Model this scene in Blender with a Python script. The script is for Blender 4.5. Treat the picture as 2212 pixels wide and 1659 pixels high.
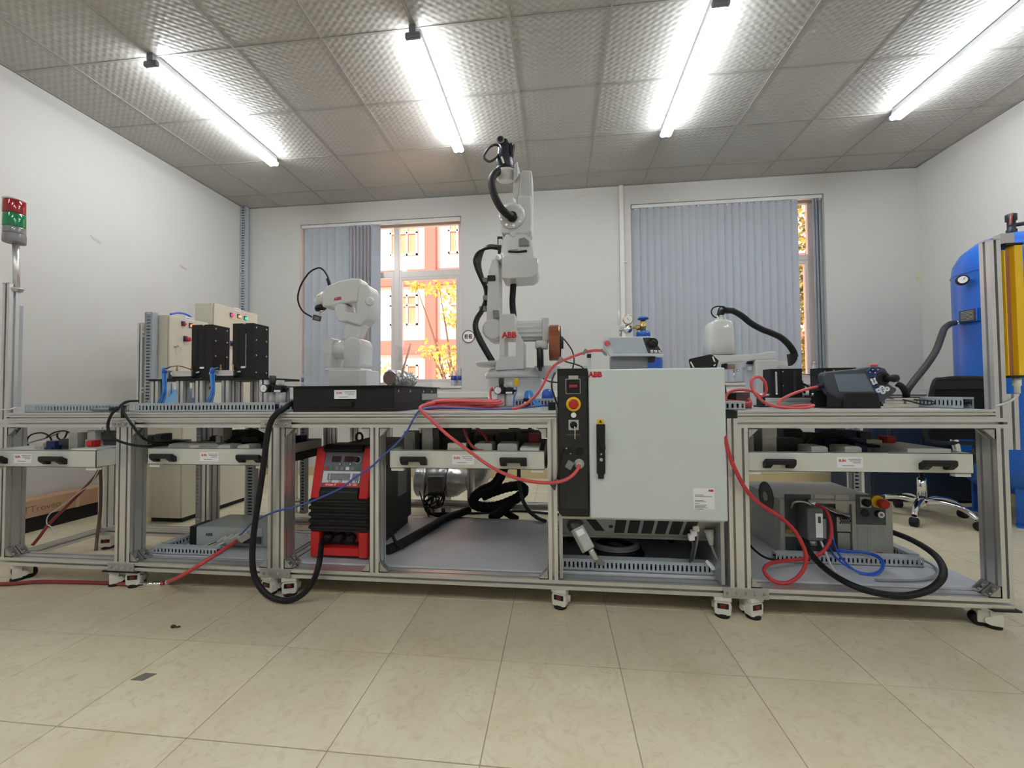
import bpy, bmesh, math, random
from mathutils import Vector, Matrix, Euler
random.seed(7)
for o in list(bpy.data.objects): bpy.data.objects.remove(o)
SC = bpy.context.scene
COL = SC.collection
# ------------------------------------------------------------------ camera
FPX, YAW, PITCH, ROLL, HC = 881.6, .1094, .0259, -.0079, .917
_cy, _sy, _cp, _sp = math.cos(YAW), math.sin(YAW), math.cos(PITCH), math.sin(PITCH)
FWD = Vector((-_sy*_cp, _cy*_cp, _sp)); _rt = Vector((_cy, _sy, 0)); _up = _rt.cross(FWD)
RIGHT = math.cos(ROLL)*_rt + math.sin(ROLL)*_up
UPV = -math.sin(ROLL)*_rt + math.cos(ROLL)*_up
CAMP = Vector((0, 0, HC))
cd = bpy.data.cameras.new('camera'); cam = bpy.data.objects.new('camera', cd); COL.objects.link(cam)
cd.sensor_fit = 'HORIZONTAL'; cd.sensor_width = 36.0; cd.lens = 36.0*FPX/2212; cd.clip_start = .02; cd.clip_end = 200
m = Matrix.Identity(4)
for i in range(3):
    m[i][0] = RIGHT[i]; m[i][1] = UPV[i]; m[i][2] = -FWD[i]; m[i][3] = CAMP[i]
cam.matrix_world = m
SC.camera = cam
def at(x, y, Y):
    "world point on the vertical plane at distance Y for a measured photo position"
    d = FWD + RIGHT*((x-1106)/FPX) - UPV*((y-829.5)/FPX)
    return CAMP + d*(Y/d[1])
def atz(x, y, Z):
    d = FWD + RIGHT*((x-1106)/FPX) - UPV*((y-829.5)/FPX)
    return CAMP + d*((Z-HC)/d[2])
def atx(x, y, X):
    d = FWD + RIGHT*((x-1106)/FPX) - UPV*((y-829.5)/FPX)
    return CAMP + d*(X/d[0])
# ------------------------------------------------------------------ world, sun, exposure
SC.view_settings.view_transform = 'Standard'; SC.view_settings.look = 'None'
SC.view_settings.gamma = 1.0; SC.view_settings.use_curve_mapping = False
SC.view_settings.exposure = 0.06
W = bpy.data.worlds.new('sky'); SC.world = W; W.use_nodes = True
bg = W.node_tree.nodes['Background']; bg.inputs[0].default_value = (.93, .95, 1, 1); bg.inputs[1].default_value = 1.6
sl = bpy.data.lights.new('sun', 'SUN'); sl.energy = 9.0; sl.angle = .01; sl.color = (1, .90, .74)
sun = bpy.data.objects.new('sun', sl); COL.objects.link(sun)
sun.rotation_euler = Vector((.35, .75, -.72)).to_track_quat('-Z', 'Y').to_euler(); sun.location = (0, -10, 20)
TUBE_STRENGTH = 50.0
# ------------------------------------------------------------------ materials
MATS = {}
def mat(name, col, rough=.5, metal=0.0, var=.06, scale=8.0, bump=0.0, bscale=60.0, emit=None, es=0.0, alpha=None, coat=0.0, spec=.5, trans=0.0):
    if name in MATS: return MATS[name]
    mt = bpy.data.materials.new(name); mt.use_nodes = True; nt = mt.node_tree; b = nt.nodes['Principled BSDF']
    b.inputs['Roughness'].default_value = rough; b.inputs['Metallic'].default_value = metal
    b.inputs['Coat Weight'].default_value = coat; b.inputs['Specular IOR Level'].default_value = spec
    tc = nt.nodes.new('ShaderNodeTexCoord')
    nz = nt.nodes.new('ShaderNodeTexNoise'); nz.inputs['Scale'].default_value = scale; nz.inputs['Detail'].default_value = 4
    nt.links.new(tc.outputs['Object'], nz.inputs['Vector'])
    mx = nt.nodes.new('ShaderNodeMix'); mx.data_type = 'RGBA'
    c = Vector(col[:3])
    mx.inputs[6].default_value = (*[max(0, v*(1-var)) for v in c], 1); mx.inputs[7].default_value = (*[min(1, v*(1+var)) for v in c], 1)
    nt.links.new(nz.outputs['Fac'], mx.inputs[0]); nt.links.new(mx.outputs[2], b.inputs['Base Color'])
    if bump:
        n2 = nt.nodes.new('ShaderNodeTexNoise'); n2.inputs['Scale'].default_value = bscale; n2.inputs['Detail'].default_value = 3
        nt.links.new(tc.outputs['Object'], n2.inputs['Vector'])
        bp = nt.nodes.new('ShaderNodeBump'); bp.inputs['Strength'].default_value = bump; bp.inputs['Distance'].default_value = .002
        nt.links.new(n2.outputs['Fac'], bp.inputs['Height']); nt.links.new(bp.outputs[0], b.inputs['Normal'])
    if emit:
        b.inputs['Emission Color'].default_value = (*emit, 1); b.inputs['Emission Strength'].default_value = es
    if alpha is not None: b.inputs['Alpha'].default_value = alpha
    if trans: b.inputs['Transmission Weight'].default_value = trans
    MATS[name] = mt
    return mt
def srgb(r, g, b):
    f = lambda v: (v/255/12.92) if v/255 <= .04045 else ((v/255+.055)/1.055)**2.4
    return (f(r), f(g), f(b))
def glassmat(name, tint=(1, 1, 1), amount=.08, rough=.02, transl=0.0, fres=.6):
    mt = bpy.data.materials.new(name); mt.use_nodes = True; nt = mt.node_tree; nt.nodes.clear()
    out = nt.nodes.new('ShaderNodeOutputMaterial'); tr = nt.nodes.new('ShaderNodeBsdfTransparent'); gl = nt.nodes.new('ShaderNodeBsdfGlossy')
    tr.inputs[0].default_value = (*tint, 1); gl.inputs['Roughness'].default_value = rough
    fr = nt.nodes.new('ShaderNodeLayerWeight'); fr.inputs[0].default_value = .35
    ma = nt.nodes.new('ShaderNodeMath'); ma.operation = 'MULTIPLY_ADD'; ma.inputs[1].default_value = fres; ma.inputs[2].default_value = amount
    ma.use_clamp = True
    nt.links.new(fr.outputs['Fresnel'], ma.inputs[0])
    mx = nt.nodes.new('ShaderNodeMixShader'); nt.links.new(ma.outputs[0], mx.inputs[0]); nt.links.new(tr.outputs[0], mx.inputs[1]); nt.links.new(gl.outputs[0], mx.inputs[2])
    last = mx
    if transl:
        df = nt.nodes.new('ShaderNodeBsdfDiffuse'); df.inputs[0].default_value = (*tint, 1)
        m2 = nt.nodes.new('ShaderNodeMixShader'); m2.inputs[0].default_value = transl
        nt.links.new(mx.outputs[0], m2.inputs[1]); nt.links.new(df.outputs[0], m2.inputs[2]); last = m2
    nt.links.new(last.outputs[0], out.inputs[0]); MATS[name] = mt
    return mt
ALU = mat('anodised_aluminium', (.72, .72, .715), .36, .8, .05, 14, .08, 300)
ALUD = mat('aluminium_plate', (.50, .50, .49), .42, .8, .08, 20)
STEEL = mat('zinc_steel', (.60, .61, .61), .3, .9, .1, 20)
CHROME = mat('chrome', (.85, .85, .86), .08, 1.0, .02, 4)
BLACK = mat('black_plastic', (.012, .012, .013), .45, 0, .2, 20, spec=.3)
BLACKM = mat('black_anodised', (.014, .014, .015), .42, .1, .15, 16, .05, 200, spec=.3)
RUBBER = mat('black_rubber', (.010, .010, .011), .6, 0, .2, 30, spec=.3)
DGREY = mat('dark_grey_plastic', (.04, .043, .047), .5, 0, .15, 20)
MGREY = mat('mid_grey_plastic', (.20, .205, .21), .5, 0, .1, 20)
DUCTG = mat('grey_duct_plastic', srgb(166, 174, 180), .5, 0, .04, 12)
TRAYW = mat('powder_coat_light_grey', srgb(206, 208, 200), .42, 0, .03, 10, .06, 400)
WHITEP = mat('white_plastic', srgb(226, 226, 220), .4, 0, .03, 12)
PAPER = mat('paper_white', srgb(236, 236, 238), .7, 0, .02, 30)
INK = mat('print_ink', (.05, .05, .06), .7, 0, .05, 30)
INKG = mat('print_grey', (.25, .25, .27), .7, 0, .05, 30)
REDINK = mat('red_print', srgb(196, 30, 40), .55, 0, .05, 20)
BLUEINK = mat('blue_print', srgb(40, 50, 130), .55, 0, .05, 20)
REDP = mat('red_plastic', srgb(178, 30, 30), .4, 0, .1, 15)
YEL = mat('yellow_plastic', srgb(236, 190, 20), .45, 0, .05, 15)
ROBW = mat('robot_white_paint', srgb(222, 222, 220), .2, 0, .02, 5, 0, 60, coat=.4)
ROBG = mat('robot_grey_paint', srgb(202, 202, 200), .3, 0, .03, 5, .03, 120, coat=.2)
CABG = mat('cabinet_light_grey', srgb(204, 212, 211), .42, 0, .02, 6, .05, 500)
BEIGE = mat('enclosure_beige', srgb(206, 202, 184), .5, 0, .03, 8, .06, 350)
REDC = mat('red_cable', srgb(200, 78, 78), .45, 0, .06, 40)
BLUEC = mat('blue_tube', srgb(38, 86, 190), .35, 0, .08, 40)
BLUET = mat('light_blue_tube', srgb(70, 150, 225), .3, 0, .08, 40)
CABLE = mat('black_cable', (.009, .009, .010), .5, 0, .2, 40, spec=.3)
GCABLE = mat('grey_cable', srgb(140, 142, 144), .5, 0, .08, 40)
WCABLE = mat('white_cable', srgb(205, 208, 208), .5, 0, .05, 40)
BRASS = mat('brass', (.55, .38, .14), .3, .9, .1, 20)
GLASS = glassmat('window_glass', (1, 1, 1), .02)
ACRYL = glassmat('clear_acrylic', (.99, .995, .995), .0, .03, .0, .22)
CLEARP = glassmat('clear_bowl', (.88, .9, .9), .06, .08, .42)
# ------------------------------------------------------------------ object helpers
OFF = {}
def tag(o, label, cat, group=None, kind=None):
    if label: o['label'] = label
    if cat: o['category'] = cat
    if group: o['group'] = group
    if kind: o['kind'] = kind
    return o
def thing(name, label, cat, loc, group=None, rotz=0.0):
    o = bpy.data.objects.new(name, None); COL.objects.link(o); o.empty_display_size = .05
    o.location = loc; o.rotation_euler = (0, 0, rotz); OFF[o.name] = Vector(loc)
    return tag(o, label, cat, group)
def offset(o):
    return OFF.get(o.name, Vector((0, 0, 0))) if o else Vector((0, 0, 0))
class MB:
    def __init__(s): s.v = []; s.f = []; s.sm = []
    def add(s, vs, fs, smooth=False):
        n = len(s.v); s.v += [Vector(v) for v in vs]; s.f += [tuple(i+n for i in f) for f in fs]; s.sm += [smooth]*len(fs)
        return s
    def box(s, x0, x1, y0, y1, z0, z1, bev=0.0):
        if x0 > x1: x0, x1 = x1, x0
        if y0 > y1: y0, y1 = y1, y0
        if z0 > z1: z0, z1 = z1, z0
        if bev <= 0:
            vs = [(x, y, z) for z in (z0, z1) for y in (y0, y1) for x in (x0, x1)]
            return s.add(vs, [(0, 2, 3, 1), (4, 5, 7, 6), (0, 1, 5, 4), (2, 6, 7, 3), (0, 4, 6, 2), (1, 3, 7, 5)])
        b = min(bev, (x1-x0)*.45, (y1-y0)*.45, (z1-z0)*.45)
        bm = bmesh.new(); bmesh.ops.create_cube(bm, size=1)
        bmesh.ops.scale(bm, vec=(x1-x0, y1-y0, z1-z0), verts=bm.verts)
        bmesh.ops.bevel(bm, geom=bm.edges[:], offset=b, segments=2, affect='EDGES', profile=.5)
        c = Vector(((x0+x1)/2, (y0+y1)/2, (z0+z1)/2)); bm.verts.index_update()
        s.add([v.co+c for v in bm.verts], [tuple(v.index for v in f.verts) for f in bm.faces]); bm.free()
        return s
    def boxm(s, M, sx, sy, sz, bev=0.0):
        t = MB(); t.box(-sx/2, sx/2, -sy/2, sy/2, -sz/2, sz/2, bev)
        return s.add([M @ v for v in t.v], t.f)
    def cyl(s, p0, p1, r, seg=16, r2=None, caps=True, smooth=True):
        p0 = Vector(p0); p1 = Vector(p1); r2 = r if r2 is None else r2
        d = (p1-p0).normalized(); a = d.orthogonal().normalized(); b = d.cross(a)
        vs = []
        for p, rr in ((p0, r), (p1, r2)):
            for i in range(seg):
                t = 2*math.pi*i/seg; vs.append(p+(a*math.cos(t)+b*math.sin(t))*rr)
        s.add(vs, [(i, (i+1) % seg, seg+(i+1) % seg, seg+i) for i in range(seg)], smooth)
        if caps:
            n = len(s.v)-2*seg
            s.f += [tuple(n+i for i in reversed(range(seg))), tuple(n+seg+i for i in range(seg))]; s.sm += [False, False]
        return s
    def lathe(s, base, axis, prof, seg=24, smooth=True):
        "prof: list of (radius, height along axis)"
        base = Vector(base); d = Vector(axis).normalized(); a = d.orthogonal().normalized(); b = d.cross(a)
        vs = []; fs = []
        for r, h in prof:
            for i in range(seg):
                t = 2*math.pi*i/seg; vs.append(base+d*h+(a*math.cos(t)+b*math.sin(t))*max(r, 1e-5))
        for k in range(len(prof)-1):
            for i in range(seg): fs.append((k*seg+i, k*seg+(i+1) % seg, (k+1)*seg+(i+1) % seg, (k+1)*seg+i))
        fs2 = [tuple(reversed(range(seg))), tuple((len(prof)-1)*seg+i for i in range(seg))]
        s.add(vs, fs, smooth); n = len(s.v)-len(vs)
        s.f += [tuple(i+n for i in f) for f in fs2]; s.sm += [False, False]
        return s
    def prism(s, poly, y0, y1, axis='y', bev=0.0):
        "poly of 2-D points extruded along axis: y -> (x,z), x -> (y,z), z -> (x,y)"
        mk = {'y': lambda p, t: (p[0], t, p[1]), 'x': lambda p, t: (t, p[0], p[1]), 'z': lambda p, t: (p[0], p[1], t)}[axis]
        n = len(poly)
        bm = bmesh.new()
        a = [bm.verts.new(mk(p, y0)) for p in poly]; b = [bm.verts.new(mk(p, y1)) for p in poly]
        bm.faces.new(a); bm.faces.new(b[::-1])
        for i in range(n): bm.faces.new((a[i], b[i], b[(i+1) % n], a[(i+1) % n]))
        bmesh.ops.recalc_face_normals(bm, faces=bm.faces)
        if bev:
            bmesh.ops.bevel(bm, geom=[e for e in bm.edges], offset=bev, segments=2, affect='EDGES', profile=.5, clamp_overlap=True)
        bm.verts.index_update()
        s.add([v.co for v in bm.verts], [tuple(v.index for v in f.verts) for f in bm.faces]); bm.free()
        return s
    def tube(s, pts, r, seg=8, res=6, closed=False, radii=None):
        P = [Vector(p) for p in pts]; n = len(P); Q = []; RR = []
        rad = radii or [r]*n
        for i in range(n if closed else n-1):
            p0 = P[(i-1) % n] if (closed or i > 0) else P[0]*2-P[1]
            p1 = P[i]; p2 = P[(i+1) % n]
            p3 = P[(i+2) % n] if (closed or i+2 < n) else P[-1]*2-P[-2]
            for k in range(res):
                t = k/res
                Q.append(.5*((2*p1)+(-p0+p2)*t+(2*p0-5*p1+4*p2-p3)*t*t+(-p0+3*p1-3*p2+p3)*t**3))
                RR.append(rad[i]*(1-t)+rad[(i+1) % n]*t)
        if not closed: Q.append(P[-1]); RR.append(rad[-1])
        N = len(Q); vs = []; fs = []
        d = (Q[1]-Q[0]).normalized(); a = d.orthogonal().normalized()
        for i in range(N):
            if closed: d = (Q[(i+1) % N]-Q[i-1])
            else: d = (Q[min(i+1, N-1)]-Q[max(i-1, 0)])
            if d.length < 1e-9: d = Vector((0, 0, 1))
            d.normalize(); a = (a-d*a.dot(d))
            a = a.normalized() if a.length > 1e-6 else d.orthogonal().normalized()
            b = d.cross(a)
            for k in range(seg):
                t = 2*math.pi*k/seg; vs.append(Q[i]+(a*math.cos(t)+b*math.sin(t))*RR[i])
        for i in range(N if closed else N-1):
            j = (i+1) % N
            for k in range(seg): fs.append((i*seg+k, i*seg+(k+1) % seg, j*seg+(k+1) % seg, j*seg+k))
        s.add(vs, fs, True)
        if not closed:
            n0 = len(s.v)-len(vs)
            s.f += [tuple(n0+i for i in reversed(range(seg))), tuple(n0+(N-1)*seg+i for i in range(seg))]; s.sm += [False]*2
        return s
    def sphere(s, c, r, seg=16, rings=10, sc=(1, 1, 1)):
        c = Vector(c); vs = []; fs = []
        for j in range(rings+1):
            ph = math.pi*j/rings
            for i in range(seg):
                t = 2*math.pi*i/seg
                vs.append(c+Vector((math.sin(ph)*math.cos(t)*r*sc[0], math.sin(ph)*math.sin(t)*r*sc[1], math.cos(ph)*r*sc[2])))
        for j in range(rings):
            for i in range(seg): fs.append((j*seg+i, (j+1)*seg+i, (j+1)*seg+(i+1) % seg, j*seg+(i+1) % seg))
        return s.add(vs, fs, True)
    def loft(s, rings, smooth=True, caps=True):
        n = len(rings[0]); vs = [v for r in rings for v in r]; fs = []
        for j in range(len(rings)-1):
            for i in range(n): fs.append((j*n+i, j*n+(i+1) % n, (j+1)*n+(i+1) % n, (j+1)*n+i))
        s.add(vs, fs, smooth)
        if caps:
            b = len(s.v)-len(vs)
            s.f += [tuple(b+i for i in reversed(range(n))), tuple(b+(len(rings)-1)*n+i for i in range(n))]; s.sm += [False]*2
        return s
    def build(s, name, mt, parent=None, local=False, fix=True):
        me = bpy.data.meshes.new(name); off = Vector((0, 0, 0)) if local else offset(parent)
        me.from_pydata([v-off for v in s.v], [], s.f); me.update()
        for p, sm in zip(me.polygons, s.sm): p.use_smooth = sm
        if fix:
            bm = bmesh.new(); bm.from_mesh(me); bmesh.ops.recalc_face_normals(bm, faces=bm.faces); bm.to_mesh(me); bm.free()
        me.materials.append(mt)
        o = bpy.data.objects.new(name, me); COL.objects.link(o)
        if parent: o.parent = parent
        OFF[o.name] = off
        return o
def copy_tree(o, parent=None):
    c = o.copy(); COL.objects.link(c); c.parent = parent; OFF[c.name] = OFF.get(o.name, Vector((0, 0, 0)))
    for ch in o.children: copy_tree(ch, c)
    return c
def one(name, mt, label, cat, mb, group=None, kind=None):
    "a thing that is one mesh; origin at its base centre"
    xs = [v.x for v in mb.v]; ys = [v.y for v in mb.v]; zs = [v.z for v in mb.v]
    L = Vector(((min(xs)+max(xs))/2, (min(ys)+max(ys))/2, min(zs)))
    for v in mb.v: v -= L
    o = mb.build(name, mt, None); o.location = L; OFF[o.name] = L
    return tag(o, label, cat, group, kind)
def struct(name, mt, mb, parent=None):
    o = mb.build(name, mt, parent)
    if not parent: o['kind'] = 'structure'
    return o
def px(poly, Y): return [(at(x, y, Y).x, at(x, y, Y).z) for x, y in poly]
def text(name, body, mt, parent, pos, height, rot=(math.pi/2, 0, 0), depth=.0006, sx=1.0, align='CENTER', bold=0.0, shear=0.0):
    cu = bpy.data.curves.new(name, 'FONT'); cu.body = body; cu.size = 1.0; cu.align_x = align; cu.align_y = 'CENTER'; cu.extrude = 0.0; cu.resolution_u = 3; cu.offset = bold; cu.shear = shear
    t = bpy.data.objects.new('tmp', cu); COL.objects.link(t)
    bpy.context.view_layer.update()
    me = bpy.data.meshes.new_from_object(t.evaluated_get(bpy.context.evaluated_depsgraph_get()))
    bpy.data.objects.remove(t); bpy.data.curves.remove(cu)
    M = Matrix.Translation(Vector(pos)-offset(parent)) @ Euler(rot).to_matrix().to_4x4() @ Matrix.Diagonal((height*sx*1.4, height*1.4, 1, 1))
    bm = bmesh.new(); bm.from_mesh(me)
    r = bmesh.ops.extrude_face_region(bm, geom=bm.faces[:])
    for v in [g for g in r['geom'] if isinstance(g, bmesh.types.BMVert)]: v.co.z += depth
    bm.to_mesh(me); bm.free()
    me.transform(M); me.materials.clear(); me.materials.append(mt); me.name = name
    o = bpy.data.objects.new(name, me); COL.objects.link(o); o.parent = parent; OFF[o.name] = offset(parent)
    return o
def profile(mb, axis, a0, a1, c0, c1, d0, d1, slot=.0095, dep=.0125, pitch=.04):
    """T-slot aluminium profile along axis from a0 to a1; cross-section c0..c1 x d0..d1 (axes in cyclic order)"""
    front = {'x': (-1, 0), 'z': (0, -1)}.get(axis); back = {'x': (1, 0), 'z': (0, 1)}.get(axis)
    def side(p, q, nrm):
        L = math.hypot(q[0]-p[0], q[1]-p[1]); n = max(1, round(L/pitch)); u = ((q[0]-p[0])/L, (q[1]-p[1])/L); r = []
        dd = .027 if nrm == front else (.0085 if nrm == back else dep)
        if pitch < .035: dd = dep
        r.append(p)
        for k in range(n):
            c = L*(k+.5)/n
            for t, h in ((c-slot/2, 0), (c-slot/2, .004), (c-.0066, .004), (c-.0066, dd), (c+.0066, dd), (c+.0066, .004), (c+slot/2, .004), (c+slot/2, 0)):
                r.append((p[0]+u[0]*t-nrm[0]*h, p[1]+u[1]*t-nrm[1]*h))
        return r
    poly = side((c0, d0), (c1, d0), (0, -1))+side((c1, d0), (c1, d1), (1, 0))+side((c1, d1), (c0, d1), (0, 1))+side((c0, d1), (c0, d0), (-1, 0))
    return mb.prism(poly, a0, a1, axis)
# ================================================================== THE ROOM
XL, XR, YB, YF, ZC = -3.71, 3.63, 4.48, -2.6, 3.175
def tilemat(name, c1, c2, c3, rough, scale):
    mt = mat(name, c1, rough, 0, .02, 3); nt = mt.node_tree; b = nt.nodes['Principled BSDF']
    tc = nt.nodes.new('ShaderNodeTexCoord'); oi = nt.nodes.new('ShaderNodeObjectInfo')
    ad = nt.nodes.new('ShaderNodeVectorMath'); ad.operation = 'ADD'
    nt.links.new(tc.outputs['Object'], ad.inputs[0]); nt.links.new(oi.outputs['Location'], ad.inputs[1])
    n1 = nt.nodes.new('ShaderNodeTexNoise'); n1.inputs['Scale'].default_value = scale; n1.inputs['Detail'].default_value = 8; n1.inputs['Roughness'].default_value = .7; n1.inputs['Distortion'].default_value = 1.2
    n2 = nt.nodes.new('ShaderNodeTexNoise'); n2.inputs['Scale'].default_value = scale*6; n2.inputs['Detail'].default_value = 6; n2.inputs['Distortion'].default_value = 2
    nt.links.new(ad.outputs[0], n1.inputs['Vector']); nt.links.new(ad.outputs[0], n2.inputs['Vector'])
    r1 = nt.nodes.new('ShaderNodeValToRGB'); r1.color_ramp.elements[0].position = .35; r1.color_ramp.elements[0].color = (*c1, 1); r1.color_ramp.elements[1].position = .68; r1.color_ramp.elements[1].color = (*c2, 1)
    r2 = nt.nodes.new('ShaderNodeValToRGB'); r2.color_ramp.elements[0].position = .52; r2.color_ramp.elements[0].color = (0, 0, 0, 1); r2.color_ramp.elements[1].position = .72; r2.color_ramp.elements[1].color = (.55, .55, .55, 1)
    mx = nt.nodes.new('ShaderNodeMix'); mx.data_type = 'RGBA'; mx.inputs[7].default_value = (*c3, 1)
    nt.links.new(n1.outputs['Fac'], r1.inputs[0]); nt.links.new(n2.outputs['Fac'], r2.inputs[0])
    nt.links.new(r1.outputs[0], mx.inputs[6]); nt.links.new(r2.outputs[0], mx.inputs[0])
    hs = nt.nodes.new('ShaderNodeHueSaturation'); mr = nt.nodes.new('ShaderNodeMapRange'); mr.inputs[3].default_value = .95; mr.inputs[4].default_value = 1.05
    nt.links.new(oi.outputs['Random'], mr.inputs[0]); nt.links.new(mr.outputs[0], hs.inputs['Value'])
    nt.links.new(mx.outputs[2], hs.inputs['Color']); nt.links.new(hs.outputs[0], b.inputs['Base Color'])
    rr = nt.nodes.new('ShaderNodeMapRange'); rr.inputs[3].default_value = rough-.06; rr.inputs[4].default_value = rough+.12
    nt.links.new(n1.outputs['Fac'], rr.inputs[0]); nt.links.new(rr.outputs[0], b.inputs['Roughness'])
    return mt
FLOORT = tilemat('floor_tile_beige', srgb(205, 193, 162), srgb(216, 207, 181), srgb(186, 172, 140), .30, 3.2)
GROUT = mat('floor_grout', srgb(172, 164, 146), .8, 0, .06, 20)
fl = MB(); fl.box(XL-.2, XR+.2, YF-.2, YB+.2, -.1, -.0025); floor = struct('floor', GROUT, fl)
tm = MB(); tm.box(-.1988, .1988, -.1988, .1988, -.0030, 0, .0012); t0 = tm.build('floor_tile', FLOORT, floor)
first = True
for i in range(-8, 12):
    for j in range(-9, 10):
        cx, cy = -.6+.4*(i+.5), 1.019+.4*(j+.5)
        if cx < XL-.15 or cx > XR+.15 or cy > YB+.15 or cy < YF-.1: continue
        if cy < -1.0: continue
        t = t0 if first else t0.copy()
        if not first: COL.objects.link(t); t.parent = floor
        t.location = (cx, cy, 0); first = False
fb = MB()
fb.box(XL-.1, XR+.1, YF-.1, 1.019-.4*5-.002, -.0025, 0); struct('floor_rear_area', FLOORT, fb, floor)
# walls
def wallmat(name, c):
    return mat(name, c, .75, 0, .025, 1.6, .10, 180)
WALL = wallmat('painted_plaster', srgb(199, 196, 191))
wl = MB(); wl.box(XL-.2, XL, YF-.2, YB+.2, 0, ZC+.15); struct('wall_left', WALL, wl)
wr = MB(); wr.box(XR, XR+.2, YF-.2, YB+.2, 0, ZC+.15); struct('wall_right', WALL, wr)
wf = MB(); wf.box(XL, XR, YF-.2, YF, 0, ZC+.15); struct('wall_front', WALL, wf)
WT = .24
W1 = (-3.0, -1.06, 1.02, 2.945); W2 = (.815, 2.755, 1.02, 2.965)
wb = MB()
for x0, x1, z0, z1 in ((XL, W1[0], 0, ZC+.15), (W1[1], W2[0], 0, ZC+.15), (W2[1], XR, 0, ZC+.15),
                       (W1[0], W1[1], 0, W1[2]), (W1[0], W1[1], W1[3], ZC+.15), (W2[0], W2[1], 0, W2[2]), (W2[0], W2[1], W2[3], ZC+.15)):
    wb.box(x0, x1, YB, YB+WT, z0, z1)
struct('wall_back', WALL, wb)
BASE = mat('baseboard_tile', srgb(196, 178, 140), .35, 0, .06, 6)
for nm, a in (('baseboard_back', (XL, XR, YB-.012, YB, 0, .1)), ('baseboard_left', (XL, XL+.012, YF, YB, 0, .1)), ('baseboard_right', (XR-.012, XR, YF, YB, 0, .1)), ('baseboard_front', (XL, XR, YF, YF+.012, 0, .1))):
    q = MB(); q.box(*a); struct(nm, BASE, q)
TRIMM = mat('white_trunking', srgb(214, 210, 204), .5, 0, .03, 8)
q = MB(); q.box(XL, XR, YB-.03, YB, .885, .95, .004); struct('trim_1', TRIMM, q)
# ceiling: embossed tiles in a T-bar grid
def ceilmat():
    mt = mat('embossed_ceiling_tile', srgb(174, 172, 166), .42, 0, .03, 4); nt = mt.node_tree; b = nt.nodes['Principled BSDF']
    tc = nt.nodes.new('ShaderNodeTexCoord'); sp = nt.nodes.new('ShaderNodeSeparateXYZ'); nt.links.new(tc.outputs['Object'], sp.inputs[0])
    def M(op, a, bb=None):
        n = nt.nodes.new('ShaderNodeMath'); n.operation = op
        for i, v in enumerate((a, bb)):
            if v is None: continue
            if hasattr(v, 'links') or hasattr(v, 'is_linked'): nt.links.new(v, n.inputs[i])
            else: n.inputs[i].default_value = v
        return n.outputs[0]
    k = 2*math.pi/.055
    sx = M('SINE', M('MULTIPLY', sp.outputs[0], k)); sy = M('SINE', M('MULTIPLY', sp.outputs[1], k*1.35))
    d1 = M('SINE', M('MULTIPLY', M('ADD', sp.outputs[0], sp.outputs[1]), k*.62)); d2 = M('SINE', M('MULTIPLY', M('SUBTRACT', sp.outputs[0], sp.outputs[1]), k*.62))
    h = M('ADD', M('MULTIPLY', sx, sy), M('MULTIPLY', M('MULTIPLY', d1, d2), .7))
    bp = nt.nodes.new('ShaderNodeBump'); bp.inputs['Strength'].default_value = .36; bp.inputs['Distance'].default_value = .003
    nt.links.new(h, bp.inputs['Height']); nt.links.new(bp.outputs[0], b.inputs['Normal'])
    return mt
CEILT = ceilmat()
cs = MB(); cs.box(XL-.2, XR+.2, YF-.2, YB+.2, ZC+.012, ZC+.15); ceiling = struct('ceiling', WALL, cs)
cxs = [XL]+[-3.257+.6*k for k in range(-1, 13) if XL < -3.257+.6*k < XR]+[XR]
cys = [YF]+[2.380+.6*k for k in range(-9, 5) if YF < 2.380+.6*k < YB]+[YB]
shared = {}
for i in range(len(cxs)-1):
    for j in range(len(cys)-1):
        w, d = cxs[i+1]-cxs[i], cys[j+1]-cys[j]
        key = (round(w, 3), round(d, 3))
        dz = random.uniform(0, .0012)
        if key not in shared:
            q = MB(); q.box(-w/2+.002, w/2-.002, -d/2+.002, d/2-.002, ZC+.002, ZC+.012); o = q.build('ceiling_tile', CEILT, ceiling); shared[key] = o
        else:
            o = shared[key].copy(); COL.objects.link(o); o.parent = ceiling
        o.location = ((cxs[i]+cxs[i+1])/2, (cys[j]+cys[j+1])/2, dz)
TBAR = mat('ceiling_grid_bar', srgb(160, 158, 152), .45, .2, .03, 6)
for x in cxs[1:-1]:
    q = MB(); q.box(x-.0075, x+.0075, YF, YB, ZC-.0015, ZC+.006); q.build('grid_bar', TBAR, ceiling)
for y in cys[1:-1]:
    q = MB(); q.box(XL, XR, y-.0075, y+.0075, ZC-.001, ZC+.0055); q.build('grid_bar', TBAR, ceiling)
q = MB(); q.box(XL, XL+.02, YF, YB, ZC-.004, ZC+.004); q.box(XR-.02, XR, YF, YB, ZC-.004, ZC+.004); q.box(XL, XR, YB-.02, YB, ZC-.004, ZC+.004)
q.build('edge_trim', mat('edge_trim_grey', srgb(150, 150, 148), .5, .2), ceiling)
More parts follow.
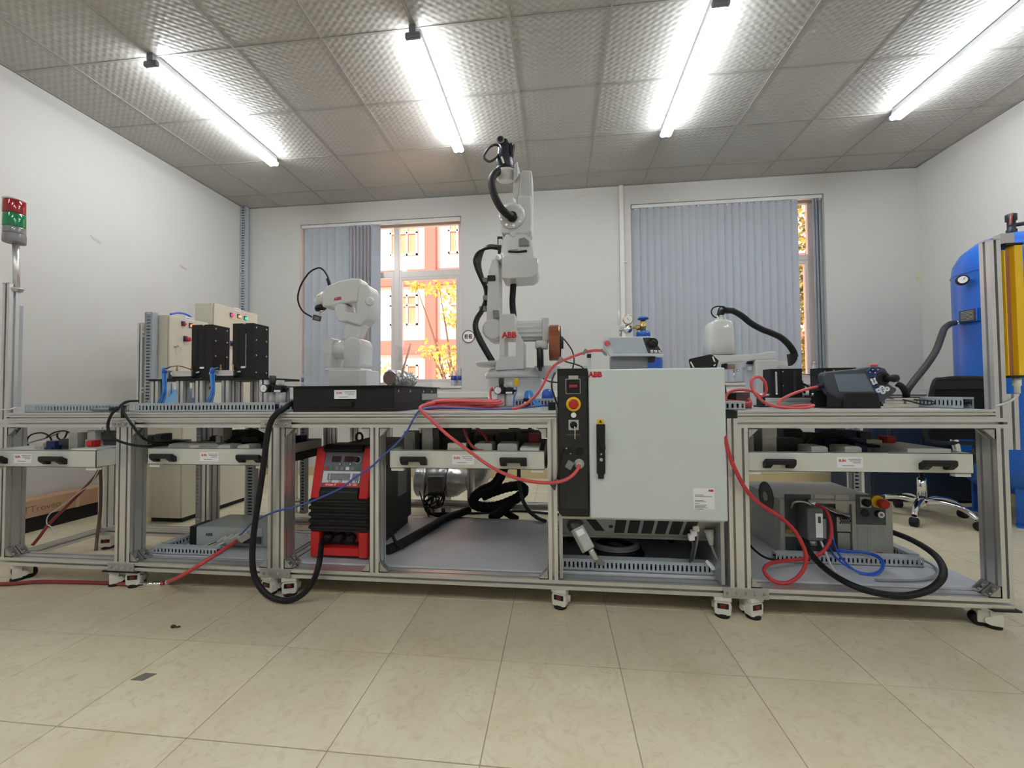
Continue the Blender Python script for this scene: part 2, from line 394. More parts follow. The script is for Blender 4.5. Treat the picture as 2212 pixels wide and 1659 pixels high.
# ------------------------------------------------------------------ windows
FRAMEM = mat('window_frame_paint', srgb(222, 214, 210), .35, .1, .02, 10)
def window(name, W, bars, panes):
    q = MB(); x0, x1, z0, z1 = W; Y0, Y1 = YB+.10, YB+.15
    q.box(x0, x0+.05, Y0, Y1, z0, z1, .004); q.box(x1-.05, x1, Y0, Y1, z0, z1, .004)
    q.box(x0+.05, x1-.05, Y0, Y1, z1-.05, z1, .004); q.box(x0+.05, x1-.05, Y0, Y1, z0, z0+.05, .004)
    w = struct(name, FRAMEM, q)
    for (a, b, c, d) in bars:
        r = MB(); r.box(a, b, Y0+.004, Y1-.004, c, d, .004); r.build('window_bar', FRAMEM, w)
    for (a, b, c, d) in panes:
        r = MB(); r.box(a, b, Y0+.022, Y0+.027, c, d); r.build('window_pane', GLASS, w)
    s = MB(); s.box(x0, x1, YB-.015, YB+.10, z0-.025, z0, .004); s.build('window_sill', FRAMEM, w)
    return w
zt0, zt1 = 2.30, 2.375
mx0, mx1 = -1.89, -1.825
window('window_1', W1, [(mx0, mx1, 1.07, 2.895), (-2.95, mx0, zt0, zt1), (mx1, -1.11, zt0, zt1),
                        (mx1, mx1+.035, 1.07, zt0), (-1.145, -1.11, 1.07, zt0), (mx1+.035, -1.145, 2.265, zt0), (mx1+.035, -1.145, 1.07, 1.105),
                        (-2.95, -2.915, 1.07, zt0), (mx0-.035, mx0, 1.07, zt0)],
       [(-2.95, mx0, zt1, 2.895), (mx1, -1.11, zt1, 2.895), (-2.915, mx0-.035, 1.07, zt0), (mx1+.035, -1.145, 1.105, 2.265)])
window('window_2', W2, [(1.75, 1.82, 1.07, 2.915), (.865, 1.75, 2.31, 2.375), (1.82, 2.65, 2.31, 2.375), (2.65, 2.705, 1.07, 2.915),
                        (2.615, 2.65, 1.07, 2.31), (1.82, 1.855, 1.07, 2.31), (1.855, 2.615, 2.275, 2.31), (1.855, 2.615, 1.07, 1.105)],
       [(.865, 1.75, 2.375, 2.915), (1.82, 2.65, 2.375, 2.915), (.865, 1.75, 1.07, 2.31), (1.855, 2.615, 1.105, 2.275)])
# vertical blinds, every slat its own piece
SLAT = mat('blind_fabric_grey', srgb(176, 182, 190), .8, 0, .03, 10, .06, 250)
_nt = SLAT.node_tree; _tl = _nt.nodes.new('ShaderNodeBsdfTranslucent'); _tl.inputs[0].default_value = (.5, .53, .57, 1); _mx = _nt.nodes.new('ShaderNodeMixShader'); _mx.inputs[0].default_value = .10
_nt.links.new(_nt.nodes['Principled BSDF'].outputs[0], _mx.inputs[1]); _nt.links.new(_tl.outputs[0], _mx.inputs[2]); _nt.links.new(_mx.outputs[0], _nt.nodes['Material Output'].inputs[0])
RAILW = mat('blind_head_rail', srgb(220, 220, 220), .4, .1, .03)
def blind(label, x0, x1, zt, slats, zb):
    t = thing('vertical_blind', label, 'blind', ((x0+x1)/2, YB+.04, zb), 'vertical blinds in the windows')
    q = MB(); q.box(x0, x1, YB+.012, YB+.052, zt-.036, zt, .004); q.build('head_rail', RAILW, t)
    for (x, ang, w) in slats:
        r = MB(); n = 5; ri = []
        ca, sa = math.cos(ang), math.sin(ang)
        pts = []
        for k in range(n):
            u = (k/(n-1)-.5)*w; v = .002*(1-(2*k/(n-1)-1)**2)
            pts.append((x+u*ca-v*sa, YB+.034+u*sa+v*ca))
        pts2 = [(p[0]+.001*sa, p[1]-.001*ca) for p in reversed(pts)]
        r.prism(pts+pts2, zb, zt-.036, 'z'); r.build('slat', SLAT, t)
        h = MB(); h.box(x-.006, x+.006, YB+.028, YB+.04, zt-.05, zt-.03); h.build('slat_hanger', RAILW, t)
    return t
sl2 = []
n = 23
for k in range(n): sl2.append((.832+(2.508-.832)*(k+.5)/n, -math.radians(random.uniform(16, 19)), .082))
sl2 += [(2.69, .35, .085), (2.715, .5, .085), (2.735, .75, .085)]
blind('grey vertical blind drawn nearly shut across the window behind the white arm robot', W2[0]+.01, W2[1]-.01, 2.962, sl2, 1.035)
sl1 = [(-2.955+.098*(k+.5), math.radians(random.uniform(6, 14)), .105) for k in range(6)]
sl1 += [(-2.355+.042*k, math.radians(62+random.uniform(-6, 6)), .09) for k in range(7)]+[(-2.075, math.radians(35), .10)]
blind('grey vertical blind bunched over the left half of the red-lit window', W1[0]+.01, W1[1]-.01, 2.942, sl1, 1.04)
# ------------------------------------------------------------------ ceiling lights
TUBEM = mat('lit_tube', (1, 1, 1), .5, 0, 0, 5, emit=(.91, .96, 1.0), es=TUBE_STRENGTH)
LBODY = mat('light_body_white', srgb(216, 218, 220), .4, 0, .03)
LCAP = mat('light_cap_grey', srgb(120, 124, 130), .4, .2, .05)
def tube_light(x, y0, y1, label):
    t = thing('tube_light', label, 'ceiling light', (x, (y0+y1)/2, ZC), 'twin tube lights on the ceiling')
    q = MB(); q.prism([(x-.040, ZC-.046), (x-.034, ZC-.002), (x+.034, ZC-.002), (x+.040, ZC-.046)], y0+.02, y1-.02, 'y', .002); q.build('housing', LBODY, t)
    for s in (-1, 1):
        r = MB(); r.cyl((x+s*.026, y0+.012, ZC-.068), (x+s*.026, y1-.012, ZC-.068), .019, 16); r.build('tube', TUBEM, t)
    for y, yy in ((y0-.018, y0+.014), (y1-.014, y1+.018)):
        r = MB(); r.box(x-.050, x+.050, y, yy, ZC-.085, ZC-.045, .012); r.box(x-.022, x+.022, y, yy, ZC-.05, ZC-.001, .004); r.build('end_cap', LCAP, t)
tube_light(-2.63, 2.36, 3.54, 'lit twin tube light nearest the left wall')
tube_light(-.85, 2.36, 3.54, 'lit twin tube light over the tall arm robot, second from the left wall')
tube_light(.94, 2.36, 3.54, 'lit twin tube light above the grey control cabinet, third from the left wall')
tube_light(2.72, 2.36, 3.54, 'lit twin tube light nearest the right wall')
for x, w_ in ((-2.63, 'nearest the left wall'), (-.85, 'second from the left wall'), (.94, 'second from the right wall'), (2.72, 'nearest the right wall')):
    tube_light(x, -1.24, -.06, 'lit twin tube light of the row behind the viewer, '+w_)
# ------------------------------------------------------------------ wall fittings
def duct(mb, axis, a0, a1, b0, b1, z0, z1, pitch=.0145, gap=.005, slots=True, lid=True, wall='both'):
    """slotted wiring duct: floor, two comb walls with open slots, lid; axis x or y or z (z: b = (x0,x1), z = y range)"""
    def bx(p0, p1, q0, q1, r0, r1):
        if axis == 'x': mb.box(p0, p1, q0, q1, r0, r1)
        elif axis == 'y': mb.box(q0, q1, p0, p1, r0, r1)
        elif axis == 'w': mb.box(r0, r1, q0, q1, p0, p1)
        else: mb.box(q0, q1, r0, r1, p0, p1)
    t = .002; H = z1-z0
    bx(a0, a1, b0, b1, z0, z0+t)
    for b in (b0, b1-t):
        bx(a0, a1, b, b+t, z0, z0+H*.26); bx(a0, a1, b, b+t, z0+H*.76, z1)
        n = int((a1-a0)/pitch)
        for k in range(n+1):
            p = a0+(a1-a0)*k/n
            bx(max(a0, p-(pitch-gap)/2), min(a1, p+(pitch-gap)/2), b, b+t, z0+H*.26, z0+H*.76)
    if lid: bx(a0, a1, b0-.001, b1+.001, z1-.006, z1+.002)
    return mb
q = MB(); duct(q, 'w', 1.0, 3.17, YB-.072, YB-.032, XL+.002, XL+.075, .03, .013)
one('cable_duct', DUCTG, 'tall slotted grey cable duct running up the far left room corner', 'cable duct', q)
q = MB(); q.box(.69, .735, YB-.025, YB, .95, 3.17, .003)
one('conduit', TRIMM, 'narrow white vertical conduit on the back wall left of the wide blind', 'conduit', q)
q = MB(); q.box(.735, .77, YB-.012, YB, 2.33, 2.345); one('cable_clip', TRIMM, 'tiny white clip on the wall beside the vertical conduit', 'clip', q)
# round EE sticker
c = at(1012, 727, YB); sg = thing('wall_sign', 'round white wall sticker with brown ring and letters EE', 'sign', (c.x, YB-.003, c.z-.075))
q = MB(); q.cyl((c.x, YB-.004, c.z), (c.x, YB, c.z), .074, 40); q.build('disc', PAPER, sg)
BRN = mat('brown_print', srgb(96, 72, 66), .6, 0, .05)
q = MB(); q.tube([(c.x+.068*math.cos(a*math.pi/12), YB-.005, c.z+.068*math.sin(a*math.pi/12)) for a in range(24)], .0045, 6, 2, True); q.build('ring', BRN, sg)
for s in (-1, 1):
    q = MB(); x0 = c.x+s*.024-.019
    q.box(x0, x0+.014, YB-.0055, YB-.004, c.z-.024, c.z+.024)
    for z in (-.024, -.0065, .011): q.box(x0+.014, x0+.038, YB-.0055, YB-.004, c.z+z, c.z+z+.013)
    q.build('letter', BRN, sg)
def scrap(wall, pxy, w, h, col, label, cat='paper'):
    q = MB()
    if wall == 'L':
        p = atx(pxy[0], pxy[1], XL); q.prism([(p.y-w/2, p.z+h*.5), (p.y-w*.2, p.z-h*.1), (p.y+w/2, p.z-h/2), (p.y+w/2, p.z), (p.y, p.z+h*.3)], XL, XL+.002, 'x')
    elif wall == 'R':
        p = atx(pxy[0], pxy[1], XR); q.box(XR-.002, XR, p.y-w/2, p.y+w/2, p.z-h/2, p.z+h/2)
    else:
        p = at(pxy[0], pxy[1], YB); q.box(p.x-w/2, p.x+w/2, YB-.002, YB, p.z-h/2, p.z+h/2)
    one('tape_scrap', mat('scrap_'+wall+str(pxy[0]), col, .7, 0, .08, 30), label, cat, q)
scrap('L', (206, 518), .085, .05, srgb(182, 180, 178), 'torn grey paper scrap stuck higher on the left wall')
scrap('L', (395, 578), .075, .03, srgb(180, 172, 166), 'small grey paper scrap stuck lower on the left wall')
scrap('B', (1986, 601), .055, .045, srgb(198, 192, 142), 'small yellowish tape square on the back wall near the right corner', 'tape')
scrap('B', (1258, 423), .09, .02, srgb(196, 188, 178), 'thin pale tape streak on the wall high above the control cabinet', 'tape')
scrap('B', (1020, 556), .055, .018, srgb(206, 200, 194), 'faint pale tape piece on the wall left of the tall arm robot', 'tape')
q = MB(); p = atz(312, 1461, 0); q.prism([(p.x-.028, p.y-.02), (p.x+.016, p.y-.02), (p.x+.03, p.y+.014), (p.x-.012, p.y+.014)], 0, .0015, 'z')
one('tape_scrap', mat('tape_dark_grey', srgb(112, 106, 98), .8, 0, .1, 60), 'dark grey tape piece stuck on the floor in front', 'tape', q)
p = atz(374, 1356, 0)
q = MB(); q.sphere((p.x, p.y, .006), .008, 8, 6, (1.3, .9, .7)); q.sphere((p.x+.022, p.y+.003, .004), .005, 8, 6, (1.5, .8, .7)); q.sphere((p.x+.012, p.y+.001, .004), .004, 8, 6, (2, .8, .6))
one('debris', mat('dark_brown_debris', srgb(60, 46, 34), .7), 'small dark brown crumb of debris on the floor tiles', 'debris', q)
# ================================================================== OUTSIDE
q = MB(); q.box(-40, 40, YB+WT+.3, 60, -3.7, -3.5); struct('ground_outside', mat('outside_paving', srgb(214, 190, 170), .8, 0, .1, .6), q)
FY = 17.0
FWHITE = mat('facade_white', srgb(250, 236, 222), .8, 0, .02, .5)
FRED = mat('facade_red', srgb(236, 104, 92), .75, 0, .04, .6)
fc = at(920, 660, FY)
bd = thing('building', 'white and red office building seen through the left window', 'building', (fc.x, FY, -3.5))
q = MB(); q.box(-34, 24, FY, FY+6, -3.5, 12); q.build('wall', FWHITE, bd)
def fbox(x0, x1, y0, y1, d=.0, pop=.12):
    a, b = at(x0, y0, FY), at(x1, y1, FY); r = MB(); r.box(a.x, b.x, FY-pop, FY+.02, b.z, a.z); return r
z1 = at(930, 583, FY).z; z2 = at(930, 617, FY).z; z3 = at(930, 735, FY).z; z4 = at(930, 765, FY).z
for z0_, z1_ in ((z2, z1), (z4, z3), (z2+7.1-2.2, z1+7.1-2.2), (z4-3.4, z3-3.4)):
    q = MB(); q.box(-34, 24, FY-.18, FY, z0_, z1_); q.build('band', FRED, bd)
pitch = at(1006, 660, FY).x-at(880, 660, FY).x
cx0 = at(922, 660, FY).x; cw = at(945, 660, FY).x-cx0
FRAMEO = mat('facade_window_frame', srgb(252, 240, 230), .5); PANEO = mat('facade_window_curtain', srgb(214, 134, 100), .55, 0, .12, 1.5)
for k in range(-5, 7):
    x = cx0+k*pitch*2
    q = MB(); q.box(x, x+cw, FY-.3, FY, -3.5, 12); q.build('column', FRED, bd)
    for j, (wx) in enumerate((x-(at(922, 660, FY).x-at(843, 660, FY).x), x+(at(969, 660, FY).x-at(922, 660, FY).x))):
        ww = at(903, 660, FY).x-at(843, 660, FY).x
        for zz0, zz1 in ((at(870, 703, FY).z, at(870, 638, FY).z), (at(870, 553, FY).z, at(870, 478, FY).z), (at(890, 862, FY).z, at(890, 788, FY).z)):
            r = MB(); r.box(wx, wx+ww, FY-.02, FY-.01, zz0, zz1); wn = r.build('pane', PANEO, bd)
            r = MB(); hz = zz0+(zz1-zz0)*.62
            for a in (wx, wx+ww*.33-.04, wx+ww*.62-.04, wx+ww-.08): r.box(a, a+.08, FY-.08, FY-.01, zz0, zz1)
            for a in (zz0, hz, zz1-.07): r.box(wx, wx+ww, FY-.08, FY-.01, a, a+.07)
            r.build('window_frame', FRAMEO, wn)
# trees
def leafmat(name, c1, c2):
    mt = bpy.data.materials.new(name); mt.use_nodes = True; nt = mt.node_tree; b = nt.nodes['Principled BSDF']; b.inputs['Roughness'].default_value = .5
    g = nt.nodes.new('ShaderNodeNewGeometry'); r = nt.nodes.new('ShaderNodeValToRGB'); r.color_ramp.elements[0].color = (*c1, 1); r.color_ramp.elements[1].color = (*c2, 1)
    nt.links.new(g.outputs['Random Per Island'], r.inputs[0]); nt.links.new(r.outputs[0], b.inputs['Base Color'])
    out = nt.nodes['Material Output']; tl = nt.nodes.new('ShaderNodeBsdfTranslucent'); nt.links.new(r.outputs[0], tl.inputs[0])
    mx = nt.nodes.new('ShaderNodeMixShader'); mx.inputs[0].default_value = .4; nt.links.new(b.outputs[0], mx.inputs[1]); nt.links.new(tl.outputs[0], mx.inputs[2]); nt.links.new(mx.outputs[0], out.inputs[0])
    return mt
def leaf(mb, p, s):
    e = Euler((random.uniform(0, 6.3), random.uniform(0, 6.3), random.uniform(0, 6.3))).to_matrix()
    w = s*.32
    vs = [Vector((0, 0, 0)), Vector((w, s*.45, .06*s)), Vector((0, s, 0)), Vector((-w, s*.45, .06*s))]
    mb.add([p+e @ v for v in vs], [(0, 1, 2, 3)])
BARK = mat('bark', srgb(120, 92, 70), .9, 0, .2, 6, .3, 40)
def tree(label, base, blobs, lm, nleaf, s):
    t = thing('tree', label, 'tree', base, 'trees outside the windows')
    b = Vector(base); q = MB(); hub = b+Vector((0, 0, 3.4))
    q.tube([b, b+Vector((.1, 0, 1.7)), hub], .14, 10, 4, radii=[.17, .14, .10])
    q.build('trunk', BARK, t)
    br = MB(); lf = MB()
    for c, r in blobs:
        c = Vector(c); br.tube([hub, (hub+c)/2+Vector((0, 0, .3)), c], .03, 6, 4, radii=[.05, .03, .008])
        for k in range(int(nleaf*r*r*r)+40):
            d = Vector((random.gauss(0, 1), random.gauss(0, 1), random.gauss(0, 1))); d = d/max(d.length, .01)*r*random.random()**.4
            d.z *= .6
            leaf(lf, c+d, s*random.uniform(.6, 1.3))
    br.build('branch', BARK, t); o = lf.build('foliage', lm, t, fix=False); o['kind'] = 'stuff'
LM1 = leafmat('leaf_yellow_green', srgb(196, 186, 70), srgb(236, 206, 110)); LM2 = leafmat('leaf_olive', srgb(96, 96, 40), srgb(190, 160, 70))
def B(x, y, Y, r): return (tuple(at(x, y, Y)), r)
tb = at(990, 800, 9.2)
tree('yellow leafed tree in front of the red building', (tb.x, 9.2, -3.5), [B(950, 625, 9, .45), B(900, 620, 9, .18), B(985, 690, 9.2, .42), B(1000, 640, 9.4, .5), B(965, 770, 9.2, .55), B(930, 760, 9.2, .35), B(985, 820, 9.2, .5), B(838, 800, 9.6, .38), B(830, 840, 9.6, .4), B(1040, 700, 9.4, .7)], LM1, 420, .13)
tb = at(1760, 800, 10)
tree('dense olive tree seen in the gap of the wide blind', (tb.x, 10, -3.5), [B(1740, y, 10+random.uniform(-.5, .5), r) for y, r in ((470, .8), (540, .85), (620, .9), (690, .95), (760, .9), (820, .8))]+[B(1820, 600, 10, 1.2), B(1680, 640, 10.4, 1.2), B(1640, 780, 10, 1.0)], LM2, 420, .15)
# ================================================================== WORKBENCH FRAMES
YF0 = 1.77
ZB0, ZB1, ZT0, ZT1, ZTOP = .085, .125, .772, .812, .845
SHELF = mat('shelf_sheet_grey', srgb(196, 200, 206), .45, .1, .03, 6, .05, 300)
TOPM = mat('slotted_table_aluminium', (.66, .66, .64), .4, .6, .04, 10)
DIALR = mat('caster_dial_red', srgb(120, 22, 20), .45, 0, .15, 40)
CWHITE = mat('caster_white_nylon', srgb(222, 220, 210), .45, 0, .04, 20)
def caster_proto():
    q = MB()
    q.prism([(-.030, .014), (-.033, .05), (-.027, .068), (.027, .068), (.033, .05), (.030, .014), (.018, .010), (-.018, .010)], -.030, .006, 'y', .003)
    q.prism([(-.024, .018), (-.024, .066), (.024, .066), (.022, .05), (.022, .022), (.0, .016)], .006, .040, 'y', .003)
    q.box(-.032, .032, -.034, .034, .068, .0845, .002)
    q.cyl((-.03, .012, .034), (-.036, .012, .034), .014, 12); q.cyl((.03, .012, .034), (.036, .012, .034), .014, 12)
    b = q.build('caster', CWHITE, None, True)
    q = MB(); q.box(-.021, .021, -.0325, -.028, .038, .058); q.build('dial_slot', BLACK, b, True)
    q = MB(); q.lathe((0, -.012, .041), (0, 0, 1), [(.0225, 0), (.0235, .003), (.0225, .007), (.0235, .010), (.0225, .014)], 24); q.build('dial', DIALR, b, True)
    q = MB(); q.lathe((0, -.010, 0), (0, 0, 1), [(.028, 0), (.028, .008), (.022, .014)], 20); q.build('foot_pad', RUBBER, b, True)
    q = MB(); q.lathe((-.017, .030, .026), (1, 0, 0), [(.020, 0), (.026, .005), (.026, .029), (.020, .034)], 24); q.build('wheel', RUBBER, b, True)
    return b
CPROTO = caster_proto(); used_c = [False]
def caster(bench, x, y, rot):
    if used_c[0]: c = copy_tree(CPROTO, bench)
    else: c = CPROTO; c.parent = bench; used_c[0] = True
    c.location = Vector((x, y, 0))-offset(bench); c.rotation_euler = (0, 0, rot)
def gusset(bench, x, z, dx, dz, y=YF0+.002, d=.034, s=.042):
    q = MB(); e = .004
    q.prism([(x, z), (x+dx*s, z), (x+dx*s, z+dz*e), (x+dx*e, z+dz*s), (x, z+dz*s)], y, y+.005, 'y')
    q.prism([(x, z), (x+dx*s, z), (x+dx*s, z+dz*e), (x+dx*e, z+dz*s), (x, z+dz*s)], y+d-.005, y+d, 'y')
    q.box(x, x+dx*e, y, y+d, z, z+dz*s); q.box(x, x+dx*s, y, y+d, z, z+dz*e)
    g = q.build('corner_bracket', ALUD, bench)
    r = MB(); r.cyl((x+dx*.024, y+d/2, z+dz*e), (x+dx*.024, y+d/2, z+dz*.013), .0065, 8); r.cyl((x+dx*e, y+d/2, z+dz*.024), (x+dx*.013, y+d/2, z+dz*.024), .0065, 8)
    r.build('bolt', STEEL, g)
def joint_plate(bench, x0, x1, z0, z1, n):
    q = MB(); q.box(x0, x1, YF0-.006, YF0, z0, z1, .001); g = q.build('joint_plate', ALUD, bench)
    for k in range(n):
        x = x0+(x1-x0)*(k+.5)/n; r = MB(); z = (z0+z1)/2
        r.cyl((x, YF0-.006, z), (x, YF0-.012, z), .0065, 8); r.cyl((x, YF0-.012, z), (x, YF0-.018, z), .004, 6)
        r.build('bolt', STEEL, g)
def sticker(parent, x, y, z, w, h, logo=True, sub=True):
    q = MB(); q.box(x-w/2, x+w/2, y-.0012, y, z-h/2, z+h/2); q.build('label', PAPER, parent)
    text('label_logo', 'SUN', REDINK, parent, (x-w*.28, y-.0014, z+h*.16), h*.24, bold=.02)
    q = MB()
    for k, (a, b, zz) in enumerate(((-.05, .46, .30), (.0, .44, .14), (.12, .42, -.02), (-.28, .18, -.30))):
        n = 9
        for i in range(n):
            xa = x+w*(a+(b-a)*i/n); xb = x+w*(a+(b-a)*(i+.72)/n); q.box(xa, xb, y-.0018, y-.001, z+h*(zz-.035), z+h*(zz+.035))
    q.build('label_print', INKG, parent)
def handle(parent, x, y, z, w=.118):
    q = MB()
    for s in (-1, 1):
        xa = x+s*(w/2-.015)
        q.prism([(y, z-.021), (y, z+.003), (y-.02, z+.017), (y-.030, z+.017), (y-.030, z-.006), (y-.012, z-.021)], xa-.014, xa+.014, 'x', .002)
    q.box(x-w/2, x+w/2, y-.034, y-.016, z-.004, z+.019, .005)
    q.build('handle', BLACK, parent)
def drawer(bench, x0, x1, yf, depth, lab_x, hxs, z0=.592, z1=.671):
    q = MB(); q.box(x0, x1, yf, yf+.003, z0, z1); q.box(x0, x0+.002, yf, yf+depth, z0, z1); q.box(x1-.002, x1, yf, yf+depth, z0, z1)
    q.box(x0, x1, yf, yf+depth, z0, z0+.002); q.box(x0, x1, yf+depth-.003, yf+depth, z0, z1); q.box(x0, x1, yf, yf+.018, z1-.002, z1)
    d = q.build('drawer', TRAYW, bench)
    for hx in hxs: handle(d, hx, yf, (z0+z1)/2-.004)
    sticker(d, lab_x, yf, (z0+z1)/2, .098, .043)
    for s, xa in ((1, x0+.005), (-1, x1-.005)):
        r = MB(); r.box(xa, xa+s*.055, yf+.006, yf+.03, z0-.014, z0); r.build('slide_bracket', WHITEP, d)
        r = MB(); r.box(xa-s*.012, xa-s*.005, yf+.10, yf+depth, z0-.012, z0+.03); r.build('slide', DGREY, d)
    return d
def bench(label, X0, X1, YR, posts, casters, tall=None, topx=None, rear_top=True, mids=()):
    b = thing('workbench', label, 'workbench', ((X0+X1)/2, (YF0+YR)/2, 0), 'aluminium workbench modules in a row')
    for (x, h) in posts:
        q = MB(); profile(q, 'z', ZB1, h, x, x+.04, YF0, YF0+.08); q.build('post', ALU, b)
    for x in (X0, X1-.04):
        q = MB(); profile(q, 'z', ZB1, ZT0, x, x+.04, YR-.08, YR); q.build('post', ALU, b)
    for (y0, y1) in ((YF0, YF0+.08), (YR-.08, YR)):
        q = MB(); profile(q, 'x', X0, X1, y0, y1, ZB0, ZB1); q.build('bottom_rail', ALU, b)
    for x in (X0, X1-.04):
        q = MB(); profile(q, 'y', YF0+.08, YR-.08, x, x+.04, ZB0, ZB1); q.build('side_rail', ALU, b)
        q = MB(); profile(q, 'y', YF0+.04, YR-.04, x, x+.04, ZT0, ZT1); q.build('side_rail', ALU, b)
    tx0, tx1 = topx or (X0, X1)
    q = MB(); profile(q, 'x', tx0, tx1, YF0, YF0+.04, ZT0, ZT1); q.build('top_rail', ALU, b)
    q = MB(); profile(q, 'x', X0, X1, YR-.04, YR, ZT0, ZT1); q.build('top_rail', ALU, b)
    for (x, y, r) in casters: caster(b, x, y, r)
    return b
def slab(b, x0, x1, y0, y1):
    "grooved table plate: grooves along x on top and on the front edge"
    poly = [(y0, ZT1)]
    for zg in (.006, .019): poly += [(y0, ZT1+zg), (y0+(.022 if zg < .01 else .010), ZT1+zg), (y0+(.022 if zg < .01 else .010), ZT1+zg+.006), (y0, ZT1+zg+.006)]
    poly += [(y0, ZTOP)]
    n = int((y1-y0)/.03)
    for k in range(n):
        c = y0+(k+.5)*(y1-y0)/n
        poly += [(c-.004, ZTOP), (c-.004, ZTOP-.007), (c+.004, ZTOP-.007), (c+.004, ZTOP)]
    poly += [(y1, ZTOP), (y1, ZT1)]
    q = MB(); q.prism(poly, x0, x1, 'x'); return q.build('tabletop', TOPM, b)
R = math.radians
b1 = bench('leftmost aluminium workbench module carrying the signal tower', -2.795, -2.094, 2.30, [(-2.795, ZT0), (-2.134, ZT0)],
           [(-2.72, 1.815, R(-35)), (-2.155, 1.81, R(-50)), (-2.74, 2.24, R(20)), (-2.15, 2.25, R(120))])
b2 = bench('aluminium workbench module under the two black magazine towers', -2.094, -1.297, 2.30, [(-2.094, ZT0), (-1.337, ZT0)],
           [(-2.055, 1.81, R(15)), (-1.335, 1.80, R(-15)), (-2.05, 2.25, R(30)), (-1.34, 2.25, R(200))])
b3 = bench('wide middle workbench module holding the tall arm robot and red welder', -1.297, .735, 3.03,
           [(-1.297, ZT0), (-.842, ZT0), (-.043, ZT1), (.695, ZT1)],
           [(-1.24, 1.80, R(18)), (.008, 1.805, R(-20)), (.67, 1.80, R(-12)), (-1.25, 2.98, R(60)), (.67, 2.98, R(20))], topx=(-1.297, -.043))
b4 = bench('right workbench module with grey teach pendant and yellow light curtain', .735, 1.72, 2.60, [(.735, ZT0), (1.68, ZT0)],
           [(.785, 1.80, R(22)), (1.665, 1.81, R(72)), (.79, 2.55, R(80)), (1.67, 2.55, R(10))])
slab(b1, -2.755, -2.094, YF0-.012, YF0+.075); slab(b1, -2.795, -2.094, 2.22, 2.30)
slab(b2, -2.094, -1.297, YF0-.012, 2.30)
slab(b3, -1.297, -.004, YF0-.022, 3.03); slab(b3, -.004, .735, 2.52, 3.03)
slab(b4, .735, 1.675, YF0-.005, 2.60)
for b, x in ((b1, -2.80), (b4, 1.68)):
    q = MB(); profile(q, 'z', ZT1+.0005, 1.503, x, x+.04, YF0, YF0+.04); q.build('tall_post', ALU, b)
    q = MB(); q.box(x-.001, x+.041, YF0-.001, YF0+.041, 1.503, 1.507); q.build('post_cap', ALUD, b)
q = MB(); q.box(.68, .733, YF0-.002, YF0+.2, ZT1+.002, ZTOP-.002); q.build('edge_cap', BLACK, b4)
# extra rear posts and cross rails of the wide module
for x in (-.66, -.02):
    q = MB(); profile(q, 'z', ZB1, ZT0, x, x+.04, 2.95, 3.03); q.build('post', ALU, b3)
q = MB(); profile(q, 'x', -1.257, .695, 2.56, 2.60, ZB0, ZB1); q.build('cross_rail', ALU, b3)
q = MB(); profile(q, 'y', YF0+.08, 2.56, -.82, -.78, ZB0, ZB1); q.build('cross_rail', ALU, b3)
# sheet shelves resting in the bottom frames
for b, a in ((b2, (-2.05, -1.34, 1.855, 2.22)), (b3, (-1.255, -.05, 1.84, 2.56)), (b3, (.0, .69, 1.85, 2.56)), (b4, (.78, 1.715, 1.84, 2.59))):
    q = MB(); q.box(a[0], a[1], a[2], a[3], ZB1, ZB1+.006); q.build('shelf', SHELF, b)
# gussets and joint plates
for b, L in ((b1, [(-2.755, ZB1, 1, 1), (-2.755, ZT0, 1, -1)]), (b2, [(-2.054, ZB1, 1, 1), (-2.054, ZT0, 1, -1), (-1.337, ZB1, -1, 1), (-1.337, ZT0, -1, -1)]),
             (b3, [(-1.257, ZB1, 1, 1), (-1.257, ZT0, 1, -1), (-.842, ZT0, -1, -1), (-.842, ZB1, -1, 1), (-.802, ZT0, 1, -1), (-.802, ZB1, 1, 1), (-.043, ZT0, -1, -1), (-.043, ZB1, -1, 1)]),
             (b4, [(.775, ZT0, 1, -1), (.775, ZB1, 1, 1), (1.68, ZT0, -1, -1), (1.68, ZB1, -1, 1)])):
    for (x, z, dx, dz) in L: gusset(b, x, z, dx, dz)
for b, x in ((b1, -2.755), (b2, -2.054), (b3, -1.257), (b4, 1.68)):
    gusset(b, x, ZB1, -1 if x > 1 else 1, 1, YF0+.042)
joint_plate(b1, -2.165, -2.023, ZB0-.002, ZB0+.036, 4); joint_plate(b2, -1.372, -1.222, ZB0-.002, ZB0+.038, 4); joint_plate(b3, .665, .84, ZB0-.002, ZB0+.038, 5)
joint_plate(b1, -2.155, -2.033, ZT0+.001, ZT0+.034, 4); joint_plate(b2, -1.372, -1.222, ZT0+.001, ZT0+.034, 3)
q = MB(); q.box(-2.19, -2.0, YF0-.008, YF0+.04, ZB0-.008, ZB0-.0005); q.build('base_strip', BLACK, b1)
q = MB(); q.box(1.64, 1.735, YF0-.01, YF0+.05, ZB0-.007, ZB0-.0005); q.build('base_strip', BLACK, b4)
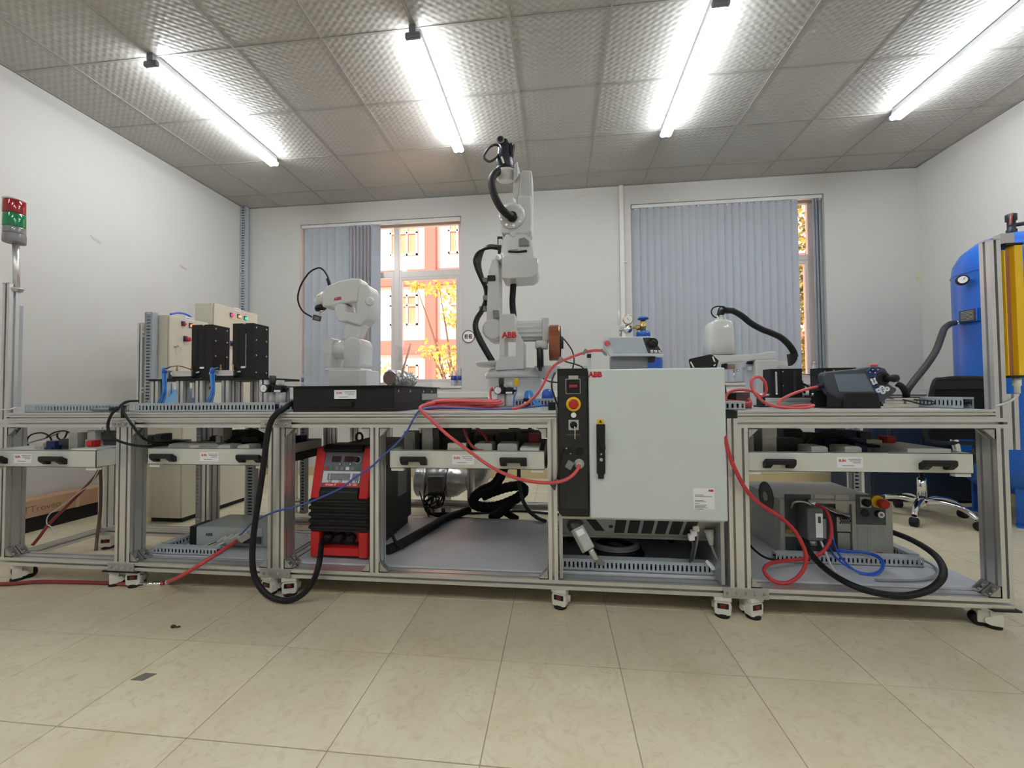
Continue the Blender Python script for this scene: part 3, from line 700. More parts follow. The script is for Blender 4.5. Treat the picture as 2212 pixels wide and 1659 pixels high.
# ------------------------------------------------------------------ drawers and what is mounted in them
PSU = mat('perforated_steel', (.42, .42, .41), .4, .7, .2, 60)
RELG = mat('relay_grey', srgb(176, 176, 170), .5); NAVY = mat('navy_plastic', srgb(30, 44, 92), .45); TERM = mat('terminal_beige', srgb(206, 202, 186), .5)
GRNP = mat('green_circuit', srgb(60, 84, 84), .5)
def comp(d, kind, x, y, w, dd, h, z=.596):
    q = MB(); q.box(x, x+w, y, y+dd, z, z+h, .002)
    if kind == 'breaker':
        q.box(x+w*.1, x+w*.9, y-.012, y, z+h*.30, z+h*.72, .002)
        o = q.build('circuit_breaker', RELG, d)
        return o
    if kind == 'psu':
        for k in range(6):
            for j in range(5):
                cx_, cz_ = x+w*(k+.5)/6, z+h*(j+.6)/5.6
                q.cyl((cx_, y-.001, cz_), (cx_, y+.001, cz_), min(w/6, h/5.6)*.36, 6)
        return q.build('power_supply', PSU, d)
    if kind == 'plc':
        for k in range(5): q.box(x+w*(.08+.18*k), x+w*(.2+.18*k), y-.006, y, z+h*.15, z+h*.45)
        q.box(x, x+w, y-.01, y, z+h*.72, z+h*.95); return q.build('controller_module', DGREY, d)
    if kind == 'navy':
        q.box(x+w*.1, x+w*.9, y-.01, y, z+h*.2, z+h*.7); return q.build('relay_block', NAVY, d)
    if kind == 'term':
        for k in range(8): q.box(x+w*k/8+.001, x+w*(k+.7)/8, y-.006, y, z+h*.3, z+h*.8)
        return q.build('terminal_block', TERM, d)
    if kind == 'box':
        q.box(x+w*.06, x+w*.94, y+dd*.06, y+dd*.94, z+h, z+h+.004); return q.build('duct_box', RELG, d)
    if kind == 'socket':
        q.box(x+w*.1, x+w*.9, y-.008, y, z+h*.2, z+h*.9); return q.build('socket', REDP, d)
    if kind == 'plate':
        return q.build('mounting_plate', TRAYW, d)
d1 = drawer(b1, -2.74, -2.137, 1.685, .5, -2.53, (-2.67, -2.345))
d2 = drawer(b2, -1.985, -1.36, 1.79, .45, -1.655, (-1.885, -1.435))
d3 = drawer(b3, -.752, -.056, 1.775, .5, -.415, (-.635, -.19))
d4 = drawer(b4, .778, 1.625, 1.80, .55, 1.175, (.90, 1.485))
comp(d1, 'navy', -2.57, 1.80, .05, .08, .105); comp(d1, 'term', -2.615, 1.79, .04, .06, .10); comp(d1, 'plc', -2.51, 1.82, .10, .08, .115); comp(d1, 'plc', -2.40, 1.86, .08, .06, .125); comp(d1, 'psu', -2.40, 1.77, .05, .09, .15)
comp(d1, 'breaker', -2.335, 1.80, .045, .07, .16); comp(d1, 'plc', -2.28, 1.83, .11, .08, .155); comp(d1, 'plate', -2.29, 1.70, .135, .2, .082); comp(d1, 'socket', -2.27, 1.75, .04, .03, .032, .679); comp(d1, 'box', -2.66, 1.9, .03, .2, .06)
comp(d2, 'box', -1.95, 1.86, .28, .10, .085); comp(d2, 'breaker', -1.735, 1.92, .035, .06, .17); comp(d2, 'box', -1.62, 1.80, .062, .08, .086); comp(d2, 'box', -1.52, 1.80, .062, .08, .086); comp(d2, 'plc', -1.60, 2.0, .18, .1, .12); comp(d2, 'term', -1.80, 1.83, .05, .04, .083)
comp(d3, 'breaker', -.745, 1.93, .055, .07, .145); comp(d3, 'psu', -.645, 1.90, .055, .1, .185); comp(d3, 'plc', -.585, 1.98, .15, .08, .155); comp(d3, 'plc', -.59, 1.90, .03, .07, .17); comp(d3, 'term', -.50, 1.83, .085, .04, .10)
comp(d3, 'box', -.375, 1.83, .08, .12, .095); comp(d3, 'box', -.27, 1.83, .09, .12, .095); comp(d3, 'plate', -.165, 1.80, .085, .22, .085); comp(d3, 'socket', -.14, 2.0, .05, .05, .065, .66); comp(d3, 'box', -.745, 2.17, .66, .04, .13)
comp(d4, 'breaker', .81, 1.93, .06, .07, .13); comp(d4, 'plc', .785, 1.99, .03, .07, .15); comp(d4, 'psu', .90, 1.92, .06, .1, .175); comp(d4, 'plc', .99, 2.0, .12, .08, .11); comp(d4, 'box', 1.055, 1.84, .065, .1, .09); comp(d4, 'box', 1.185, 1.84, .065, .1, .09)
comp(d4, 'term', 1.36, 2.05, .12, .05, .10); comp(d4, 'plate', 1.43, 1.85, .16, .25, .086); comp(d4, 'socket', 1.49, 2.05, .045, .04, .03, .682); comp(d4, 'navy', 1.33, 2.0, .05, .06, .11)
for d_, L_ in ((d1, (-2.72, -2.16, 2.08)), (d2, (-1.97, -1.38, 2.14)), (d3, (-.73, -.08, 2.08)), (d4, (.80, 1.60, 2.24))):
    x_ = L_[0]
    while x_ < L_[1]-.06:
        w_ = random.uniform(.04, .09); comp(d_, random.choice(('plc', 'plc', 'plc', 'navy')), x_, L_[2], w_, .06, random.uniform(.09, .145)); x_ += w_+random.uniform(.004, .03)
# ------------------------------------------------------------------ slotted wiring ducts on the benches
def tduct(label, axis, a0, a1, b0, b1, z0=ZTOP, h=.04, full=True):
    c = ((a0+a1)/2, (b0+b1)/2, z0) if axis == 'x' else ((b0+b1)/2, (a0+a1)/2, z0)
    t = thing('cable_duct', label, 'cable duct', c, 'slotted grey wiring ducts')
    q = MB(); duct(q, axis, a0, a1, b0, b1, z0, z0+h, .0185, .0075); q.build('channel', DUCTG, t)
    if full:
        for k in range(3):
            q = MB(); o_ = (b0+b1)/2+(k-1)*.009; zz = z0+h*(.38+.16*((k*2) % 3)); n = 5
            pts = [(a0+.004+(a1-a0-.008)*i/n, o_+random.uniform(-.003, .003), zz+random.uniform(-.003, .003)) for i in range(n+1)]
            if axis == 'y': pts = [(p[1], p[0], p[2]) for p in pts]
            q.tube(pts, .0055, 6, 3); q.build('wire', (CABLE, NAVYW, CABLE)[k], t)
    return t
NAVYW = mat('navy_wire', srgb(36, 44, 96), .5)
tduct('slotted wiring duct with see-through gaps on the leftmost workbench', 'x', -2.70, -2.145, 1.80, 1.838, ZTOP, .04, False)
tduct('slotted wiring duct in front of the black magazine stand', 'x', -2.055, -1.318, 1.785, 1.825, ZTOP, .042)
tduct('short slotted wiring duct half hidden beside the black display box', 'x', -1.305, -1.21, 1.80, 1.84, ZTOP, .04)
tduct('slotted wiring duct behind the red cable coil at the tall robot base', 'x', -.72, -.02, 2.42, 2.46, ZTOP, .045)
tduct('slotted wiring duct along the right table edge below the chair back', 'y', 1.84, 2.55, 1.63, 1.67, ZTOP, .045)
tduct('stub of slotted wiring duct beside the right side of the control cabinet', 'x', .70, .78, 1.80, 1.85, ZTOP, .035)
tduct('slotted duct on the lower shelf in front of the dark cabinet cavity', 'x', .0, .692, 1.86, 1.90, ZB1+.0065, .05)
tduct('slotted duct on the lower shelf in front of the flat controller', 'x', -2.03, -1.68, 1.865, 1.90, ZB1+.0065, .035)
tduct('slotted duct on the lower shelf receding beside the flat controller', 'y', 1.91, 2.2, -2.03, -1.99, ZB1+.0065, .035)
tduct('slotted duct in front of the compact controller with emergency stop', 'x', 1.0, 1.62, 2.03, 2.07, ZB1+.0065, .04)
tduct('slotted duct receding at the right of the compact controller', 'y', 2.08, 2.5, 1.60, 1.64, ZB1+.0065, .04)
def vduct(label, x0, x1, Y, z0, z1):
    a, b = at(x0, 1000, Y), at(x1, 1000, Y); q = MB(); duct(q, 'w', z0, z1, Y, Y+.035, a.x, b.x, .02, .008)
    t = thing('cable_duct', label, 'cable duct', ((a.x+b.x)/2, Y+.02, z0), 'slotted grey wiring ducts'); q.build('channel', DUCTG, t)
    q = MB(); q.box(a.x+.006, b.x-.006, Y+.014, Y+.018, z0+.01, z1-.01); q.build('wire', CABLE, t)
vduct('upright slotted duct left of the post behind the flat controller', 423.5, 433, 2.215, .135, .768)
vduct('upright slotted duct beside the beige cabinet seen through the second bench', 531, 549, 2.50, .09, .80)
vduct('upright slotted duct behind the left side of the welder', 648, 659, 2.62, .12, .70)
vduct('upright slotted duct at the rear right post behind the compact controller', 1842, 1858, 2.46, .135, .768)

# ================================================================== LEFT END: SIGNAL TOWER, CABINETS, MAGAZINES
YT = 1.80
def P(x, y, Y=YT): return at(x, y, Y)
t = thing('signal_tower', 'signal tower with red and green lenses on a silver pole', 'signal light', tuple(P(31, 632, YT)))
pc = P(31, 480); pb = P(36, 625); dx = Vector((pc.x-pb.x, 0, 0))
def lens(name, y0, y1, mt, r):
    a, b = P(31, y1), P(31, y0); q = MB(); X = (a.x+b.x)/2
    q.lathe((X, YT, a.z), (0, 0, 1), [(r*.97, 0), (r, .004), (r, b.z-a.z-.004), (r*.97, b.z-a.z)], 28); q.build(name, mt, t)
def vglass(name, c): return mat(name, c, .12, 0, .04, 20, coat=.5)
lens('red_lens', 435, 463, vglass('lens_red', srgb(150, 24, 36)), .041); lens('green_lens', 463.5, 492, vglass('lens_green', srgb(14, 124, 76)), .041)
lens('clear_lens', 492.5, 506, vglass('lens_clear_grey', srgb(128, 128, 130)), .041); lens('base_module', 506.5, 525, mat('tower_grey', srgb(122, 120, 124), .35), .042)
lens('cap', 431, 434.5, WHITEP, .042)
q = MB(); q.cyl(P(34, 527), P(36, 622), .013, 14); q.build('pole', ALU, t)
q = MB(); a = P(36, 622); q.lathe((a.x, YT, a.z-.022), (0, 0, 1), [(.010, 0), (.022, .004), (.022, .010), (.026, .014), (.026, .019), (.016, .022)], 20); q.box(-2.80, a.x, YT-.02, YT+.02, a.z-.012, a.z-.006); q.build('base_bracket', STEEL, t)
q = MB(); q.tube([P(35, 633), P(31, 645), P(28, 660)], .005, 8, 5); q.build('lead', GCABLE, t)
q = MB(); duct(q, 'w', .872, 1.405, 1.812, 1.852, -2.846, -2.803, .0185, .0075)
one('cable_duct', DUCTG, 'upright slotted wiring duct on the tall left end post', 'cable duct', q, 'slotted grey wiring ducts')
# beige control cabinets on a rack along the left wall
XC = -2.72
def cabinet(label, y0, y1, z0, z1, dep):
    t = thing('control_cabinet', label, 'control cabinet', (XC-dep/2, (y0+y1)/2, z0), 'beige control cabinets by the left wall')
    q = MB(); q.box(XC-dep, XC-.016, y0, y1, z0, z1, .003); q.build('body', BEIGE, t)
    q = MB(); q.box(XC-.014, XC, y0+.002, y1-.002, z0+.002, z1-.002, .004); q.build('door', BEIGE, t)
    q = MB(); q.box(XC-.016, XC-.014, y0+.006, y1-.006, z0+.006, z1-.006); q.build('seal', BLACK, t)
    return t
def button(t, x, y, mt, r=.012, big=False):
    p = atx(x, y, XC); q = MB(); q.box(XC, XC+.008, p.y-r*1.15, p.y+r*1.15, p.z-r*1.1, p.z+r*1.7, .002); b = q.build('button_base', NAVY, t)
    q = MB(); q.lathe((XC+.008, p.y, p.z), (1, 0, 0), [(r*.9, 0), (r*.9, .010), (r*.6, .016)] if not big else [(r*.6, 0), (r*.6, .012), (r*1.2, .014), (r*1.2, .026), (r*.8, .03)], 18); q.build('button', mt, t)
def key(t, x, y):
    p = atx(x, y, XC); q = MB(); q.cyl((XC, p.y, p.z), (XC+.012, p.y, p.z), .009, 12); q.box(XC+.012, XC+.03, p.y-.002, p.y+.002, p.z-.006, p.z+.006)
    q.box(XC+.026, XC+.028, p.y+.01, p.y+.022, p.z-.05, p.z-.012); q.tube([(XC+.027, p.y, p.z), (XC+.03, p.y+.012, p.z-.004), (XC+.027, p.y+.016, p.z-.016)], .0015, 6, 4); q.build('key_lock', STEEL, t)
LR = mat('lamp_red_lit', srgb(230, 30, 50), .3, emit=(1, .05, .12), es=1.6); LO = mat('lamp_orange_lit', srgb(240, 120, 60), .3, emit=(1, .28, .08), es=1.6); LG = mat('lamp_green_lit', srgb(20, 190, 110), .3, emit=(.02, 1, .4), es=1.3)
ca = cabinet('shorter beige control cabinet with a red selector knob, nearer one', 2.595, 2.918, .86, 1.502, .14)
button(ca, 395, 700, REDP); button(ca, 411.5, 704, LO); button(ca, 400, 733, REDP, .014, True); key(ca, 379, 748)
cb = cabinet('taller beige control cabinet with three lit indicator lamps', 2.972, 3.45, .86, 1.672, .17)
button(cb, 499, 681, LR); button(cb, 515, 684, LO); button(cb, 529, 688, LG); button(cb, 500, 743, NAVY, .015, True); key(cb, 479, 740)
for t_, x, y in ((ca, 410, 688.5), (cb, 513, 669)):
    p = atx(x, y, XC); q = MB(); q.box(XC, XC+.001, p.y-.035, p.y+.035, p.z-.012, p.z+.012); q.build('label', PAPER, t_)
    q = MB()
    for k in range(7): q.box(XC+.001, XC+.0016, p.y-.03+.009*k, p.y-.024+.009*k, p.z-.003, p.z+.003)
    q.build('label_print', INKG, t_)
low = thing('control_cabinet', 'wide beige floor cabinet standing low behind the left workbenches', 'control cabinet', (XC-.14, 3.06, 0), 'beige control cabinets by the left wall')
q = MB(); q.box(XC-.30, XC-.014, 2.71, 3.42, .035, .80, .003); q.build('body', BEIGE, low)
q = MB(); q.box(XC-.013, XC, 2.712, 3.418, .037, .798, .003); q.build('door', BEIGE, low)
q = MB(); q.box(XC-.28, XC-.03, 2.74, 3.39, 0, .035); q.build('plinth', BLACK, low)
rk = thing('mounting_rack', 'aluminium rack of posts and rails behind the beige cabinets', 'rack', (-2.95, 3.0, 0))
for y in (2.60, 3.46):
    q = MB(); profile(q, 'z', 0, 1.45, -2.98, -2.94, y, y+.04); q.build('post', ALU, rk)
    q = MB(); q.box(-3.06, -2.9, y-.02, y+.06, 0, .008); q.build('foot', ALUD, rk)
for z in (.95, 1.35):
    q = MB(); profile(q, 'y', 2.60, 3.50, -2.938, -2.898, z, z+.04); q.build('rail', ALU, rk)
for c_, y0_, y1_, dep_ in ((ca, 2.66, 2.86, .14), (cb, 3.05, 3.38, .17)):
    for y_ in (y0_, y1_):
        q = MB(); q.box(-2.897, XC-dep_, y_-.02, y_+.02, .94, 1.40); q.build('mounting_strip', ALUD, c_)
a, b = at(316, 675, 2.56), at(331, 675, 2.56)
q = MB(); duct(q, 'w', .83, a.z, 2.55, 2.59, a.x, b.x+.004, .022, .009)
one('cable_duct', DUCTG, 'upright slotted wiring duct at the left side of the shorter beige cabinet', 'cable duct', q, 'slotted grey wiring ducts')
q = MB(); q.tube([at(368, 679, 2.75), at(384, 676, 2.8), at(402, 679, 2.85), at(416, 689, 2.9), at(419, 700, 2.92)], .007, 8, 6)
one('blue_hose', BLUEC, 'blue hose arching over the top of the shorter beige cabinet', 'hose', q)
# magazine stand
YM = 1.93
ms = thing('magazine_stand', 'black plate on short aluminium posts carrying two magazine towers', 'stand', (at(450, 870, YM).x, YM+.1, ZTOP))
zp = at(400, 818, YM).z
x0, x1 = at(325, 820, YM).x, at(576, 820, YM).x
q = MB(); q.box(x0, x1, YM-.01, YM+.27, zp-.012, zp, .001); q.build('plate', BLACKM, ms)
for xa in (326, 380, 422, 478, 560):
    X = at(xa, 845, YM).x; q = MB(); profile(q, 'z', ZTOP, zp-.012, X, X+.04, YM, YM+.04); q.build('post', ALU, ms)
for xa in (350, 415, 500, 540):
    X = at(xa, 845, YM+.2).x; q = MB(); profile(q, 'z', ZTOP, zp-.012, X, X+.04, YM+.2, YM+.24); q.build('post', ALU, ms)
for xa in (337, 390, 430, 480):
    X = at(xa, 816, YM).x; q = MB(); q.sphere((X, YM+.012, zp), .008, 10, 6, (1, 1, .5)); q.build('bolt', STEEL, ms)
def magazine(label, xl, xr, ytop):
    a, b = at(xl, ytop, YM+.02), at(xr, ytop, YM+.02); X0, X1, Y0, Y1, Z1 = a.x, b.x, YM+.02, YM+.135, a.z
    t = thing('magazine_tower', label, 'magazine', ((X0+X1)/2, (Y0+Y1)/2, zp), 'black workpiece magazines')
    n = (X0+X1)/2+.006
    q = MB(); q.prism([(X0, zp), (X1, zp), (X1, Z1), (n+.008, Z1), (n, Z1-.012), (n-.008, Z1), (X0, Z1)], Y0, Y0+.012); q.build('front_plate', BLACKM, t)
    q = MB(); q.box(X1-.012, X1, Y0+.012, Y1, zp, Z1, .001); q.build('side_plate', BLACKM, t)
    q = MB(); q.box(X0, X0+.012, Y0+.012, Y1, zp, Z1, .001); q.build('side_plate', BLACKM, t)
    q = MB(); q.box(X0+.012, X1-.012, Y1-.012, Y1, zp, Z1, .001); q.build('rear_plate', BLACKM, t)
    for f in (.27, .60):
        xx = X0+(X1-X0)*f; q = MB(); q.box(xx-.006, xx+.006, Y0-.0015, Y0+.001, zp+.075, Z1-.03, .0005); q.build('slot', RUBBER, t)
    q = MB(); xx = X0+(X1-X0)*.52; q.box(xx-.012, xx+.012, Y0-.002, Y0, zp+.052, zp+.062, .001); q.build('label', PAPER, t)
    q = MB(); xx = X0+(X1-X0)*.36; q.tube([(xx-.012, Y0-.002, zp+.030), (xx, Y0-.008, zp+.032), (xx+.01, Y0-.004, zp+.034)], .006, 8, 4); q.build('sensor', STEEL, t)
    for yy in (Y0+.02, Y1-.02):
        for zz in (zp+.03, zp+.12, zp+.2, Z1-.02):
            q = MB(); q.cyl((X1, yy, zz), (X1+.003, yy, zz), .0042, 8); q.build('screw', STEEL, t)
    return X0, X1, Y0
m1 = magazine('black magazine tower with a v notch, nearer the beige cabinets', 414.5, 459, 702)
m2 = magazine('black magazine tower with a bright slot, beside the air regulator', 503, 547.5, 699)
q = MB(); xx = m2[0]+(m2[1]-m2[0])*.67; q.box(xx-.0015, xx+.0015, YM+.0165, YM+.0185, zp+.055, zp+.23)
one('metal_strip', STEEL, 'thin bright metal strip in the slot of the second magazine tower', 'strip', q)
def cylinder(label, xl, xr, y0, y1):
    a, b = at(xl, y0, YM), at(xr, y1, YM)
    t = thing('pneumatic_cylinder', label, 'pneumatic cylinder', ((a.x+b.x)/2, YM+.02, zp), 'pneumatic cylinders on the magazine stand')
    zc = (a.z+b.z)/2
    q = MB(); q.box(a.x, b.x, YM-.003, YM+.03, b.z, a.z, .002); q.build('body', ALU, t)
    q = MB(); q.box(b.x, b.x+.008, YM-.002, YM+.029, b.z+.002, a.z-.002); q.build('end_cap', DGREY, t)
    q = MB(); q.box(a.x, b.x, YM, YM+.026, zp, b.z); q.build('foot', BLACKM, t)
    q = MB(); q.cyl((a.x-.045, YM+.013, zc), (a.x, YM+.013, zc), .006, 12); q.cyl((a.x-.05, YM+.013, zc), (a.x-.036, YM+.013, zc), .011, 6); q.cyl((a.x-.016, YM+.013, zc), (a.x, YM+.013, zc), .014, 16); q.build('rod', CHROME, t)
    q = MB(); q.box(a.x-.032, a.x-.018, YM-.006, YM+.03, zp, a.z+.004, .002); q.build('rod_bracket', STEEL, t)
    for f in (.12, .88):
        xx = a.x+(b.x-a.x)*f; q = MB(); q.cyl((xx, YM+.013, a.z), (xx, YM+.013, a.z+.014), .005, 6); q.cyl((xx, YM+.013, a.z+.014), (xx, YM+.013, a.z+.03), .003, 8); q.build('air_fitting', BRASS, t)
    return a, b
c1 = cylinder('silver pneumatic cylinder left of the nearer magazine tower', 372, 414, 801.5, 813)
c2 = cylinder('silver pneumatic cylinder between the two magazine towers', 468, 504, 800, 812)
# air preparation units (regulator, gauge, two bowls)
def frl(label, x, Y, z0, flip=1, s=1.0):
    t = thing('air_regulator', label, 'air regulator', (x, Y, z0), 'air preparation units')
    q = MB(); q.box(x-.042*s, x-.002*s, Y-.022, Y+.022, z0+.075*s, z0+.115*s, .004); q.box(x+.0, x+.045*s, Y-.022, Y+.022, z0+.073*s, z0+.110*s, .004); q.build('body', BLACK, t)
    q = MB(); q.lathe((x-.022*s, Y, z0+.115*s), (0, 0, 1), [(.013, 0), (.013, .012*s), (.0155, .014*s), (.0155, .045*s), (.013, .048*s)], 18); q.build('knob', DGREY, t)
    q = MB(); q.lathe((x+.022*s, Y, z0+.11*s), (0, 0, 1), [(.016, 0), (.018, .004), (.018, .026*s), (.016, .028*s)], 18); q.build('sight_dome', CLEARP, t)
    q = MB(); q.cyl((x+.022*s, Y, z0+.1*s), (x+.022*s, Y, z0+.125*s), .008, 10); q.build('drip_tube', BLACK, t)
    gx, gz = x-.036*s, z0+.094*s
    q = MB(); q.lathe((gx, Y-.022, gz), (0, -1, 0), [(.006, 0), (.006, .01), (.022*s, .011), (.022*s, .024), (.019*s, .025)], 28); g = q.build('gauge', BLACK, t)
    q = MB(); q.cyl((gx, Y-.0465, gz), (gx, Y-.0475, gz), .0185*s, 28); q.build('dial', PAPER, g)
    q = MB(); q.prism([(gx-.001, gz+.002), (gx+.011*s, gz-.010*s), (gx+.001, gz-.001)], Y-.0485, Y-.0478); q.build('needle', INK, g)
    for i, (xx, r) in enumerate(((x-.022*s, .019), (x+.024*s, .022))):
        q = MB(); q.lathe((xx, Y, z0+.004), (0, 0, 1), [(.006, 0), (r*.8, .004), (r, .014), (r, .070*s)], 20); q.build('bowl', CLEARP, t)
        q = MB(); q.cyl((xx, Y, z0+.012), (xx, Y, z0+.07*s), .006, 10); q.build('bowl_core', WHITEP if i else REDP, t)
    q = MB(); q.box(x+.004, x+.04*s, Y-.0235, Y-.022, z0+.076*s, z0+.086*s); q.build('label', PAPER, t)
    q = MB(); q.cyl((x+.045*s, Y, z0+.092*s), (x+.065*s, Y, z0+.092*s), .007, 10); q.cyl((x-.042*s, Y, z0+.092*s), (x-.055*s, Y, z0+.092*s), .007, 10); q.build('elbow', BLACK, t)
    q = MB(); q.box(x-.05, x+.05, Y+.022, Y+.03, ZTOP, z0+.1); q.box(x-.05, x+.05, Y, Y+.03, ZTOP, ZTOP+.003); q.build('bracket', ALUD, t)
    return t
pf = at(597, 870, 1.86); frl('air regulator with gauge and clear bowls beside the magazine stand', pf.x, 1.86, ZTOP+.024, 1, .92)
# white teach pendant leaning with a blue screen
tp = thing('teach_pendant', 'white teach pendant with pale blue screen lying behind the magazine stand posts', 'teach pendant', (at(350, 862, 2.13).x, 2.13, ZTOP))
A = at(292, 858, 2.08); Bq = at(418, 866, 2.08)
def slabpoly(pts, th): return pts
ang = math.radians(50)
def TP(u, v, w=0):  # u along x 0..1, v up the tilted face 0..1
    return Vector((A.x+.012+(Bq.x-A.x)*u, 2.085+v*.17*math.cos(ang)-w*math.sin(ang), ZTOP+.012+v*.17*math.sin(ang)+w*math.cos(ang)))
def tpoly(mb, uv, w0, w1):
    lo = [TP(u, v, w0) for u, v in uv]; hi = [TP(u, v, w1) for u, v in uv]; mb.loft([lo, hi], False); return mb
q = tpoly(MB(), [(0, .05), (.06, 0), (1, 0), (1, .92), (.34, .92)], -.025, 0); q.build('body', WHITEP, tp)
q = tpoly(MB(), [(.16, .16), (.94, .12), (.94, .84), (.42, .84)], 0, .002); q.build('screen', mat('pendant_blue_film', srgb(120, 178, 222), .3, 0, .05, 10), tp)
q = tpoly(MB(), [(.04, .10), (.14, .12), (.36, .80), (.30, .80)], 0, .002); q.build('side_panel', MGREY, tp)
q = MB(); e = TP(.10, .62, .0); q.lathe(e, (0, -math.sin(ang), math.cos(ang)), [(.006, 0), (.006, .008), (.013, .01), (.013, .02), (.008, .024)], 16); q.build('stop_button', REDP, tp)
q = MB(); q.box(A.x+.01, A.x+.06, 2.06, 2.10, ZTOP, ZTOP+.03, .004); q.box(A.x+.02, Bq.x, 2.09, 2.20, ZTOP, ZTOP+.012, .003); q.build('stand', WHITEP, tp)
# flat controller on the lower shelf
fc_ = thing('robot_controller', 'flat grey robot controller on the lower shelf with loose grey connectors in front', 'controller', (at(500, 1190, 1.99).x, 2.1, ZB1+.006))
x0, x1 = at(424, 1160, 1.99).x, at(577, 1160, 1.99).x; zc0 = ZB1+.0065; zc1 = at(500, 1139, 1.99).z
q = MB(); q.box(x0, x1, 1.995, 2.21, zc0, zc1, .003); q.build('housing', mat('controller_grey', srgb(150, 156, 156), .45, .2), fc_)
q = MB(); q.box(x0, x1-.03, 1.99, 1.995, zc0+.004, zc1-.004, .001); q.build('front_panel', mat('controller_front', srgb(168, 176, 176), .45, .1), fc_)
text('logo', 'ABB', INK, fc_, (x0+.075, 1.9895, (zc0+zc1)/2+.008), .016, bold=.03)
q = MB(); q.box(x0-.035, x0, 1.985, 2.1, zc0, zc1, .003); q.build('fan_housing', BLACK, fc_)
for k in range(4):
    q = MB(); X = x1-.135+.028*k; q.box(X, X+.02, 1.982, 1.99, zc0+.02, zc0+.055); q.build('socket', DGREY, fc_)
for k, (c_, r_) in enumerate(((GCABLE, .008), (WCABLE, .005), (CABLE, .006), (mat('cream_wire', srgb(206, 190, 150), .5), .005), (GCABLE, .006), (WCABLE, .004))):
    q = MB(); X = x0+.02+.025*k; q.tube([(X, 1.93, zc0+.012), (X+.06, 1.92-.004*k, zc0+.018+.004*k), (X+.12, 1.93, zc0+.035+.006*k), (X+.18, 1.945, zc0+.06+.006*k), (X+.21, 1.975, zc0+.06)], r_, 8, 6); q.build('loose_cable', c_, fc_)
for k in range(4):
    q = MB(); X = x1-.19+.045*k; z = zc0+.05+.012*k
    M = Matrix.Translation((X, 1.93-.01*k, z)) @ Euler((.3, -.5, .5)).to_matrix().to_4x4(); q.boxm(M, .05, .018, .04, .003)
    q.build('connector', RELG, fc_)
# ================================================================== BLACK DISPLAY BOX
bxX0, bxX1, bxY0, bxY1, bxZ1 = -1.205, -.722, 1.755, 2.41, .958
bb = thing('display_box', 'low black metal box with white label and clear acrylic walls on top', 'box', ((bxX0+bxX1)/2, (bxY0+bxY1)/2, ZTOP))
q = MB(); q.box(bxX0, bxX1, bxY0, bxY1, ZTOP, bxZ1, .001); q.build('body', BLACKM, bb)
q = MB(); q.box(bxX0-.016, bxX1+.016, bxY0-.014, bxY1+.01, bxZ1, bxZ1+.005, .001); q.build('lid', BLACKM, bb)
sticker(bb, at(746, 852, bxY0).x, bxY0, at(746, 852, bxY0).z, .105, .040)
q = MB(); a, b = at(714, 868, bxY0), at(763, 878, bxY0); q.box(a.x, b.x, bxY0-.012, bxY0, b.z, a.z, .002); q.build('pull', BLACK, bb)
q = MB(); q.box(bxX0, bxX1, bxY0-.0015, bxY0, ZTOP+.024, ZTOP+.026); q.build('drawer_seam', RUBBER, bb)
q = MB(); z = at(925, 857, 2.3).z; q.box(bxX1, bxX1+.006, 2.12, 2.40, z-.018, z+.018, .001); q.build('side_plate', ALUD, bb)
for yy in (1.80, 1.95, 2.15, 2.30):
    q = MB(); q.cyl((bxX1, yy, bxZ1-.02), (bxX1+.003, yy, bxZ1-.02), .006, 8); q.build('screw', STEEL, bb)
for nm, a in (('acrylic_wall', (bxX0+.01, bxX0+.014, 1.80, 2.36)), ('acrylic_wall', (bxX1-.014, bxX1-.01, 1.80, 2.36)), ('acrylic_wall', (bxX0+.014, bxX1-.014, 2.356, 2.36))):
    q = MB(); q.box(a[0], a[1], a[2], a[3], bxZ1+.005, 1.148); q.build(nm, ACRYL, bb)
# crumpled foil duct and wooden stick on the box
FOIL = mat('aluminium_foil', (.74, .74, .74), .3, .75, .12, 40, .8, 90)
def corr(mb, pts, r, pitch=.012, amp=.10, seg=20):
    P = [Vector(p) for p in pts]; dense = MB(); n = len(P); Q = []
    for i in range(n-1):
        p0 = P[i-1] if i else P[0]*2-P[1]; p3 = P[i+2] if i+2 < n else P[-1]*2-P[-2]; p1, p2 = P[i], P[i+1]
        L = max(3, int((p2-p1).length/(pitch/2)))
        for k in range(L):
            t = k/L; Q.append(.5*((2*p1)+(-p0+p2)*t+(2*p0-5*p1+4*p2-p3)*t*t+(-p0+3*p1-3*p2+p3)*t**3))
    Q.append(P[-1]); mb.tube(Q, r, seg, 1, radii=[r*(1+(amp if i % 2 else -amp)) for i in range(len(Q))]); return mb
fd = thing('foil_duct', 'crumpled silver foil duct lying open on the black box', 'duct', tuple(at(865, 826, 2.05)))
p0, p1 = at(842, 811, 2.0), at(888, 823, 2.2); r0 = .040
p0.z = bxZ1+.008+r0; p1.z = p0.z-.006
q = MB(); corr(q, [p0, p0.lerp(p1, .35)+Vector((0, 0, .006)), p0.lerp(p1, .7)+Vector((0, 0, .004)), p1], r0, .012, .05)
dirn = (p1-p0).normalized()
for v in q.v: v += Vector((random.uniform(-1, 1), random.uniform(-1, 1), random.uniform(-1, 1)))*.005
q.sm = [False]*len(q.f)
q.build('tube', FOIL, fd)
q = MB(); q.cyl(p0-dirn*.002, p0-dirn*.0035, r0*.86, 20); q.build('mouth_disc', mat('duct_mouth_shade', srgb(120, 98, 92), .5, .3), fd)  # disc over the capped end; the dark inside is only its colour
q = MB(); a, b = at(866, 814, 2.02), at(887, 743, 2.10); q.cyl(a, b, .005, 8, .006)
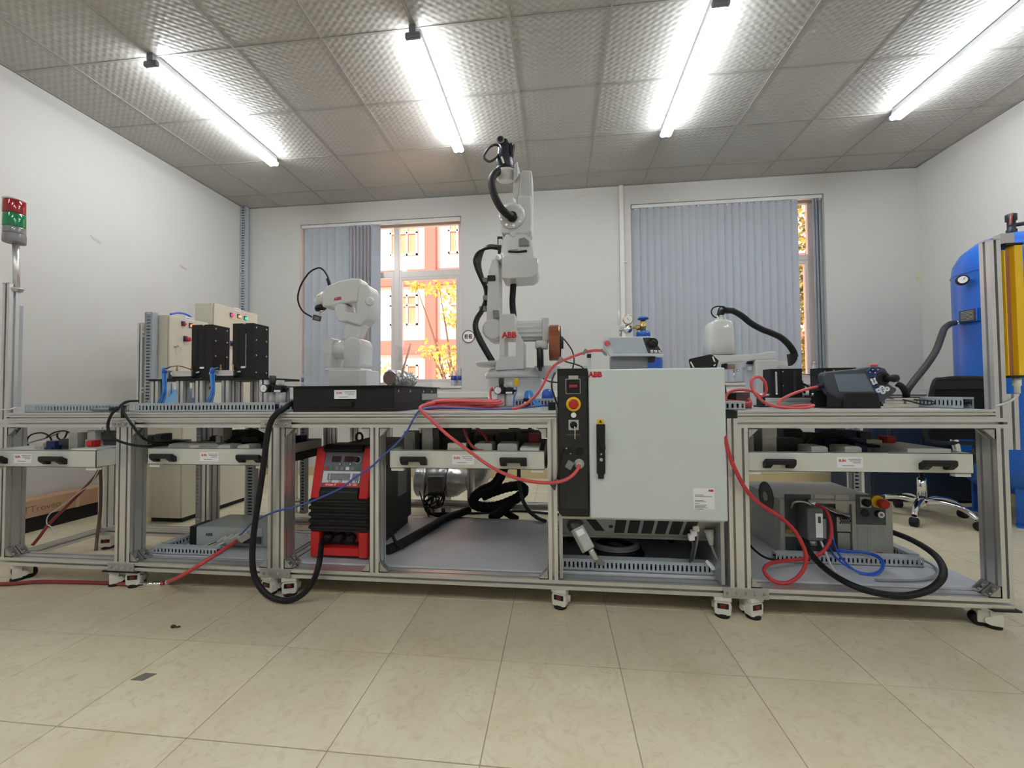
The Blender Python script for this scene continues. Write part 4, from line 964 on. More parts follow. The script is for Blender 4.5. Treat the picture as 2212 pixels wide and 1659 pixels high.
one('wooden_stick', mat('pale_wood', srgb(206, 160, 136), .6, 0, .15, 30), 'thin wooden stick leaning out of the foil duct', 'stick', q)
# ================================================================== SMALL WHITE ROBOT
YS = 2.58
ped = thing('rear_bench', 'dark topped rear bench under the small white robot', 'workbench', (-1.70, 2.70, 0))
for x in (-2.09, -1.345):
    for y in (2.54, 3.02):
        q = MB(); profile(q, 'z', .0, .825, x, x+.04, y, y+.04); q.build('post', ALU, ped)
for z in (.07, .775):
    for y in (2.54, 3.02):
        q = MB(); profile(q, 'x', -2.05, -1.345, y, y+.04, z, z+.04); q.build('rail', ALU, ped)
q = MB(); q.box(-2.09, -1.303, 2.34, 3.08, .825, .845, .002); q.build('top_plate', BLACKM, ped)
rb = thing('industrial_robot', 'small glossy white six axis robot bowing its wrist to the left', 'robot', (at(750, 850, YS).x, YS+.05, .845))
def pr(poly, y0, y1, name, mt, parent, bev=.008, Yp=None):
    q = MB(); q.prism(px(poly, YS if Yp is None else Yp), y0, y1, 'y', bev); return q.build(name, mt, parent)
bx_ = px([(709, 800), (792, 800), (792, 828), (709, 828)], YS-.07)
q = MB(); q.box(bx_[0][0], bx_[1][0], YS-.07, YS+.12, .845, bx_[0][1], .006); q.build('base', ROBW, rb)
pr([(711, 802), (713, 795), (788, 795), (791, 802)], YS-.06, YS+.10, 'base_neck', ROBW, rb, .006)
pr([(709, 796), (706, 745), (712, 735), (725, 731), (727, 740), (724, 796)], YS-.055, YS+.09, 'shoulder_side', ROBW, rb, .008)
pr([(752, 796), (753, 737), (770, 729), (786, 734), (792, 746), (790, 790), (782, 797)], YS-.065, YS+.10, 'shoulder_side', ROBW, rb, .010)
a, b = at(722, 755, YS), at(756, 755, YS); q = MB(); q.lathe((a.x, YS+.015, a.z), (1, 0, 0), [(.058, 0), (.066, .004), (.066, b.x-a.x-.004), (.06, b.x-a.x)], 32); q.build('shoulder_motor', ROBW, rb)
q = MB(); q.lathe((b.x, YS+.015, a.z), (1, 0, 0), [(.066, 0), (.066, .022), (.055, .03)], 32); q.build('shoulder_ring', ROBW, rb)
pr([(741, 795), (742, 778), (757, 778), (757, 795)], YS-.02, YS+.05, 'shoulder_web', ROBW, rb, .004)
pr([(744, 735), (747, 706), (757, 690), (785, 692), (790, 704), (777, 730), (770, 737)], YS-.035, YS+.06, 'lower_arm', ROBW, rb, .012)
pr([(731, 667), (738, 660), (756, 660), (756, 678), (779, 678), (779, 657), (783, 625), (792, 617), (804, 621), (810, 634), (808, 670), (803, 690), (785, 706), (757, 698), (741, 698), (734, 686)], YS-.06, YS+.085, 'elbow', ROBW, rb, .010)
a = at(797, 650, YS-.075); q = MB(); q.lathe((a.x, YS-.06, a.z), (0, -1, 0), [(.03, 0), (.03, .006), (.02, .012)], 24); q.build('elbow_cover', ROBW, rb)
pr([(705, 667), (704, 640), (714, 622), (740, 611), (768, 605), (786, 606), (790, 617), (783, 625), (779, 656), (747, 660), (725, 667)], YS-.055, YS+.06, 'forearm', ROBW, rb, .012)
a, b = at(709, 645, YS), at(690, 650, YS); q = MB(); d_ = (b-a).normalized()
q.lathe((a.x, YS, a.z), (b.x-a.x, 0, b.z-a.z), [(.048, 0), (.052, .006), (.05, .04), (.044, .058), (.036, .066)], 28); q.build('wrist', ROBW, rb)
a, b = at(689, 652, YS-.01), at(693, 664, YS-.01); q = MB(); q.lathe(a, b-a, [(.03, -.02), (.034, .0), (.034, .026), (.03, .03)], 28); q.build('wrist_roll', ROBW, rb)
q = MB(); c_ = at(692, 663, YS-.01); q.lathe(c_, b-a, [(.037, 0), (.037, .018), (.03, .022)], 28); q.build('flange', BLACK, rb)
q = MB(); c_ = at(694, 670, YS-.01); q.lathe(c_, b-a, [(.018, 0), (.018, .014), (.011, .02)], 20); q.build('tool_adapter', CHROME, rb)
for pl in ([(729, 614), (739, 613), (739, 616), (729, 617)],): pr(pl, YS-.03, YS+.02, 'vent', MGREY, rb, 0)
text('logo', 'ABB', REDINK, rb, (at(729.5, 645.5, YS-.0555).x, YS-.0558, at(729.5, 645.5, YS-.0555).z), .020, rot=(math.pi/2, math.radians(-8), 0), bold=.04)
q = MB(); c_ = at(688, 640, YS-.052); q.box(c_.x-.008, c_.x+.01, YS-.053, YS-.051, c_.z-.003, c_.z+.003); q.build('warning_label', YEL, rb)
sb = thing('camera_sensor', 'small grey sensor block hanging under the wrist of the small robot', 'sensor', tuple(at(685, 693, YS-.02)))
M_ = Matrix.Translation(at(685, 687, YS-.02)) @ Euler((.25, .22, .5)).to_matrix().to_4x4()
q = MB(); q.boxm(M_, .05, .045, .034, .003); q.build('body', DGREY, sb)
M2_ = M_ @ Matrix.Translation((0, -.0232, 0)); q = MB(); q.boxm(M2_, .036, .002, .022); q.build('window', MGREY, sb)
M3_ = M_ @ Matrix.Translation((0.01, 0, .026)); q = MB(); q.boxm(M3_, .012, .02, .024); q.build('mount', STEEL, sb)
q = MB(); q.tube([at(714, 620, YS-.02), at(711, 607, YS-.02), at(706, 594, YS-.02), at(697, 582, YS-.03), at(686, 579, YS-.04), at(668, 589, YS-.05), at(652, 612, YS-.06), at(644, 636, YS-.06), at(645, 655, YS-.05), at(655, 673, YS-.04), at(674, 685, YS-.02)], .0055, 10, 8)
cab = thing('sensor_cable', 'black cable looping from the small robot forearm to its sensor block', 'cable', tuple(at(645, 655, YS-.05)))
q.build('cord', CABLE, cab)
q = MB(); q.tube([at(713, 623, YS-.02), at(711, 612, YS-.02), at(708, 602, YS-.02)], .011, 12, 4); q.build('plug', BLACK, cab)
# ================================================================== TALL GREY ROBOT
YR_ = 2.62
rg = thing('industrial_robot', 'tall light grey welding robot reaching up toward the ceiling', 'robot', (at(1112, 866, YR_+.1).x, YR_+.18, ZTOP))
def pg(poly, y0, y1, name, mt=ROBG, bev=.008): return pr(poly, y0, y1, name, mt, rg, bev, YR_ if y0 > YR_-.06 else y0)
cx_ = at(1113, 840, YR_+.15).x; YC = YR_+.15
zt = at(1113, 815, YR_).z
q = MB(); q.lathe((cx_, YC, ZTOP), (0, 0, 1), [(.225, 0), (.225, .012), (.185, .014), (.182, zt-ZTOP-.004), (.192, zt-ZTOP)], 40); q.build('base', ROBG, rg)
z2_ = at(1113, 794, YR_).z
q = MB(); q.lathe((cx_, YC, zt), (0, 0, 1), [(.20, 0), (.205, .01), (.205, .03), (.19, .045), (.17, z2_-zt)], 40); q.build('turret', ROBG, rg)
pg([(1081, 684), (1090, 681), (1114, 681), (1116, 714), (1133, 741), (1133, 798), (1072, 801), (1074, 785), (1081, 776), (1081, 771), (1116, 771), (1116, 733), (1092, 733), (1092, 771), (1081, 771)], YR_-.05, YR_+.15, 'swivel_frame', ROBG, .004)
text('logo', 'ABB', REDINK, rg, (at(1100, 724, YR_-.051).x, YR_-.0515, at(1100, 724, YR_-.051).z), .036, bold=.05)
q = MB(); a = at(1040, 782, YR_); q.lathe((at(1066, 785, YR_+.12).x, YR_+.12, at(1060, 792, YR_+.1).z), (0, 0, 1), [(.10, 0), (.125, .02), (.125, .03), (.11, .034)], 32); q.build('cable_tray', ROBG, rg)
# lower arm
pg([(1051, 700), (1053, 640), (1055, 604), (1056, 585), (1064, 560), (1078, 558), (1080, 600), (1079, 690), (1080, 738), (1060, 739), (1053, 726)], YR_-.02, YR_+.13, 'lower_arm', ROBG, .010)
pg([(1054, 598), (1056, 597), (1071, 597), (1072, 607), (1070, 609), (1055, 609)], YR_-.028, YR_-.02, 'arm_badge', BLACK, .002)
pg([(1066, 672), (1079, 672), (1079, 689), (1067, 689)], YR_-.035, YR_-.02, 'stop_block', MGREY, .003)
a = at(1066, 712, YR_); q = MB(); q.lathe((a.x, YR_+.13, a.z), (0, -1, 0), [(.07, 0), (.07, .15), (.06, .16)], 32); q.build('lower_joint', ROBG, rg)
# elbow, motor box
pg([(1085, 556), (1140, 555), (1152, 560), (1164, 562), (1164, 590), (1160, 597), (1150, 603), (1100, 606), (1086, 604)], YR_-.05, YR_+.16, 'motor_box', ROBG, .006)
pg([(1075, 560), (1083, 548), (1086, 520), (1094, 509), (1134, 507), (1146, 517), (1154, 545), (1154, 558), (1140, 562), (1085, 566)], YR_-.03, YR_+.16, 'elbow', ROBG, .010)
pg([(1122, 521), (1134, 518), (1144, 526), (1144, 536), (1122, 536)], YR_-.045, YR_-.03, 'elbow_boss', MGREY, .004)
pg([(1099, 545), (1120, 546), (1139, 544), (1139, 548), (1120, 550), (1099, 549)], YR_-.038, YR_-.03, 'cable_slot', RUBBER, .001)
pg([(1103, 538), (1120, 538), (1120, 543), (1103, 543)], YR_-.036, YR_-.03, 'rib', ROBG, .001)
pg([(1073, 508), (1084, 508), (1084, 562), (1075, 562)], YR_+.02, YR_+.12, 'cable_guard', BLACKM, .002)
pg([(1076, 514), (1084, 514), (1084, 527), (1076, 527)], YR_+.017, YR_+.02, 'guard_label', PAPER, 0)
for (x, y) in ((1078, 556), (1091, 577), (1108, 505)):
    a = at(x, y, YR_-.03); q = MB(); q.lathe((a.x, YR_+.0, a.z), (0, -1, 0), [(.022, -.05), (.022, .03), (.016, .034)], 20); q.build('joint_boss', ROBG, rg)
# upper arm tube / forearm
pg([(1082, 505), (1083, 470), (1092, 452), (1104, 447), (1119, 444), (1119, 425), (1148, 425), (1150, 470), (1148, 500), (1140, 506), (1128, 508), (1092, 508)], YR_-.02, YR_+.15, 'axis_housing', ROBG, .010)
pg([(1121, 434), (1123, 374), (1130, 369), (1148, 369), (1150, 380), (1151, 440), (1148, 452)], YR_-.01, YR_+.12, 'forearm', ROBG, .008)
for xx in (1128, 1135, 1142):
    pg([(xx, 370), (xx+2, 370), (xx+2, 440), (xx, 440)], YR_-.016, YR_-.01, 'rib', ROBG, .001)
pg([(1107, 425), (1109, 385), (1116, 360), (1121, 360), (1124, 400), (1120, 425), (1112, 430)], YR_+.0, YR_+.10, 'wrist_bracket', ROBG, .006)
a = at(1106, 467, YR_-.02); q = MB(); q.lathe((a.x, YR_-.02, a.z), (0, -1, 0), [(.085, 0), (.085, .012), (.055, .016)], 32); hp = q.build('hose_plate', ROBG, rg)
for k in range(9):
    q = MB(); an = k*2*math.pi/9; q.cyl((a.x+.07*math.cos(an), YR_-.032, a.z+.07*math.sin(an)), (a.x+.07*math.cos(an), YR_-.039, a.z+.07*math.sin(an)), .008, 8); q.build('bolt', STEEL, hp)
# wrist and torch holder
wb_ = at(1092, 378, YR_+.05); wt_ = at(1090, 322, YR_+.02); ax = (wt_-wb_).normalized()
q = MB(); q.lathe(wb_-ax*.04, ax, [(.05, 0), (.062, .02), (.066, .05), (.06, .07)], 28); q.build('wrist', ROBG, rg)
pg([(1110, 392), (1112, 362), (1119, 354), (1120, 386), (1114, 394)], YR_-.03, YR_+.02, 'wrist_clamp', ALUD, .004)
TORCH = mat('torch_navy_black', (.016, .018, .026), .35, .2, .15, 20)
tw = thing('welding_torch', 'dark welding torch holder mounted at the top of the tall robot', 'welding torch', tuple(wb_+ax*.03))
q = MB(); q.lathe(wb_+ax*.032, ax, [(.056, 0), (.058, .02), (.056, .06), (.046, .10), (.043, .15), (.03, .165)], 28); q.build('body', TORCH, tw)
q = MB(); q.lathe(wb_+ax*.03, ax, [(.059, 0), (.0595, .008), (.059, .016)], 28); q.build('ring', BLACK, tw)
q = MB(); q.prism(px([(1103, 338), (1101, 312), (1105, 309), (1107, 316), (1112, 311), (1108, 336)], YR_), YR_-.01, YR_+.03, 'y', .002); q.build('fin', TORCH, tw)
q = MB(); a = at(1081, 301, YR_-.03); q.lathe(a+Vector((0, .07, 0)), (0, -1, 0), [(.022, 0), (.022, .06), (.024, .062), (.024, .072)], 24); q.build('nozzle', MGREY, tw)
q = MB(); q.cyl((a.x, a.y-.003, a.z), (a.x, a.y-.006, a.z), .017, 20); q.build('nozzle_bore', RUBBER, tw)
q = MB(); q.tube([at(1088, 306, YR_), at(1092, 304, YR_), at(1094, 312, YR_)], .014, 10, 4); q.build('clamp', BLACK, tw)
q = MB(); a, b = at(1083, 337, YR_-.05), at(1088, 351, YR_-.05); q.prism(px([(1081, 338), (1085, 337), (1090, 351), (1086, 352)], YR_-.05), YR_-.047, YR_-.044); q.build('label', PAPER, tw)
q = MB(); q.tube([at(1078, 315, YR_), at(1068, 313, YR_-.02), at(1056, 320, YR_-.03), at(1046, 336, YR_-.03), at(1048, 344, YR_-.03), at(1058, 349, YR_-.02), at(1070, 342, YR_-.01), at(1077, 334, YR_)], .0075, 10, 8); q.build('lead', DGREY, tw)
# hoses of the tall robot
hs = thing('robot_hose', 'thick black hose bowing out beside the tall robot forearm', 'hose', tuple(at(1105, 467, YR_-.04)))
q = MB(); q.tube([at(1107, 467, YR_-.03), at(1096, 463, YR_-.09), at(1082, 449, YR_-.10), at(1069, 425, YR_-.09), at(1062, 400, YR_-.07), at(1064, 383, YR_-.05), at(1074, 372, YR_-.01), at(1084, 370, YR_+.04)], .024, 14, 8); q.build('tube', RUBBER, hs)
q = MB(); a = at(1106, 467, YR_-.05); q.lathe((a.x, YR_-.03, a.z), (0, -1, 0), [(.034, 0), (.034, .02), (.027, .03)], 20); q.build('collar', BLACK, hs)
dp = thing('cable_bundle', 'grey cable bundle curving along the lower arm of the tall robot', 'cable bundle', tuple(at(1060, 775, YR_)))
for k in range(3):
    o_ = .012*(k-1); yo = .012*((k*7) % 3-1)
    q = MB(); q.tube([at(1062, 778, YR_+.02)+Vector((o_, yo, 0)), at(1050, 758, YR_-.01)+Vector((o_, yo, 0)), at(1034, 728, YR_-.03)+Vector((o_, yo, 0)), at(1027, 705, YR_-.03)+Vector((o_*.6, yo, 0)), at(1031, 687, YR_-.02)+Vector((o_*.5, yo, 0)), at(1041, 671, YR_)+Vector((o_*.4, yo, 0)), at(1050, 648, YR_+.02)+Vector((o_*.4, yo, 0)), at(1050, 625, YR_+.02)+Vector((o_*.4, yo, 0)), at(1041, 603, YR_)+Vector((o_*.6, yo, 0)), at(1033, 580, YR_-.02)+Vector((o_, yo, 0)), at(1031, 562, YR_-.02)+Vector((o_*1.4, yo, 0)), at(1040, 541, YR_-.01)+Vector((o_*1.2, yo, o_)), at(1058, 533, YR_+.02)+Vector((0, yo, o_)), at(1082, 536, YR_+.06)+Vector((0, yo, o_))], .0095, 8, 6)
    q.build('cord', DGREY if k else CABLE, dp)
for x, y in ((1043, 667), (1047, 606), (1051, 644)):
    a = at(x, y, YR_+.01); q = MB(); q.box(a.x-.022, a.x+.022, a.y-.02, a.y+.03, a.z-.016, a.z+.016, .006); q.build('clamp', MGREY, dp)
q = MB(); q.tube([at(1110, 602, YR_+.1), at(1108, 630, YR_+.1), at(1107, 655, YR_+.1), at(1110, 690, YR_+.1)], .021, 10, 6)
one('robot_hose', RUBBER, 'straight black hose hanging behind the lower arm of the tall robot', 'hose', q)
# wire spool drum and drive motor on the shoulder
q = MB(); a, b = at(1116, 715, YR_+.05), at(1172, 715, YR_+.05)
pts = []
for k in range(28):
    an = 2*math.pi*k/28; r = .070 if k % 2 else .062; pts.append((YR_+.07+r*math.cos(an), a.z+r*math.sin(an)))
q.prism(pts, a.x, b.x, 'x'); q.build('shoulder_motor', ROBG, rg)
q = MB(); c_ = at(1187, 715, YR_+.05); q.prism([(YR_, a.z-.075), (YR_+.14, a.z-.075), (YR_+.14, a.z+.075), (YR_, a.z+.075)], b.x, c_.x, 'x', .006); q.build('motor_flange', ROBG, rg)
q = MB(); e = at(1168, 745, YR_-.01); q.lathe((e.x-.035, YR_+.0, e.z), (1, 0, 0), [(.022, 0), (.03, .01), (.03, .075), (.024, .08)], 20); q.build('motor_plug', ROBG, rg)
COPPER = mat('copper_drum', srgb(150, 92, 66), .32, .6, .12, 8)
sp = thing('wire_spool', 'copper coloured wire spool drum on the shoulder of the tall robot', 'wire spool', tuple(at(1196, 783, YR_+.05)))
a, b = at(1186, 745, YR_+.05), at(1209, 745, YR_+.05); zc = at(1196, 740, YR_+.05).z
q = MB(); pts = []
for k in range(16):
    an = 2*math.pi*(k+.5)/16; pts.append((YR_+.07+.128*math.cos(an), zc+.118*math.sin(an)))
q.prism(pts, a.x, b.x, 'x', .006); q.build('drum', COPPER, sp)
q = MB(); q.lathe((b.x, YR_+.07, zc), (1, 0, 0), [(.11, 0), (.11, .008), (.04, .01), (.04, .024)], 28); q.build('end_plate', BLACKM, sp)
pr([(1159, 752), (1173, 754), (1174, 792), (1160, 794)], YR_-.06, YR_+.02, 'bracket', BLACKM, sp, .003, YR_-.06)
a = at(1166, 775, YR_-.065); q = MB(); q.lathe((a.x-.01, YR_-.02, a.z), (1, 0, 0), [(.075, 0), (.075, .02)], 28); q.build('side_disc', BLACK, sp)
q = MB(); a = at(1175, 790, YR_); q.lathe((a.x+.02, YR_+.05, a.z), (0, 0, 1), [(.04, -.08), (.085, -.005), (.085, 0)], 24); q.build('support', ROBG, sp)
pl = at(1115, 824, YR_-.03); q = MB(); q.box(pl.x-.012, pl.x+.014, YC-.192, YC-.188, pl.z-.03, pl.z+.022); q.build('warning_label', YEL, rg)
frl('air regulator with gauge standing in front of the tall robot base', at(1092, 880, 2.27).x, 2.27, ZTOP, 1, 1.02)
a = at(1183, 866, 2.5); q = MB(); q.lathe((a.x, 2.5, ZTOP), (0, 0, 1), [(.03, 0), (.035, .004), (.036, .06), (.033, .085), (.022, .10), (.004, .106)], 24)
one('blue_container', mat('blue_plastic', srgb(40, 84, 178), .25, 0, .05, 10), 'blue domed plastic container between the tall robot and the control cabinet', 'container', q)
# ================================================================== WATER BOTTLES ON THE SILLS
LBL = mat('bottle_label_blue', srgb(60, 70, 160), .5)
def bottle(x, label, Y=YB+.067, z=1.02):
    X = at(x, 820, Y).x; t = thing('water_bottle', label, 'bottle', (X, Y, z), 'water bottles on the window sills')
    q = MB(); q.lathe((X, Y, z), (0, 0, 1), [(.026, 0), (.032, .006), (.032, .06), (.03, .07), (.032, .08), (.032, .13), (.028, .15), (.014, .185), (.013, .20)], 20); q.build('body', CLEARP, t)
    q = MB(); q.lathe((X, Y, z+.065), (0, 0, 1), [(.0325, 0), (.0325, .05)], 20); q.build('label', LBL, t)
    q = MB(); q.lathe((X, Y, z+.198), (0, 0, 1), [(.015, 0), (.015, .016)], 16); q.build('cap', WHITEP, t)
bottle(653, 'clear water bottle on the sill at the left edge of the left window'); bottle(980, 'clear water bottle with blue label on the sill, left of the right-hand pair'); bottle(994, 'clear water bottle on the sill nearest the round EE sticker'); bottle(1761, 'clear water bottle with blue label on the sill of the wide blind window')
# ================================================================== RED WELDER
wd = thing('welding_machine', 'red and black welding power source with tilted control panel', 'welding machine', (-1.03, 2.18, ZB1+.006))
wx0, wx1 = -1.195, -.905
zb = ZB1+.045
WRED = mat('welder_red', srgb(196, 34, 34), .38, 0, .06, 12); WBLK = mat('welder_black', (.012, .012, .013), .5, 0, .15, 12)
q = MB(); q.prism([(1.93, zb), (2.50, zb), (2.50, .655), (2.02, .655), (1.97, .63), (1.93, .44)], wx0+.012, wx1-.012, 'x', .006); q.build('case', WBLK, wd)
for s, xa, xb in ((0, wx0, wx0+.046), (1, wx1-.046, wx1)):
    q = MB(); q.prism([(1.872, .425), (1.93, .66), (2.0, .665), (2.06, .42), (1.92, .395)], xa, xb, 'x', .006); q.build('red_cheek', WRED, wd)
    q = MB(); q.prism([(1.875, zb-.03), (1.875, .262), (2.0, .262), (2.0, zb-.03)], xa, xb, 'x', .006); q.build('red_foot', WRED, wd)
q = MB(); q.box(wx0+.046, wx1-.046, 1.878, 1.93, zb-.022, zb+.016, .003); q.build('red_sill', WRED, wd)
q = MB(); q.prism([(1.905, .648), (1.935, .676), (2.06, .672), (2.06, .63), (1.96, .625)], wx0+.04, wx1-.04, 'x', .008); q.build('hood', BLACK, wd)
q = MB(); q.box(wx0-.002, wx1+.002, 1.880, 2.03, .262, .428, .004); q.build('grille_block', WBLK, wd)
for k in range(5):
    z = .275+.031*k; q = MB(); q.prism([(1.872, z), (1.864, z+.006), (1.864, z+.015), (1.872, z+.019), (1.93, z+.019), (1.93, z)], wx0-.003, wx1+.003, 'x', .002); q.build('louver', BLACK, wd)
q = MB(); q.prism([(1.868, .415), (1.865, .455), (1.885, .475), (1.95, .475), (1.95, .41)], wx0+.046, wx1-.046, 'x', .006); q.build('chin', BLACK, wd)
# control panel, tilted
pa = Vector((0, 1.886, .478)); pb_ = Vector((0, 1.935, .645)); pd = (pb_-pa); PH = pd.length; pd.normalize(); pn = Vector((0, -pd.z, pd.y))
PX0, PX1 = wx0+.050, wx1-.050
def PAN(u, v, w=0): return Vector((PX0+(PX1-PX0)*u, 0, 0))+pa+pd*(PH*v)+pn*w
def pbox(u0, u1, v0, v1, mt, name, w1=.0015, w0=-.001):
    q = MB(); q.loft([[PAN(u0, v0, w0), PAN(u1, v0, w0), PAN(u1, v1, w0), PAN(u0, v1, w0)], [PAN(u0, v0, w1), PAN(u1, v0, w1), PAN(u1, v1, w1), PAN(u0, v1, w1)]], False); return q.build(name, mt, cp)
q = MB(); q.loft([[PAN(-.04, -.02, -.03), PAN(1.04, -.02, -.03), PAN(1.04, 1.02, -.03), PAN(-.04, 1.02, -.03)], [PAN(-.04, -.02), PAN(1.04, -.02), PAN(1.04, 1.02), PAN(-.04, 1.02)]], False); cp = q.build('control_panel', mat('panel_grey', srgb(96, 100, 106), .45), wd)
pbox(0, 1, .0, .1, REDINK, 'name_strip'); pbox(0, 1, .1, .42, mat('panel_silver', srgb(206, 212, 216), .4), 'silver_field')
pbox(.2, .74, .17, .36, MGREY, 'print_block', .002); pbox(.8, .98, .17, .36, MGREY, 'print_block', .002); pbox(.13, .18, .17, .36, MGREY, 'print_block', .002)
pbox(.18, .42, .68, .84, mat('display_dark_red', srgb(46, 14, 18), .2), 'display', .0025); pbox(.52, .76, .68, .84, MATS['display_dark_red'], 'display', .0025)
for u, c_ in ((.06, REDP), (.2, mat('button_green', srgb(40, 120, 70), .5)), (.36, MGREY), (.5, MGREY), (.64, WHITEP), (.78, MGREY), (.94, MATS['button_green'])): pbox(u-.045, u+.045, .45, .54, c_, 'key', .003)
for u, v in ((.42, .58), (.7, .58), (.22, .11), (.5, .11), (.78, .11), (.93, .11)):
    pbox(u-.035, u+.035, v, v+.075, mat('button_dark_green', srgb(36, 74, 60), .5), 'key', .003); pbox(u-.015, u+.015, v+.015, v+.06, PAPER, 'key_face', .0036)
q = MB(); c_ = PAN(.88, .74); q.lathe(c_, pn, [(.015, 0), (.015, .012), (.012, .022), (.008, .024)], 20); q.build('dial_knob', BLACK, cp)
q = MB(); q.lathe(c_+pn*.0, pn, [(.018, 0), (.018, .003)], 24); q.build('dial_ring', WHITEP, cp)
rx = math.atan2(pd.z, pd.y)
text('name_print', 'Artsen II', PAPER, cp, PAN(.24, .05, .0017), .011, rot=(rx, 0, 0), bold=.02, shear=.2)
text('name_print', 'CM 350', PAPER, cp, PAN(.82, .05, .0017), .011, rot=(rx, 0, 0), bold=.02)
q = MB(); a = at(733, 940, 2.1); a = Vector(((wx0+wx1)/2-.02, 2.12, .655)); q.cyl(a, a+Vector((0, 0, .02)), .008, 10); q.tube([a+Vector((.018*math.cos(t_*math.pi/6), 0, .038+.022*math.sin(t_*math.pi/6))) for t_ in range(12)], .006, 8, 3, True); q.build('eye_bolt', DGREY, wd)
q = MB(); q.box(wx0+.02, wx1-.02, 1.92, 2.46, ZB1+.006, zb); q.build('base_block', BLACK, wd)
for u in (.12, .45, .8):
    X = wx0+.05+u*.18; q = MB(); q.lathe((X, 1.93, zb+.055), (0, -1, 0), [(.022, 0), (.022, .02), (.016, .024), (.016, .045)], 18); q.build('socket', BLACK, wd)
q = MB(); X = wx1-.075; q.lathe((X, 1.93, zb+.06), (0, -1, 0), [(.028, 0), (.028, .012), (.02, .014)], 20); q.build('red_ring', REDP, wd)
q = MB(); q.box(wx1-.0125, wx1-.011, 2.28, 2.42, .33, .48); q.build('side_label', MGREY, wd)
# ================================================================== DUCT FAN AND FOIL DUCT BEHIND
YFN = 3.18
DARKST = mat('dull_steel', (.30, .29, .28), .35, .85, .15, 18)
fn = thing('duct_fan', 'silver inline duct fan with crinkled foil ducting behind the benches', 'fan', (at(950, 1080, YFN).x, YFN, 0))
a, b = at(928, 1040, YFN), at(972, 1040, YFN); zc = at(945, 1038, YFN).z; rr = zc-.03 if zc < .16 else .125
q = MB(); q.lathe((a.x, YFN, zc), (1, 0, 0), [(.115, 0), (.125, .006), (.125, b.x-a.x-.006), (.115, b.x-a.x)], 36); q.build('housing', DARKST, fn)
e = at(1012, 1040, YFN); f_ = at(1030, 1030, YFN)
q = MB(); q.lathe((b.x, YFN, zc), (1, 0, 0), [(.12, 0), (.13, .01), (.118, .02), (.126, .035), (.116, .05), (.12, .06), (.07, .13), (.066, .14)], 36)
for v in q.v: v += Vector((random.uniform(-1, 1), random.uniform(-1, 1), random.uniform(-1, 1)))*.004
q.build('cone', FOIL, fn)
q = MB(); corr(q, [(a.x-.10, YFN, zc), (a.x-.05, YFN, zc), (a.x, YFN, zc)], .118, .03, .08, 28); q.build('foil_sleeve', FOIL, fn)
q = MB(); x_ = b.x+.135; corr(q, [(x_, YFN, zc), (x_+.05, YFN, zc), (x_+.11, YFN-.02, zc+.03), (x_+.13, YFN-.03, zc+.11), (x_+.09, YFN-.04, zc+.24)], .062, .018, .14, 24); q.build('foil_hose', FOIL, fn)
q = MB(); corr(q, [at(950, 975, YFN), at(940, 955, YFN), at(925, 935, YFN), at(915, 900, YFN)], .06, .018, .14, 24); q.build('foil_hose', FOIL, fn)
for xx in (a.x+.03, b.x-.03):
    q = MB(); q.box(xx-.015, xx+.015, YFN-.09, YFN+.09, 0, max(.012, zc-.10)); q.build('foot', DARKST, fn)
q = MB(); c_ = at(945, 1044, YFN-.12); q.box(c_.x-.07, c_.x+.05, YFN-.145, YFN-.10, zc-.07, zc+.06, .004); q.build('terminal_box', DARKST, fn)
# ================================================================== CONTROL CABINET (middle right)
YC0 = 1.755
cc = thing('control_cabinet', 'large light grey robot control cabinet with black switch panel', 'control cabinet', (.34, 2.1, ZB1+.006))
CX0, CX1, CZ0, CZ1 = .004, .676, .405, 1.022
q = MB(); q.box(CX0, CX1, YC0+.012, 2.46, CZ0, CZ1, .004); q.build('body', CABG, cc)
q = MB(); q.box(.133, CX1+.004, YC0-.016, YC0+.010, CZ0-.006, CZ1-.002, .006); door = q.build('door', CABG, cc)
q = MB(); q.prism([(CX0-.002, CZ0+.012), (CX0+.012, CZ0-.004), (.130, CZ0-.004), (.130, CZ1+.004), (CX0-.002, CZ1+.004)], YC0-.006, YC0+.010, 'y', .003); pan = q.build('switch_panel', BLACKM, cc)
q = MB(); q.box(CX0+.004, .124, YC0-.010, YC0-.006, CZ0+.03, CZ1-.03, .001); q.build('panel_face', mat('panel_black', (.012, .012, .013), .4), pan)
YP = YC0-.010
def pp(x, y): return at(x, y, YP)
def pbx(x0, y0, x1, y1, mt, name, d=.002, bev=0, par=None):
    a, b = pp(x0, y0), pp(x1, y1); q = MB(); q.box(a.x, b.x, YP-d, YP+.001, b.z, a.z, bev); return q.build(name, mt, par or pan)
def pcy(x, y, prof, mt, name, par=None, seg=24):
    a = pp(x, y); q = MB(); q.lathe((a.x, YP, a.z), (0, -1, 0), prof, seg); return q.build(name, mt, par or pan)
pbx(1228, 811.5, 1249, 818, RELG, 'label'); pbx(1221.5, 818.5, 1254, 851, RELG, 'switch_frame', .0015); pbx(1223, 820, 1252.5, 849.5, BLACK, 'main_switch', .006, .001)
pbx(1229, 831, 1247, 837.5, mat('dull_red', srgb(150, 40, 34), .45), 'switch_lever', .014, .002)
pcy(1238.7, 873, [(.031, 0), (.031, .004), (.022, .006)], YEL, 'stop_ring'); pcy(1238.7, 873, [(.012, 0), (.012, .012), (.0205, .014), (.0205, .026), (.014, .031)], mat('stop_red', srgb(176, 32, 30), .4), 'stop_button')
pcy(1239, 896.6, [(.014, 0), (.014, .003)], BLACK, 'button_bezel'); pcy(1239, 896.6, [(.0115, 0), (.0115, .007), (.009, .008)], PAPER, 'white_button')
